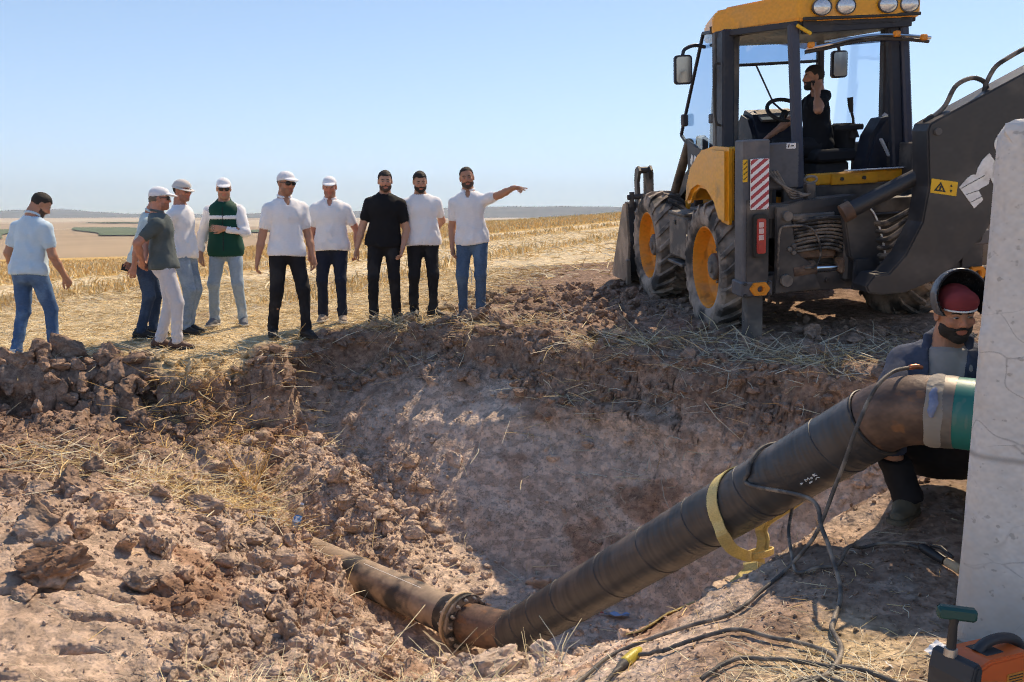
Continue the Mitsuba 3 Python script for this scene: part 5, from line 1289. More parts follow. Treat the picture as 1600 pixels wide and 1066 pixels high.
def two_bone(a, t, l1, l2, pole):
    a, t = np.asarray(a, float), np.asarray(t, float)
    d = t - a; L = np.linalg.norm(d); L2 = min(L, (l1 + l2) * .999); d = d / L
    x = (l1 ** 2 - l2 ** 2 + L2 ** 2) / (2 * L2); y = math.sqrt(max(l1 ** 2 - x ** 2, 0))
    p = np.asarray(pole, float); p = p - d * (p @ d); p = norm(p)
    return a + d * x + p * y, a + d * L2

SKIN = {'olive': (.50, .275, .18), 'tan': (.44, .225, .14), 'ruddy': (.48, .225, .15), 'pale': (.55, .33, .22)}
_pm = {}
def cloth_mat(name, c, var=.10, rough=.9, worn=None):
    if name not in _pm:
        c = tuple(map(float, c)); w = tuple(map(float, worn if worn is not None else c))
        def fn(p, n, uv, c=c, w=w):
            a = fbm(p.x * 7, p.y * 7, p.z * 5, 3)
            return mix(tuple(c), tuple(w), smoothstep(.45, .65, a)) * (1 - var + 2 * var * fbm(p.x * 70, p.y * 70, p.z * 70, 2))
        _pm[name] = mat(name, bump(pr(proc(fn), rough, 0, .2, sheen=.3), lambda p, n, uv: .003 * fbm(p.x * 26, p.y * 26, p.z * 16, 2) + .0006 * noise(p.x * 420, p.y * 420, p.z * 420), 1.0))
    return name
mat('skin', pr({'type': 'mesh_attribute', 'name': 'vertex_color'}, .55, 0, .35))
mat('eye_ball', pr({'type': 'mesh_attribute', 'name': 'vertex_color'}, .2, 0, .5))
for nm, c in (('hair_black', (.030, .024, .020)), ('hair_brown', (.05, .036, .027)), ('hair_grey', (.14, .125, .115)), ('beard_short', (.075, .048, .036))):
    mat(nm, bump(pr(c, .65, 0, .35), lambda p, n, uv: .006 * noise(p.x * 260, p.y * 260, p.z * 120), 1.0))
mat('cap_white', bump(pr((.76, .76, .78), .9), lambda p, n, uv: .001 * noise(p.x * 300, p.y * 300, p.z * 300), 1.0))
mat('cap_beige', bump(pr((.62, .58, .54), .9), lambda p, n, uv: .001 * noise(p.x * 300, p.y * 300, p.z * 300), 1.0))
mat('shade_glass', pr((.012, .012, .014), .12, 0, .6)); mat('leather_brown', pr((.10, .055, .04), .6)); mat('shoe_black', pr((.018, .018, .02), .6)); mat('shoe_grey', pr((.16, .17, .19), .8)); mat('shoe_white', pr((.62, .60, .56), .8)); mat('shoe_tan', pr((.30, .24, .19), .8)); mat('clog_khaki', pr((.115, .105, .075), .7)); mat('sole_pale', pr((.50, .47, .42), .8)); mat('watch_dark', pr((.02, .02, .02), .3))

def add_head(S, HC, HR, what, nb):
    """pieces of a head in its own frame (x right, y forward, z up) put into S; what: 'skin' | 'hair' shell margins"""
    g = lambda x, y, z: HC + HR @ np.array([x, y, z])
    m = what
    S.ell(g(0, -.012, .032), np.array([.074, .094, .086]) + m, HR, .02)
    S.ell(g(0, .030, -.045), np.array([.057, .060, .072]) + m, HR, .035)
    S.ell(g(0, .066, -.096), np.array([.024, .022, .020]) + m, HR, .03)
    for s in (-1, 1):
        S.ell(g(s * .046, .012, -.068), np.array([.020, .030, .026]) + m, HR, .03)
        S.ell(g(s * .043, .064, -.022), np.array([.021, .020, .019]) + m, HR, .02)
        if m == 0:
            S.ell(g(s * .031, .104, .001), [.017, .018, .011], HR, .012, 's')
            S.ell(g(s * .079, -.006, -.006), [.010, .021, .032], HR, .010)
            S.ell(g(s * .084, .000, -.004), [.006, .011, .018], HR, .008, 's')
            S.cone(g(s * .012, .078, .018), g(s * .046, .070, .017), .010, .008, .012)
    if m == 0:
        S.cone(g(0, .086, .010), g(0, .106, -.026), .008, .0115, .014)
        for s in (-1, 1): S.ell(g(s * .011, .096, -.031), [.0085, .010, .008], HR, .008)
        S.cone(g(-.017, .080, -.057), g(.017, .080, -.057), .0075, .0075, .008)
        S.cone(g(-.014, .080, -.069), g(.014, .080, -.069), .0085, .0085, .008)
        S.cone(g(-.024, .0895, -.063), g(.024, .0895, -.063), .0022, .0022, .003, 's')
    S.cone(g(0, -.030, -.055), nb, .056 + m, .062 + m, .035)

def hand_mesh(S, wrist, fdir, palm_n, side, curl=.5, spread=.12, thumb=.5, point=False):
    """palm and five separate fingers. fdir: wrist to knuckles; palm_n: out of the palm; side: +1 right hand"""
    f = norm(fdir); n = norm(np.asarray(palm_n) - f * (np.asarray(palm_n) @ f)); t = np.cross(n, f) * side   # t: towards the thumb
    k0 = wrist + f * .085
    S.cone(wrist - f * .03, wrist + f * .015, .027, .026, .02, flat=(n, .72))
    for q in (-.027, -.009, .010, .028):
        S.cone(wrist + f * .012 + t * q * .72, k0 + t * q * 1.0, .0165, .0135, .012, flat=(n, .85))
    S.ell(wrist + f * .035 + t * .020 + n * .006, [.022, .022, .022], None, .015)
    for i, (q, L, r) in enumerate(((.030, .072, .0090), (.010, .080, .0092), (-.010, .074, .0088), (-.029, .058, .0078))):
        c = curl * (1.0 + .12 * i) if not (point and i == 0) else .06
        d = norm(f + t * spread * (q / .03) * (1 - min(c, 1)))
        p = k0 + t * q; ang = 0
        for ln, dc in ((.45, .9), (.32, 1.1), (.26, .8)):
            ang += c * dc
            e = math.cos(ang) * d + math.sin(ang) * n
            p2 = p + e * L * ln
            S.cone(p, p2, r, r * .93, .004); p, r = p2, r * .93
    p = wrist + f * .026 + t * .030 + n * .006
    d1 = norm(f * .75 + t * (.75 - .35 * thumb) + n * .25 * thumb); p2 = p + d1 * .040; S.cone(p, p2, .0125, .0105, .010)
    d2 = norm(f * .95 + t * (.30 - .3 * thumb) + n * .30 * thumb); p3 = p2 + d2 * .032; S.cone(p2, p3, .0105, .0092, .004)
    S.cone(p3, p3 + norm(d2 + n * .1) * .022, .0092, .0078, .004)

def build_person(label, pos, yaw, H=1.76, skin='olive', lean=(0, 0), turn=0.0, head=(0, 0, 0), feet=None, hands=None, poles=None, girth=1.0,
                 shirt=None, sleeve=.54, shirt_long=False, polo=False, trousers=None, shoes=('shoe_black', None), hair='hair_black', hairline=.062, beard=None, moustache=False,
                 hat=None, glasses=False, vest=None, curls=(.45, .45), pelvis_z=None, foot_yaw=(0, 0), shirt_hem=.0, fdirs=None, palms=None, kpoles=None, point=None, sit=False, knees=None, bald=False, shirt_drop=0.0, group=None, fine=.0135, jacket=None, shrug=0.0):
    """pos: ground point between the feet; yaw: facing, radians from +y to the left. Own frame: x right, y forward, z up, metres for H = 1.76."""
    k = thing('person', label, 'person', group)
    s = H / 1.76
    feet = feet or ((-.11, .02), (.11, -.02))
    pz = pelvis_z if pelvis_z is not None else .945
    pel = np.array([0, 0, pz])
    if not sit: pel[:2] = (np.array(feet[0][:2]) + np.array(feet[1][:2])) / 2 * .85
    lf, ls = lean                                               # lean forward, lean to the right (radians)
    TR = roty(ls) @ rotx(-lf); CRt = TR @ rotz(turn)
    up = TR @ np.array([0, 0, 1.0])
    g = girth * 1.07
    wai = pel + TR @ np.array([0, .0, .14]); che = pel + TR @ np.array([0, .005, .34]); nb = pel + TR @ np.array([0, -.015, .545])
    sh = [pel + TR @ np.array([0, 0, .402 + shrug]) + CRt @ np.array([q * (.170 + .03 * (g - 1)), -.012, .0]) for q in (-1, 1)]
    hy, hp, hr_ = head
    HR = rotz(turn + hy) @ roty(hr_) @ rotx(-hp)
    if abs(lf) > .3: HR = HR
    HC = nb + norm(up + HR @ np.array([0, .30, .9]) * 1.2) * .130 + HR @ np.array([0, .018, 0])
    hands = hands or ((-.26, .02, .80), (.26, .02, .80))
    poles = poles or ((-.25, -1, 0), (.25, -1, 0))
    el, wr = [], []
    for i in (0, 1):
        e, w = two_bone(sh[i], hands[i], .285, .255, poles[i]); el.append(e); wr.append(w)
    hip = [pel + np.array([q * .088, 0, -.02]) for q in (-1, 1)]
    kn, an = [], []
    for i in (0, 1):
        fz = feet[i][2] if len(feet[i]) > 2 else 0.0
        t = np.array([feet[i][0], feet[i][1], fz + .085]); kp = (kpoles[i] if kpoles else ((i * 2 - 1) * .12, 1, 0))
        kk, aa = two_bone(hip[i], t, .435, .425, kp); kn.append(kk); an.append(aa)
    Y = np.array([rotz(fy_) @ np.array([0, 1.0, 0]) for fy_ in foot_yaw])
    allp = np.array(sh + el + wr + hip + kn + an + [HC, nb])
    lo, hi = allp.min(0) - .24, allp.max(0) + .24
    W = (rotz(yaw) * s, np.asarray(pos, float))
    def emit(name, mesh, m, smooth=True, color=None, label=None, parent=k): return part(parent, name, mesh, m, smooth=smooth, color=color, label=label, M=W)
    # body -------------------------------------------------------------
    S = SDF(lo, hi, fine)
    S.ell(che, [.150 * g, .098 * g, .18], TR); S.ell(wai, [.135 * g, .095 * g, .16], TR); S.ell(pel, [.145 * g, .10 * g, .13], TR)
    S.cone(sh[0], sh[1], .046, .046, .04); S.cone(nb - up * .09, nb + up * .02, .078, .056, .05)
    for i in (0, 1): S.cone(nb - up * .055, sh[i] + up * .012, .050, .034, .03)
    S.cone(nb, HC + HR @ np.array([0, -.03, -.05]), .060, .055, .03)
    for i in (0, 1):
        S.cone(sh[i], el[i], .051 * g, .041, .03); S.cone(el[i], el[i] * .62 + wr[i] * .38, .042, .040, .02); S.cone(el[i] * .62 + wr[i] * .38, wr[i], .040, .0265, .02)
        S.cone(hip[i], kn[i], .078, .050, .04); S.cone(kn[i], kn[i] * .6 + an[i] * .4, .050, .050, .02); S.cone(kn[i] * .6 + an[i] * .4, an[i], .050, .036, .02)
        S.cone(an[i] - Y[i] * .03 - [0, 0, .04], an[i] + Y[i] * .11 - [0, 0, .055], .032, .026, .02)
    Vb, Fb = S.mesh(); bodyval = S.val.copy()
    Hh = SDF(HC - .17, HC + .17, .0058 if fine < .01 else .0078); add_head(Hh, HC, HR, 0, nb); Vh, Fh = Hh.mesh()
    VV, FF, off = [Vb, Vh], [Fb, Fh + len(Vb)], len(Vb) + len(Vh)
    fdirs = fdirs or (None, None); palms = palms or (None, None)
    for i, side in ((0, -1), (1, 1)):
        fd = norm(wr[i] - el[i]) if fdirs[i] is None else norm(fdirs[i])
        pn = np.array([-side * 1.0, .25, 0]) if palms[i] is None else np.array(palms[i], float)
        hs = SDF(wr[i] - .19, wr[i] + .19, .0068 if fine < .01 else .0078)
        hand_mesh(hs, wr[i], fd, pn, side, curls[i], point=(point == i))
        hs.cone(el[i] * .3 + wr[i] * .7, wr[i], .031, .0265, .015)
        v_, f_ = hs.mesh(); VV.append(v_); FF.append(f_ + off); off += len(v_)
    V = np.vstack(VV); F = np.vstack(FF)
    base = np.array(SKIN[skin])
    q = (V - HC) @ HR
    col = np.repeat(base[None], len(V), 0) * (.93 + .14 * meshkit.fbm(V * 30, 2, 4))[:, None]
    inhead = np.linalg.norm(q, axis=1) < .16
    lips = inhead & (np.abs(q[:, 0]) < .024) & (q[:, 1] > .07) & (q[:, 2] < -.048) & (q[:, 2] > -.078)
    col[lips] = base * [.92, .62, .62]
    cheek = inhead & (q[:, 1] > .05) & (q[:, 2] < -.005) & (q[:, 2] > -.05); col[cheek] *= [1.08, .95, .93]
    stub = inhead & (q[:, 1] > .015) & (q[:, 2] < -.042) & ~lips
    if beard != 'none': col[stub] *= .72
    emit('body', (V, F), 'skin', True, np.clip(col, 0, 1))
    for s2 in (-1, 1):
        if not glasses:
            ic = trimesh.creation.icosphere(2, .0115); v_ = np.array(ic.vertices)
            cc_ = np.where((v_[:, 1] > .0092)[:, None], np.array([.02, .012, .01]), np.array([.34, .31, .29]))
            v_ = v_ * [1.2, .75, .42]
            emit('eye', ((v_ + [s2 * .031, .0835, .003]) @ HR.T + HC, ic.faces), 'eye_ball', True, cc_)
        eb = SDF(np.array([-.07, .05, .0]), np.array([.07, .12, .05]), .004); eb.cone((s2 * .014, .0875, .021), (s2 * .034, .0855, .026), .0050, .0045, .004); eb.cone((s2 * .034, .0855, .026), (s2 * .050, .074, .020), .0045, .003, .004)
        v_, f_ = eb.mesh(); emit('eyebrow', (v_ @ HR.T + HC, f_), hair)
    def shell(t, cut, seed=0, amp=.010, freq=34):
        S = SDF(np.array([-.13, -.15, -.16]), np.array([.13, .15, .16]), .006 if fine < .01 else .0075)
        S.ell((0, -.012, .032), np.array([.074, .094, .086]) + t, None, .02); S.ell((0, .030, -.045), np.array([.057, .060, .072]) + t * .7, None, .035)
        S.ell((0, .066, -.096), np.array([.024, .022, .020]) + t, None, .03)
        for s2 in (-1, 1): S.ell((s2 * .046, .012, -.068), np.array([.020, .030, .026]) + t * .7, None, .03)
        if amp: S.noise(amp, freq, seed)
        sl, P = S.all(); S.val = np.maximum(S.val, cut(P)); return S
    if hair and not bald:
        hl = hairline
        S = shell(.008, lambda P: np.maximum(np.maximum(hl - P[..., 2] - 1.6 * np.clip(.052 - P[..., 1], 0, .05) - .9 * np.clip(.0 - P[..., 1], 0, .1) + .55 * np.clip(np.abs(P[..., 0]) - .030, 0, .05), -.075 - P[..., 2]), (P[..., 1] - .086) + 0 * P[..., 0]), 3)
        v_, f_ = S.mesh(); emit('hair', (v_ @ HR.T + HC, f_), hair)
    if beard and beard != 'none':
        def bc(P):
            d = np.maximum(P[..., 2] + .047 - .25 * np.clip(np.abs(P[..., 0]) - .03, 0, .1), .018 - P[..., 1] - .4 * np.clip(np.abs(P[..., 0]) - .05, 0, .1))
            mouth = .021 - np.sqrt((P[..., 0] / 1.25) ** 2 + ((P[..., 2] + .062) * 1.4) ** 2)
            return np.maximum(d, mouth)
        S = shell(.0035 if beard == 'short' else .0075, bc, 6, .004, 45); v_, f_ = S.mesh(); emit('beard', (v_ @ HR.T + HC, f_), 'beard_short' if beard == 'short' else hair)
    if moustache or (beard and beard != 'none'):
        S = SDF(np.array([-.05, .05, -.08]), np.array([.05, .13, -.01]), .004); S.cone((-.026, .084, -.054), (0, .095, -.044), .005, .007, .006); S.cone((.026, .084, -.054), (0, .095, -.044), .005, .007, .006)
        v_, f_ = S.mesh(); emit('moustache', (v_ @ HR.T + HC, f_), 'beard_short' if beard == 'short' else hair)
    if glasses:
        b = MB(); b.add(*tube_vf([(-.078, .0, .008), (-.074, .06, .012), (-.064, .088, .012)], .0035, 6)); b.add(*tube_vf([(.078, .0, .008), (.074, .06, .012), (.064, .088, .012)], .0035, 6))
        S = SDF(np.array([-.085, .05, -.04]), np.array([.085, .13, .04]), .004)
        for s2 in (-1, 1): S.ell((s2 * .034, .094, .002), [.031, .010, .021], rotz(-s2 * .25), .004)
        S.cone((-.02, .103, .010), (.02, .103, .010), .004, .004, .006)
        v_, f_ = S.mesh(); b.add(v_, f_); v_, f_ = b.mesh(); emit('sunglasses', (v_ @ HR.T + HC, f_), 'shade_glass', 40)
    if hat:
        hm_, kind = hat
        S = SDF(np.array([-.14, -.15, -.02]), np.array([.14, .24, .17]), .006)
        S.ell((0, -.012, .040), [.085, .105, .090], None, .02); S.ell((0, .045, .055), [.060, .048, .048], None, .04)
        zc = .028 if kind == 'cap' else .030
        sl, P = S.all(); S.val = np.maximum(S.val, zc - P[..., 2] + .10 * (P[..., 1]))
        if kind == 'cap':
            S2 = SDF(np.array([-.14, -.15, -.02]), np.array([.14, .24, .17]), .006); S2.ell((0, .098, .044), [.073, .085, .016], rotx(-.16), .01)
            sl, P = S2.all(); d2 = np.maximum(S2.val, .045 - P[..., 1]); S.val = np.minimum(S.val, d2)
        else:
            S2 = SDF(np.array([-.17, -.19, -.02]), np.array([.17, .24, .17]), .006); S2.ell((0, .012, .026), [.115, .138, .013], rotx(-.22), .01)
            v2, f2 = S2.mesh(); emit('brim', (v2 @ HR.T + HC, f2), hm_)
        v_, f_ = S.mesh(); emit('cap', (v_ @ HR.T + HC, f_), hm_)
    # clothes -----------------------------------------------------------
    if shirt:
        def torso(e, hem_ext):
            S = SDF(lo, hi, fine)
            S.ell(che, [.150 * g + e, .100 * g + e, .19], TR, .05); S.ell(wai, [.142 * g + e * 1.1, .104 * g + e * 1.2, .18], TR, .06); S.ell(pel + up * -.04, [.174 * g + e * 1.2, .128 * g + e * 1.2, .22], TR, .06)
            S.cone(sh[0] - up * .01, sh[1] - up * .01, .044 + e * .6, .044 + e * .6, .05); S.cone(nb - up * .11, nb - up * .03, .092, .062, .05)
            for i in (0, 1): S.cone(nb - up * .055, sh[i] + up * .012, .050 + e * .6, .034 + e * .6, .03)
            return S
        def sleeves(S, e, long_, frac):
            for i in (0, 1):
                A = SDF(snap(sh[i] - .36), sh[i] + .36, fine) if not long_ else SDF(snap(np.minimum(sh[i], wr[i]) - .33), np.maximum(sh[i], wr[i]) + .33, fine)
                ad = norm(el[i] - sh[i]); c_ = sh[i] + (el[i] - sh[i]) * frac
                A.cone(sh[i] + [0, 0, -.004], sh[i] + (el[i] - sh[i]) * min(1.0, frac * 1.2), .050 * g + e * .55, .057 + e * .4 if not long_ else .050 + e * .4, .03)
                if long_: A.cone(el[i], el[i] * .22 + wr[i] * .78, .050 + e * .4, .040 + e * .3, .03)
                sl, P = A.all()
                if not long_: A.val = np.maximum(A.val, (P - c_) @ ad)
                o = np.round((A.lo - S.lo) / S.h).astype(int)
                a0, b0 = np.maximum(o, 0), np.minimum(o + A.n, S.n)
                sS = tuple(slice(p_, q_) for p_, q_ in zip(a0, b0)); sA = tuple(slice(p_ - r_, q_ - r_) for p_, q_, r_ in zip(a0, b0, o))
                S.put(sS, A.val[sA], .028)
        snap = lambda v: lo + np.round((np.asarray(v) - lo) / fine) * fine
        def seg(P, a, b):
            ab = b - a; t = np.clip(((P - a) @ ab) / (ab @ ab), 0, 1); return np.linalg.norm(P - a - t[..., None] * ab, axis=-1)
        _B = {}
        def over_body(S, e, frac):
            if frac not in _B:
                nr = np.argwhere(np.abs(bodyval) < .06); P = lo + fine * nr
                B = bodyval[tuple(nr.T)].copy()
                B[(P - nb) @ up > -.03] = 1
                for i in (0, 1):
                    c_ = sh[i] + (el[i] - sh[i]) * frac; ds = seg(P, sh[i], c_)
                    B[(np.minimum(seg(P, c_, el[i]), seg(P, el[i], wr[i])) < .085) & (ds > .074)] = 1
                    B[(np.linalg.norm(P - wr[i], axis=-1) < .2) & (ds > .088)] = 1
                _B[frac] = (tuple(nr.T), B)
            ix, B = _B[frac]; B = B - e; v = S.val[ix]
            h_ = np.clip(.5 + .5 * (v - B) / .03, 0, 1); S.val[ix] = v * (1 - h_) + B * h_ - .03 * h_ * (1 - h_)
        S = torso(.016, 0)
        sleeves(S, .016, shirt_long, sleeve)
        over_body(S, .010, 1.9 if shirt_long else sleeve)
        S.noise(.044, 6.5, 11 + int(pos[0] * 10), (1, 1, .45)); S.noise(.028, 10, 12 + int(pos[0] * 7), (1, 1, .55), True)
        sl, P = S.all()
        over_body(S, .005, 1.9 if shirt_long else sleeve)
        hem = pel + up * (-.085 + shirt_hem)
        S.val = np.maximum(S.val, np.where(np.abs((P - pel) @ (CRt @ np.array([1.0, 0, 0]))) < .225 * g, (hem - P) @ up + (0 if vest else .008) * np.sin(P[..., 0] * 13 + pos[0] * 5), -1))
        S.val = np.maximum(S.val, -(np.linalg.norm((P - nb - up * .035 - CRt @ np.array([0, .03, 0])), axis=-1) - .070))
        if polo: S.val = np.maximum(S.val, -(np.sqrt(((P - nb - up * -.055 - CRt @ np.array([0, .085, 0])) @ (CRt @ np.array([1.9, 0, 0]))) ** 2 + ((P - nb + up * .055 - CRt @ np.array([0, .085, 0])) @ up * .8) ** 2 + ((P - nb - CRt @ np.array([0, .085, 0])) @ (CRt @ np.array([0, 1.0, 0]))) ** 2) - .052))
        v_, f_ = S.mesh(); emit('shirt', (v_, f_), shirt)
        if polo:
            S = SDF(nb - .14, nb + .14, .007)
            a_ = np.linspace(.42, 2 * np.pi - .42, 19)
            ring = [nb + up * (.018 - .018 * math.cos(q)) + CRt @ np.array([.066 * math.sin(q), .064 * math.cos(q) + .004, .0]) for q in a_]
            ring = [p_ - up * .02 for p_ in ring]
            for p_, q_ in zip(ring, ring[1:]): S.cone(p_, q_, .013, .013, .006, flat=(norm(CRt @ np.array([0, 1.0, 0])), 1.0))
            v_, f_ = S.mesh(); emit('collar', (v_, f_), shirt)
        if jacket:
            S = torso(.036, 0); sleeves(S, .036, True, 1.0); over_body(S, .024, 1.9)
            S.noise(.026, 7, 71, (1, 1, .5)); S.noise(.014, 15, 72, (1, 1, .6), True)
            sl, P = S.all()
            S.val = np.maximum(S.val, (pel + up * .10 - P) @ up)
            S.val = np.maximum(S.val, -(np.linalg.norm((P - nb - up * .05 - CRt @ np.array([0, .02, 0])), axis=-1) - .085))
            over_body(S, .016, 1.9); S.val = np.maximum(S.val, (pel + up * .10 - P) @ up)
            lx, ly, lz = (P - pel) @ (CRt @ np.array([1.0, 0, 0])), (P - pel) @ (CRt @ np.array([0, 1.0, 0])), (P - pel) @ up
            S.val = np.maximum(S.val, -np.maximum(np.abs(lx) - .045 - .10 * np.clip(lz - .15, 0, .5), .02 - ly))
            v_, f_ = S.mesh(); emit('jacket', (v_, f_), jacket)
            for q_ in (-1, 1):
                col_ = [nb + CRt @ np.array([q_ * .03, -.075, .0]) + up * .02, nb + CRt @ np.array([q_ * .085, .0, 0]) - up * .005, nb + CRt @ np.array([q_ * .088, .07, 0]) - up * .07]
                C_ = SDF(nb - .2, nb + .2, .008)
                for p0_, p1_ in zip(col_, col_[1:]): C_.cone(p0_, p1_, .022, .020, .01)
                v_, f_ = C_.mesh(); emit('jacket_collar', (v_, f_), jacket)
    if vest:
        S = SDF(lo, hi, fine); e = .034
        S.ell(che, [.156 * g + e, .104 * g + e, .20], TR, .05); S.ell(wai, [.146 * g + e, .104 * g + e, .18], TR, .06); S.ell(pel + up * -.04, [.170 * g + e, .124 * g + e, .22], TR, .06)
        S.cone(sh[0] * .78 + sh[1] * .22, sh[1] * .78 + sh[0] * .22, .078, .078, .05); S.cone(nb - up * .09, nb - up * .0, .105, .078, .04)
        S.noise(.014, 8, 51, (1, 1, .6))
        sl, P = S.all(); S.val = np.maximum(S.val, (pel + up * -.125 - P) @ up)
        S.val = np.maximum(S.val, -(np.linalg.norm((P - nb - up * .03 - CRt @ np.array([0, .035, 0])), axis=-1) - .080))
        rx = CRt @ np.array([1.0, 0, 0]); fy_ = CRt @ np.array([0, 1.0, 0])
        for s2 in (-1, 1): S.val = np.maximum(S.val, -(np.sqrt((((P - sh[(s2 + 1) // 2]) @ rx + -s2 * .045)) ** 2 + (((P - sh[(s2 + 1) // 2]) @ up + .055) * .55) ** 2) - .062))
        Vv, Fv = S.mesh(); emit('vest', (Vv, Fv), vest)
        rr = (Vv - pel)
        keep = S.val.copy(); S.val = np.maximum(S.val - .006, np.abs((P - pel) @ up - .335) - .024)
        v_, f_ = S.mesh(); emit('reflective_band', (v_, f_), 'band_white'); S.val = keep
        fr0 = Vv[(rr @ fy_) > .05]
        def on_front(x, z):
            d_ = (((fr0 - pel) @ rx) - x) ** 2 + (((fr0 - pel) @ up) - z) ** 2
            return fr0[d_.argmin()] + fy_ * .006
        zp = [on_front(0, z) for z in np.linspace(-.06, .46, 20)]
        emit('zip', tube_vf(np.array(zp), .004, 6), 'shoe_black', 40)
        c_ = on_front(.085, .20)
        dk = SDF(np.array([-.06, -.02, -.06]), np.array([.06, .02, .06]), .005)
        Rv = np.stack([rx, fy_, up], 1)
        th = np.linspace(0, 2 * np.pi, 33)
        ringv = tube_vf(np.stack([.037 * np.cos(th), th * 0 + .004, .037 * np.sin(th)], 1), .005, 6, False)
        lg_ = part(k, 'emblem', (np.asarray(ringv[0]) @ Rv.T + c_, ringv[1]), 'band_white', smooth=40, M=W)
        for poly in ([(-.024, .004), (-.012, .018), (.004, .016), (.002, .002), (-.012, -.006)], [(.006, .014), (.022, .008), (.026, -.008), (.012, -.004)], [(-.012, -.012), (.004, -.006), (.012, -.020), (-.002, -.026)]):
            v_, f_ = plate(sg.Polygon(poly), .006, RXZm, (0, .006, 0), .001); part(k, 'emblem', (v_ @ Rv.T + c_, f_), 'band_white', smooth=30, M=W)
    if trousers:
        S = SDF(lo, hi, fine)
        S.ell(pel + np.array([0, -.004, -.01]), [.150 * g, .112 * g, .135], TR, .05)
        for i in (0, 1):
            S.cone(hip[i] + [0, 0, -.02], kn[i], .094 * (.4 + .6 * g), .068, .05); S.cone(kn[i], an[i] + (kn[i] - an[i]) * .02, .067, .052, .03)
            S.cone(an[i] + (kn[i] - an[i]) * .16, an[i], .053, .057, .02)
        S.ell(pel + np.array([0, -.045, -.07]), [.13 * g, .085, .10], TR, .05)
        S.noise(.026, 8, 31 + int(pos[0] * 9), (1, 1, .5))
        if sit: S.val -= .012

        sl, P = S.all()
        low_ = np.clip((an[0][2] + .26 - P[..., 2]) / .2, 0, 1) if not sit else .3
        near = np.abs(S.val) < .04
        q = P * np.array([9, 9, 26]); f_ = np.zeros_like(S.val); f_[near] = meshkit.fbm(q[near], 2, 77 + int(pos[0] * 3)) - .5
        S.val += f_ * (.008 + .020 * low_)
        S.val = np.maximum(S.val, (P - pel) @ up - .07)
        for i in (0, 1):
            ad = norm(an[i] - kn[i]); near = np.linalg.norm(P - an[i], axis=-1) < .2
            S.val = np.where(near, np.maximum(S.val, (P - an[i]) @ ad - .032), S.val)
        v_, f_ = S.mesh(); emit('trousers', (v_, f_), trousers)
    for i in (0, 1):
        S = SDF(an[i] - [.17, .26, .13], an[i] + [.17, .26, .1], .0105)
        h0 = an[i] - [0, 0, .085]
        S.cone(h0 - Y[i] * .055 + [0, 0, .040], h0 + Y[i] * .05 + [0, 0, .045], .042, .046, .02); S.cone(h0 + Y[i] * .05 + [0, 0, .036], h0 + Y[i] * .145 + [0, 0, .026], .046, .034, .03, flat=(np.array([0, 0, 1.0]), .8))
        S.cone(h0 - Y[i] * .04 + [0, 0, .05], h0 - Y[i] * .02 + [0, 0, .10], .040, .046, .02)
        sl, P = S.all(); S.val = np.maximum(S.val, h0[2] + .012 - P[..., 2]); S.val = np.maximum(S.val, P[..., 2] - h0[2] - .115)
        v_, f_ = S.mesh(); emit('shoe', (v_, f_), shoes[0])
        b = sg.LineString([tuple((h0 - Y[i] * .055)[:2]), tuple((h0 + Y[i] * .05)[:2]), tuple((h0 + Y[i] * .145)[:2])]).buffer(.047).simplify(.002)
        v_, f_ = plate(b, .022, np.eye(3), (0, 0, h0[2] + .008), .004); emit('sole', (v_, f_), shoes[1] or 'sign_black', 30)
    return k, dict(wr=[W[0] @ w + W[1] for w in wr], HC=W[0] @ HC + W[1], HR=rotz(yaw) @ HR, an=an, el=[W[0] @ w + W[1] for w in el], s=s, W=W, hd=[norm(wr[i] - el[i]) for i in (0, 1)])
mat('band_white', pr((.80, .81, .80), .5))
cloth_mat('white_cotton', (.80, .80, .81), .04); cloth_mat('pale_blue_cotton', (.52, .65, .74), .05); cloth_mat('pale_green_cotton', (.50, .58, .57), .05); cloth_mat('slate_cotton', (.085, .105, .105), .10, worn=(.11, .13, .13))
cloth_mat('black_cotton', (.014, .014, .016), .10); cloth_mat('vest_green', (.008, .060, .040), .08, .7); cloth_mat('black_twill', (.018, .018, .021), .12, worn=(.03, .03, .033)); cloth_mat('navy_twill', (.020, .026, .046), .12)
cloth_mat('blue_denim', (.06, .115, .23), .22, worn=(.11, .19, .33)); cloth_mat('dark_denim', (.035, .055, .10), .2, worn=(.05, .08, .14)); cloth_mat('light_denim', (.30, .38, .46), .15, worn=(.42, .50, .57)); cloth_mat('mid_denim', (.20, .27, .36), .18, worn=(.28, .36, .45)); cloth_mat('slate_denim', (.07, .115, .19), .2, worn=(.10, .16, .25)); cloth_mat('jacket_denim', (.040, .052, .085), .18, worn=(.065, .08, .12)); cloth_mat('cream_cotton', (.58, .57, .60), .05); cloth_mat('grey_tee', (.33, .315, .30), .06); cloth_mat('dark_grey_twill', (.022, .022, .025), .12)
def stand(x, y): return np.array([x, y, float(ground(x, y)) + .0])
G9 = None
def zg(x, y): return float(field(x, y))
def P(x, y, dz=.0): return np.array([x, y, zg(x, y) + .03 + dz])
PEOPLE = []

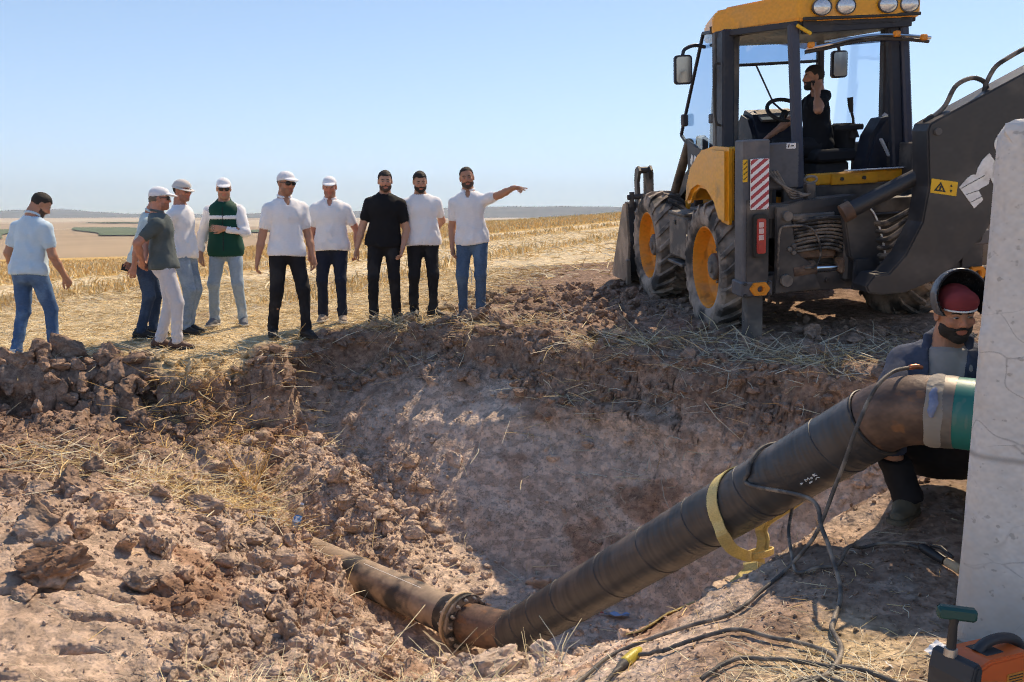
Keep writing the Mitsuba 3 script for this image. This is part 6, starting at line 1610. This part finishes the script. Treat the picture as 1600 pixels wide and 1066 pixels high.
mat('mask_black', pr((.012, .012, .013), .5)); mat('mask_silver', pr((.13, .135, .145), .35, .4, .5)); mat('red_cloth', bump(pr(proc(lambda p, n, uv: mix((.19, .028, .034), (.28, .05, .055), fbm(p.x * 30, p.y * 30, p.z * 30, 3))), .85), lambda p, n, uv: .001 * noise(p.x * 400, p.y * 400, p.z * 400), 1.0))
def welding_mask(k, info):
    HC, HR, s = info['HC'], info['HR'], info['s']
    def emit(name, m, mm_, sm_=40): part(k, name, (np.asarray(m[0]) * s @ HR.T + HC, m[1]), mm_, smooth=sm_)
    RT = rotx(.30)
    for nm, e, th, mm_ in (('mask_shell', .0, .007, 'mask_silver'), ('mask_lining', -.0075, .006, 'mask_black')):
        S = SDF(np.array([-.16, -.17, -.10]), np.array([.16, .22, .27]), .006)
        c = np.array([0, .030, .085])
        S.ell(c, np.array([.122, .120, .130]) + e, RT, .01); S.ell(c, np.array([.122, .120, .130]) + e - th, RT, .002, 's')
        sl, P = S.all(); q = (P - c) @ RT
        S.val = np.maximum(S.val, q[..., 1] - .030); S.val = np.maximum(S.val, .012 - P[..., 2] - 1.1 * np.clip(np.abs(P[..., 0]) - .09, 0, .05))
        emit(nm, S.mesh(), mm_, True)
    S = SDF(np.array([-.14, -.15, -.02]), np.array([.14, .20, .17]), .006)
    S.ell((0, -.012, .040), [.085, .104, .094], None, .02); S.ell((0, .060, .070), [.072, .046, .050], None, .03)
    sl, P = S.all(); S.val = np.maximum(S.val, .034 - P[..., 2]); emit('cap', S.mesh(), 'red_cloth', True)
    a = np.linspace(-1.25, 1.25, 24)
    emit('cap_edge', tube_vf(np.stack([.076 * np.sin(a), .022 + .086 * np.cos(a), .036 + a * 0], 1), .0045, 6), 'band_white', True)
# ------------------------------------------------------------------ the people
# facing: 0 looks away from the pit (+y), pi looks towards the viewer, -pi/2 looks to the right (+x)
pi = math.pi
dn = (0, 0, -1.0)
build_person('man in a pale blue polo shirt and blue jeans bowing his head, seen from behind', P(-5.05, 9.75), -.30, 1.80, 'tan', lean=(.16, .03), head=(-.7, .66, 0), feet=((-.15, -.12), (.13, .10)), foot_yaw=(.25, -.1),
    hands=((-.30, .10, .86), (.27, .17, .84)), shirt='pale_blue_cotton', polo=True, trousers='blue_denim', shoes=('shoe_white', 'sole_pale'), hair='hair_black', beard='short', girth=1.08)
_, i2 = build_person('stooping grey haired man in a pale green shirt and dark jeans holding a phone', P(-4.26, 10.75), -1.30, 1.72, 'ruddy', lean=(.24, 0), head=(.1, .35, 0), feet=((-.10, .06), (.10, -.06)),
    hands=((-.13, -.15, .90), (.24, -.08, .84)), poles=((-1, -.6, 0), (1, -.6, 0)), shirt='pale_green_cotton', polo=True, sleeve=.72, trousers='dark_denim', shoes=('shoe_black', None), hair='hair_grey', hairline=.085, girth=1.08)
build_person('man in slate grey polo, cream trousers and white cap, hands behind back', P(-3.74, 9.95), -1.35, 1.74, 'ruddy', lean=(-.06, 0), head=(.02, .02, 0), feet=((-.09, -.08), (.09, .12)), foot_yaw=(.1, -.05),
    hands=((-.10, -.17, .93), (.10, -.19, .95)), poles=((-1, -.8, 0), (1, -.8, 0)), fdirs=((.6, -.2, -.6), (-.6, -.2, -.6)), shirt='slate_cotton', polo=True, trousers='cream_cotton', shoes=('leather_brown', None), hair='hair_grey', hat=('cap_white', 'cap'), glasses=True, girth=1.06)
build_person('man in beige sun hat, white shirt and jeans standing behind two other men', P(-3.83, 10.85), -1.7, 1.80, 'ruddy', head=(-.25, .05, 0), feet=((-.10, -.02), (.11, .03)), foot_yaw=(.0, -.1),
    hands=((-.12, -.17, .93), (.12, -.17, .95)), poles=((-1, -.8, 0), (1, -.8, 0)), fdirs=((.6, -.2, -.6), (-.6, -.2, -.6)), shirt='white_cotton', trousers='mid_denim', shoes=('shoe_black', None), hair='hair_black', hat=('cap_beige', 'bucket'), glasses=True, girth=1.05)
build_person('man in a dark green vest with a white band, hand on his chest', P(-3.47, 11.3), pi + .10, 1.79, 'olive', head=(.22, .12, 0), feet=((-.17, .02), (.16, .02)), foot_yaw=(.35, -.30),
    hands=((-.02, .19, 1.15), (.28, .05, .84)), poles=((-1, -.25, -.2), (.6, -1, 0)), fdirs=((1, .05, .05), None), palms=((0, -1, 0), None), curls=(.12, .45), shirt='white_cotton', shirt_long=True, vest='vest_green', shirt_hem=.06, trousers='light_denim', shoes=('shoe_grey', 'sole_pale'), hair='hair_black', hat=('cap_white', 'cap'), glasses=True, girth=1.0)
build_person('tall man in white polo, white cap, dark glasses and black trousers', P(-2.48, 10.25), pi + .55, 1.83, 'tan', head=(.25, .05, 0), feet=((-.15, .12), (.15, -.10)), foot_yaw=(.2, -.2), lean=(-.02, 0),
    hands=((-.25, .12, .84), (.30, -.04, .82)), poles=((-.5, -1, 0), (.3, -1, 0)), shirt='white_cotton', polo=True, trousers='black_twill', shoes=('shoe_black', None), hair='hair_grey', hat=('cap_white', 'cap'), glasses=True, girth=1.05)
build_person('man in a white polo shirt and white cap without glasses, navy trousers', P(-2.16, 11.15), pi + .10, 1.74, 'ruddy', head=(.05, .12, 0), feet=((-.12, .10), (.12, -.05)), foot_yaw=(.2, -.2),
    hands=((-.31, .10, .87), (.25, .09, .83)), poles=((-.8, -1, 0), (.3, -1, 0)), shirt='white_cotton', polo=True, trousers='navy_twill', shoes=('shoe_tan', 'sole_pale'), hair='hair_black', hat=('cap_white', 'cap'), girth=1.17)
build_person('bareheaded bearded man in a black t-shirt and black trousers between the men in white', P(-1.52, 11.05), pi - .02, 1.78, 'olive', head=(.20, .12, .03), feet=((-.14, -.02), (.12, .06)), foot_yaw=(.6, .0),
    lean=(.03, -.04), hands=((-.24, .13, .84), (.30, .08, .84)), poles=((-.7, -1, 0), (.8, -1, 0)), shirt='black_cotton', trousers='black_twill', shoes=('shoe_black', None), hair='hair_black', beard='short', girth=1.14)
build_person('bareheaded man with a full beard in a white t-shirt, arms behind his back', P(-1.06, 11.15), pi + .12, 1.75, 'olive', lean=(.05, .05), head=(.1, .28, .05), feet=((-.11, .05), (.12, -.05)), foot_yaw=(.8, .1),
    hands=((-.08, -.20, .95), (.10, -.20, .95)), poles=((-1, -.6, 0), (1, -.6, 0)), fdirs=((.6, -.2, -.6), (-.6, -.2, -.6)), shirt='white_cotton', trousers='black_twill', shoes=('shoe_black', None), hair='hair_black', beard='full', girth=1.13)
build_person('man in white polo and blue jeans pointing to the right with straight arm', P(-.45, 11.05, -.04), pi - .05, 1.80, 'tan', lean=(.02, .08), head=(.12, .06, .14), feet=((-.08, .06), (.13, -.02)), foot_yaw=(.3, -.1),
    hands=((-.50, .40, 1.50), (.25, .03, .82)), poles=((-.2, -.3, -1), (.3, -1, 0)), fdirs=((-.75, .6, .0), None), palms=((0, .2, -1), None), curls=(.85, .45), point=0, shirt='white_cotton', polo=True, trousers='slate_denim', shoes=('leather_brown', None), hair='hair_black', hairline=.08, beard='short', girth=1.02)
# phone in the stooping man's hand
ph = thing('mobile_phone', 'black phone held by the stooping grey haired man', 'phone')
solo(ph, MB().box(i2['wr'][0] + np.array([-.02, -.04, -.09]), (.15, .012, .075), rotz(.3) @ roty(.3), b=.006), 'shoe_black')
# operator in the cab
opb = MO + MR @ np.array([.17, .34, .90])
_, io = build_person('bearded operator in black sitting sideways in the cab, fist at his ear', opb, math.radians(92), 1.86, 'tan', lean=(.06, .04), head=(.02, .05, 0), sit=True, pelvis_z=.92, feet=((-.12, .42, .40), (.10, .38, .40)), kpoles=((-.1, .6, 1), (.1, .6, 1)),
    shrug=.06, hands=((-.205, .10, 1.43), (.25, .42, 1.03)), poles=((-.5, -.1, -1), (1, -.5, -.3)), fdirs=((.62, -.30, 1), None), palms=((.9, -.3, 0), (0, 0, -1)), curls=(1.25, .5), shirt='black_cotton', trousers='dark_grey_twill', shoes=('shoe_black', None), hair='hair_black', hairline=.05, beard='full', girth=1.05)
# welder squatting behind the pipe
WP = np.array([2.065, 4.36, .085])
wk, iw = build_person('bearded welder in denim jacket squatting behind the pipe, mask pushed up', WP, 2.72, 1.76, 'tan', lean=(.24, 0), head=(.42, .18, .05), pelvis_z=.27, sit=True, feet=((-.24, .20), (.13, .33)), foot_yaw=(.3, -.25), kpoles=((-.6, 1, .5), (.5, 1, .35)),
    hands=((-.16, .50, .56), (.06, .48, .54)), poles=((-1, -.2, -.6), (1, -.2, -.6)), fdirs=((.1, 1, 0), (-.1, 1, 0)), palms=((0, 0, -1), (0, 0, -1)), curls=(.9, .9), shirt='grey_tee', shirt_hem=.24, jacket='jacket_denim', trousers='dark_grey_twill', shoes=('clog_khaki', 'clog_khaki'), hair='hair_black', hairline=.10, beard='full', girth=1.05, fine=.009)
welding_mask(wk, iw)
# ------------------------------------------------------------------ clods, stones and straw
crng = np.random.default_rng(77)
def clod_variant(seed, sub):
    r = np.random.default_rng(seed)
    m_ = 16 if sub or seed >= 700 else 8
    p = r.normal(size=(m_, 3)); p /= np.linalg.norm(p, axis=1, keepdims=True); p *= r.uniform(.75, 1.1, (m_, 1)); p *= [1.0, r.uniform(.7, .95), r.uniform(.6, .85)]
    h = trimesh.convex.convex_hull(p)
    for _ in range(sub): h = h.subdivide()
    if sub > 1: trimesh.smoothing.filter_laplacian(h, .45, sub)
    v = np.array(h.vertices)
    d = v / np.linalg.norm(v, axis=1, keepdims=True)
    k = v + seed * 3.7
    a = .34 * (meshkit.fbm(k * 1.9, 3, seed) - .5) - .24 * np.abs(meshkit.fbm(k * 3.6, 3, seed + 9) - .5) * 2
    if sub > 1: a += .16 * (meshkit.noise(k * 7, seed) - .5) + .11 * (meshkit.noise(k * 15, seed) - .5)
    return v + d * a[:, None], np.array(h.faces)
BIG = [clod_variant(100 + k, 3) for k in range(8)]
MED = [clod_variant(200 + k, 2) for k in range(12)]
FIN = [clod_variant(500 + k, 3) for k in range(10)]
SML = [clod_variant(300 + k, 1) for k in range(8)]
CRB = [clod_variant(700 + k, 0) for k in range(10)]
TIN = [clod_variant(400 + k, 0) for k in range(8)]
def dens(name, x, y):
    if name == 'slope': return np.clip(1.2 * blob(x, y, -1.75, 8.5, .62, .95) + blob(x, y, -1.55, 6.7, .55, .8) + blob(x, y, -1.2, 5.1, .6, .9) + .8 * blob(x, y, -1.25, 8.55, .5, .6), 0, 1)
    if name == 'heap': return np.clip(blob(x, y, .7, 11.0, 1.4, 1.3) + .8 * blob(x, y, .4, 12.6, 1.1, .5) + .5 * blob(x, y, 2.6, 8.3, 2.4, .9), 0, 1)
    if name == 'near': return np.clip(blob(x, y, -.25, 4.55, .7, .3) + .7 * blob(x, y, -1.1, 4.3, .6, .5), 0, 1)
    if name == 'left': return np.clip(blob(x, y, -3.3, 6.3, 1.2, 1.1) + .8 * blob(x, y, -4.2, 7.9, 1.6, .5), 0, 1)
    if name == 'floor': return np.clip(blob(x, y, -.6, 7.9, .5, .4) + .5 * blob(x, y, .8, 6.6, 1.2, .5) + .6 * blob(x, y, -.9, 8.4, .5, .5), 0, 1)
spots = []                                                       # x, y, size, region
def scatter(name, n, box, lo, hi, pw):
    k = 0
    while k < n:
        x, y = crng.uniform(box[0], box[1], 4000), crng.uniform(box[2], box[3], 4000)
        ok = crng.random(4000) < dens(name, x, y)
        for a, b in zip(x[ok], y[ok]):
            if k >= n: break
            spots.append((a, b, lo * (hi / lo) ** (crng.random() ** pw), name)); k += 1
scatter('slope', 1500, (-3.2, -.2, 3.6, 10), .013, .15, 2.8)
scatter('heap', 1100, (-1.5, 5, 7, 13.5), .02, .13, 2.3)
scatter('near', 330, (-2, 1, 3.6, 5.4), .012, .10, 2.2)
scatter('left', 460, (-6.5, -1.2, 4.4, 9), .015, .17, 2.9)
scatter('floor', 220, (-2, 3, 5.8, 9.2), .015, .09, 2.4)
sel = rim[(rim[:, 0] > -6.5) & (rim[:, 0] < 3.4)]
for _ in range(1500):
    a = sel[crng.integers(len(sel))]
    off = crng.normal(-.05, .17) + (.22 * crng.random() if a[0] < -3.3 else 0)
    sz = .022 * (6.0 if a[0] < .2 else 4.0) ** (crng.random() ** 1.8)
    spots.append((a[0] + crng.normal(0, .10), a[1] + off, sz, 'rim'))
FEET = [(-5.05, 9.75), (-4.26, 10.75), (-3.74, 9.95), (-3.83, 10.85), (-3.47, 11.3), (-2.48, 10.25), (-2.16, 11.15), (-1.52, 11.05), (-1.04, 11.15)]
spots = [q for q in spots if min((q[0] - a) ** 2 + (q[1] - b) ** 2 for a, b in FEET) > (.20 + q[2]) ** 2]
def off_pipe(q):
    for a, b in ((PF, PL), (PF, PB), (PB, PC)):
        ab = b - a; p = np.array([q[0], q[1], ground(q[0], q[1])]); t = np.clip((p - a) @ ab / (ab @ ab), 0, 1)
        if np.linalg.norm(p - a - t * ab) < R1 + q[2] * .8 + .01 and t < .88: return False
    return True
spots = [q for q in spots if off_pipe(q)]
def on_wall(q):
    x, y = q[0], q[1]; e = .06
    return math.hypot(float(bil(_g, x + e, y) - bil(_g, x - e, y)), float(bil(_g, x, y + e) - bil(_g, x, y - e))) / (2 * e) > .95
spots = [q for q in spots if q[3] == 'rim' or not (q[0] > -2.2 and on_wall(q))]
sx = np.array([q[0] for q in spots]); sy = np.array([q[1] for q in spots]); ss = np.array([q[2] for q in spots]); sz_ = ground(sx, sy)
app = ss / sy
order = np.argsort(-app)
REG = {'slope': ('brown earth clod among the loose clods tumbled down the slope above the lower pipe', 'clods on the collapsed slope'),
       'heap': ('earth clod in the spoil between the men and the backhoe', 'clods in the spoil by the backhoe'),
       'near': ('earth clod on the near edge of the pit in front of the flange', 'clods on the near edge'),
       'left': ('dark lump of earth on the left bank of the pit', 'lumps on the left bank'),
       'floor': ('small clod lying on the pit floor', 'clods on the pit floor'),
       'rim': ('dark topsoil clod along the broken upper edge of the pit', 'clods along the pit edge')}
# the clods that stand out, each by itself
NOTED = [(-.42, 10.52, .24, 'large flat clod at the feet of the pointing man'), (.86, 9.25, .19, 'upright dark clod on the pit edge where the shadow of the backhoe begins'), (1.42, 8.55, .17, 'square clod in the shade left of the stabiliser leg'),
         (-1.22, 10.75, .15, 'rounded straw covered clod at the pit edge below the man in the black t-shirt'), (-.80, 11.75, .13, 'clod behind the legs of the bearded man in white'), (-.22, 12.4, .12, 'clod lying in the straw right of the pointing man'), (-1.35, 12.2, .10, 'clod in the straw between the man in black and the bearded man'),
         (-2.72, 5.25, .24, 'biggest grey clod, dark sided, at the left edge above the other grey blocks'), (-2.45, 4.72, .24, 'grey block of earth below the biggest grey clod at the left edge'), (-2.05, 4.95, .15, 'third grey block of earth right of the two largest at the left'),
         (-2.42, 8.72, .24, 'tall reddish block of earth broken from the bank beside the pit wall'), (-2.22, 8.25, .18, 'block of earth at the foot of the tall reddish block'), (-4.45, 9.12, .26, 'long dark lump on the bank edge between the first man and the group'), (-3.95, 9.12, .22, 'dark lump of topsoil just left of the brown shoes'), (-3.05, 8.72, .14, 'brown clod in the straw on the bank edge right of the brown shoes'),
         (-4.75, 8.85, .22, 'crumbly dark heap below the feet of the first man'), (-.12, 4.35, .22, 'broad pale clod at the bottom edge in front of the lower bend'), (-.50, 4.35, .15, 'brown clod left of the broad pale clod at the bottom edge'), (-1.3, 5.55, .13, 'pointed clod standing out in the middle of the crumbled slope'), (-1.05, 4.75, .12, 'square little block of earth low on the crumbled slope'),
         (-1.55, 8.05, .11, 'large clod beside the buried end of the lower pipe'), (-1.62, 9.0, .12, 'squarish clod high on the clod slope by the pit wall'), (.55, 4.55, .10, 'reddish clod half way down the bank under the sling tail')]
def put_clod(key, x, y, s, variant, sink=.35, seed=0):
    r = np.random.default_rng(seed)
    R = rotz(r.uniform(0, 6.28)) @ rotx(r.normal(0, .5)) @ roty(r.normal(0, .5))
    v, f = variant
    M = np.eye(4); M[:3, :3] = R * s * r.uniform(.85, 1.15, 3); M[:3, 3] = [x, y, float(ground(x, y)) + s * (.55 - sink)]
    return M
_ply = {}
def clod_entry(key, vi, fam, M, label, group):
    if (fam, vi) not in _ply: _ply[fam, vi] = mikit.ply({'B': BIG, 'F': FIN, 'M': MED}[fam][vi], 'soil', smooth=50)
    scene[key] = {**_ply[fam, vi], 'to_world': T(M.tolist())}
    tag(key, label, 'clod', group)
n_ = 0
def next_key():
    global n_
    n_ += 1
    return 'earth_clod' if n_ == 1 else f'earth_clod_{n_ - 1:03d}'
for i, (x, y, s, lab) in enumerate(NOTED):
    clod_entry(next_key(), i % 8, 'B', put_clod(None, x, y, s, BIG[i % 8], .38, 900 + i), lab, None)
def where(k, x, y, s):
    """the label of a clod: how big it is and which stretch of its place it lies on"""
    size = 'large' if s > .105 else 'middling' if s > .07 else 'small'
    if k == 'slope':
        row = 'high on the collapsed slope by the cut wall' if y > 8.9 else 'beside the buried end of the lower pipe' if y > 7.2 else 'half way down the slope left of the lower pipe' if y > 5.8 else 'at the foot of the slope near the bottom edge'
        return f'{size} brown earth clod {row}', f'{size} clods {row}'
    if k == 'left':
        row = 'under the bank edge on the left' if y > 7.4 else 'around the straw heap on the left' if y > 6 else 'beside the grey blocks at the left'
        return f'{size} dark lump of earth {row}', f'{size} lumps {row}'
    if k == 'near':
        row = 'left of the pipe flange' if x < -.5 else 'in front of the lower bend'
        return f'{size} earth clod on the near pit edge {row}', f'{size} near edge clods {row}'
    if k == 'rim':
        row = 'by the first man' if x < -4.3 else 'below the men in caps' if x < -2.3 else 'below the bareheaded men' if x < -.2 else 'in front of the backhoe'
        return f'{size} dark topsoil clod on the broken pit edge {row}', f'{size} edge clods {row}'
    return f'{size} ' + REG[k][0].replace('small ', ''), f'{size} ' + REG[k][1]
for j_, i in enumerate(order[:275]):
    k = spots[i][3]
    clod_entry(next_key(), int(i) % 10, 'F' if j_ < 110 else 'M', put_clod(None, sx[i], sy[i], ss[i], FIN[i % 10], .30, int(i)), *where(k, sx[i], sy[i], ss[i]))
rest = MB()
def bake(mb, x, y, z, s, fam):
    R = rotz(crng.uniform(0, 6.28)) @ rotx(crng.normal(0, .6)) @ roty(crng.normal(0, .6))
    v, f = fam[crng.integers(len(fam))]
    mb.add(v @ (R * s * crng.uniform(.8, 1.2, 3)).T + [x, y, z + s * .22], f)
for j_, i in enumerate(order[275:]):
    bake(rest, sx[i], sy[i], sz_[i], ss[i], MED if j_ < 450 else SML if j_ < 1500 else CRB)
cx, cy = [], []
for name, n, box in (('slope', 11000, (-3.2, -.2, 3.6, 10)), ('heap', 2600, (-1.5, 5, 7, 13.5)), ('near', 1500, (-2, 1.2, 3.4, 5.6)), ('left', 6500, (-6.5, -1.2, 4.2, 9)), ('floor', 700, (-2, 3, 5.6, 9.2))):
    k = 0
    while k < n:
        x, y = crng.uniform(box[0], box[1], 8000), crng.uniform(box[2], box[3], 8000)
        ok = np.nonzero(crng.random(8000) < dens(name, x, y))[0][:n - k]
        cx += list(x[ok]); cy += list(y[ok]); k += len(ok)
bx, by = crng.uniform(.1, 2.2, 2200), crng.uniform(2.4, 4.9, 2200); cx += list(bx); cy += list(by)
bx, by = crng.uniform(-3.2, -.3, 500), crng.uniform(3.4, 6, 500); cx += list(bx); cy += list(by)
cx, cy = np.array(cx), np.array(cy); cz = ground(cx, cy)
tv, tf = [], []
cs_ = .005 + .020 * crng.random(len(cx)) ** 2.5 * np.minimum(1.3, cy / 6)
for i in range(len(cx)):
    bake(rest, cx[i], cy[i], cz[i], cs_[i], TIN if cs_[i] < .018 else CRB)
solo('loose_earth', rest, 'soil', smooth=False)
tag('loose_earth', 'crumbs and small clods of loose brown earth strewn over the dig', 'loose earth', kind='stuff')

# straw ------------------------------------------------------------------
mat('straw_stalk', {'type': 'diffuse', 'reflectance': {'type': 'mesh_attribute', 'name': 'vertex_color'}})
STRAW = np.array([[.70, .58, .36], [.76, .67, .47], [.62, .47, .24], [.54, .38, .17], [.68, .61, .46]])
def stalks(x, y, z, L, w, tilt, az, bend, col, jit=.12):
    """bent ribbons: arrays of equal length. tilt: 0 lying, pi/2 standing"""
    n = len(x)
    h = np.stack([np.cos(az) * np.cos(tilt), np.sin(az) * np.cos(tilt), np.sin(tilt)], 1)
    s = np.stack([-np.sin(az), np.cos(az), np.zeros(n)], 1)
    s = s * np.cos(crng.uniform(-1, 1, n))[:, None] + np.cross(h, s) * np.sin(crng.uniform(-1, 1, n))[:, None]
    p0 = np.stack([x, y, z], 1); p1 = p0 + h * (L * .5)[:, None]; p2 = p0 + h * L[:, None] + np.stack([bend * np.cos(az + 1.3), bend * np.sin(az + 1.3), -np.abs(bend) * .4], 1)
    W = s * (w / 2)[:, None]
    V = np.stack([p0 - W, p0 + W, p1 - W, p1 + W, p2 - W * .6, p2 + W * .6], 1).reshape(-1, 3)
    b = (np.arange(n) * 6)[:, None]
    F = np.concatenate([b + [0, 1, 3], b + [0, 3, 2], b + [2, 3, 5], b + [2, 5, 4]], 0)
    c = np.repeat(np.clip(col * (1 + jit * crng.normal(size=(n, 1))), 0, .9), 6, 0)
    return V, F, c
bags = {}
def lay(bag, x, y, L, w, tilt, az=None, lift=.006, pal=None, bend=.15):
    n = len(x)
    if n == 0: return
    x, y = np.asarray(x), np.asarray(y)
    az = crng.uniform(0, 2 * np.pi, n) if az is None else az
    col = STRAW[crng.integers(0, 5, n)] if pal is None else np.asarray(pal)[crng.integers(0, len(pal), n)]
    V, F, c = stalks(x, y, ground(x, y) + lift, L, w, tilt, az, L * bend * crng.normal(size=n), col)
    b = bags.setdefault(bag, [[], [], [], 0]); b[0].append(V); b[1].append(F + b[3]); b[2].append(c); b[3] += len(V)
U = crng.uniform
# lying straw where the men stand
n = 30000; x, y = U(-8.5, 3, n), U(8.3, 16, n)
keep = (crng.random(n) < np.clip(1.2 * sm(.4, -1.4, x - .25 * (y - 11) + 1.2 * (meshkit.fbm(np.stack([x, y, y * 0], 1) * .8, 2, 3) - .5)), .05, 1)) & ~inside_pit(x, y) & (y > np.interp(x, rim[:, 0], rim[:, 1]) + np.where(x < -3.3, .45, .12))
x, y = x[keep], y[keep]; n = len(x); lay('straw', x, y, U(.06, .26, n), U(.004, .008, n), np.abs(crng.normal(0, .18, n)))
n = 14000; x, y = U(-16, 9, n), U(14, 30, n); lay('straw', x, y, U(.10, .35, n), U(.010, .020, n), np.abs(crng.normal(0, .25, n)))
# straw along the rim, some hanging over it
for _ in range(3):
    a = sel[crng.integers(0, len(sel), 1500)]; x = a[:, 0] + crng.normal(0, .14, 1500); y = a[:, 1] + crng.normal(.20, .13, 1500)
    k = (meshkit.fbm(np.stack([x * 1.6, y * 1.6, y * 0], 1), 2, 8) > .55) & ((x > -3.3) | (crng.random(1500) < .12))
    x, y = x[k], y[k]; n = len(x); lay('straw', x, y, U(.08, .34, n), U(.004, .008, n), crng.normal(.0, .35, n), lift=.02)
# heaps of straw on the left bank and slope
for cx_, cy_, rx_, ry_, m, pal in ((-2.98, 8.62, .30, .22, 480, [[.58, .36, .13], [.66, .44, .18], [.70, .55, .30]]), (-2.35, 9.25, .5, .22, 320, None), (-2.35, 7.35, .38, .42, 800, [[.66, .47, .20], [.72, .57, .30], [.76, .66, .42]]), (-2.6, 6.75, .45, .3, 350, None), (-1.95, 7.7, .25, .25, 350, None), (-3.5, 6.9, .3, .3, 250, None), (-1.35, 10.7, .35, .12, 400, None), (-.1, 10.25, .5, .2, 350, None), (2.0, 7.95, .9, .2, 900, [[.55, .50, .38], [.62, .56, .42], [.50, .42, .28]]), (1.2, 8.8, .6, .2, 500, None), (3.3, 7.5, .8, .3, 500, None)):
    x, y = crng.normal(cx_, rx_, m), crng.normal(cy_, ry_, m); lay('straw', x, y, U(.10, .42, m), U(.004, .008, m), crng.normal(.08, .28, m), lift=.02, pal=pal)
# the bank on the near right
n = 3300; x, y = U(.05, 2.0, n), U(2.3, 4.3, n); k = (crng.random(n) < np.clip(.95 - .5 * (y - 2.3) + .5 * (meshkit.fbm(np.stack([x * 3, y * 3, y * 0], 1), 2, 9) - .5) * 2, .08, 1)); x, y = x[k], y[k]; n = len(x)
lay('straw', x, y, U(.02, .13, n), U(.0016, .0038, n), np.abs(crng.normal(0, .10, n)), lift=.002)
n = 420; x, y = crng.normal(1.0, .2, n), crng.normal(2.78, .16, n); lay('straw', x, y, U(.06, .24, n), U(.002, .0035, n), np.abs(crng.normal(0, .12, n)), lift=.004, pal=[[.74, .66, .46], [.78, .72, .55], [.66, .55, .34]])
n = 700; x, y = crng.normal(-.75, .35, n), crng.normal(3.95, .16, n); lay('straw', x, y, U(.06, .26, n), U(.002, .005, n), np.abs(crng.normal(.1, .3, n)), lift=.01, pal=[[.72, .62, .38], [.76, .68, .46]])
n = 850; x, y = U(-5.5, .2, n), U(3.5, 8.5, n); lay('straw', x, y, U(.04, .24, n), U(.002, .005, n), crng.normal(.1, .4, n), lift=.008)
n = 160; x, y = U(-1.5, 3.2, n), U(6.0, 9.5, n); lay('straw', x, y, U(.06, .2, n), U(.003, .005, n), crng.normal(.0, .5, n), lift=.004)
V, F_, c = np.vstack(bags['straw'][0]), np.vstack(bags['straw'][1]), np.vstack(bags['straw'][2])
solo('loose_straw', (V, F_), 'straw_stalk', color=c)
tag('loose_straw', 'loose pale straw scattered over the ground and the pit edge', 'straw', kind='stuff')
# standing stubble in the golden strips
bags.clear()
n = 60000; y = 13 + 45 * U(0, 1, n) ** 1.3; x = U(-.75, .35, n) * (y + 3)
k = crng.random(n) < gold_np(x, y) * .95; x, y = x[k], y[k]; n = len(x)
GOLD = [[.72, .53, .25], [.78, .60, .31], [.66, .46, .19], [.80, .67, .42]]
for rep in range(2):
    lay('stubble', x + crng.normal(0, .06, n), y + crng.normal(0, .06, n), U(.06, .17, n), .006 + .0009 * y * U(.6, 1.4, n), U(.9, 1.5, n), pal=GOLD, bend=.2)
V, F_, c = np.vstack(bags['stubble'][0]), np.vstack(bags['stubble'][1]), np.vstack(bags['stubble'][2])
solo('stubble', (V, F_), 'straw_stalk', color=c)
tag('stubble', 'standing golden stubble in strips across the field', 'stubble', kind='stuff')
# dry grass tufts one can pick out
for lab, x0, y0, m, h0, lean_ in (('pale stiff straw stalks standing up in front of the pipe flange', -.38, 5.0, 16, .36, .75), ('few long pale stalks leaning in front of the lower pipe', -.75, 4.75, 6, .46, .7), ('single long straw stalk leaning on the crumbled slope', -1.05, 4.85, 3, .50, .8),
                                 ('spiky pale tuft at the bottom edge right of the broad clod', .16, 4.05, 12, .22, .7), ('orange dry stalks fanning up from the straw heap on the left slope', -2.2, 7.75, 34, .55, .95), ('long dry stalks hanging over the pit edge below the pointing man', -.5, 10.15, 16, .50, -.9), ('straw wisps hanging over the edge below the man in the black t-shirt', -1.35, 10.35, 22, .50, -.35)):
    bags.clear()
    k = thing('dry_grass_tuft', lab, 'grass tuft')
    lay('t', crng.normal(x0, .06, m), crng.normal(y0, .04, m), h0 * U(.6, 1.1, m), np.full(m, .0055 if y0 < 6 else .008), lean_ + crng.normal(0, .25, m), lift=.02, pal=[[.76, .70, .52], [.72, .62, .40]] if y0 < 6 else [[.60, .40, .16], [.68, .52, .28]])
    solo(k, (np.vstack(bags['t'][0]), np.vstack(bags['t'][1])), 'straw_stalk', color=np.vstack(bags['t'][2]))
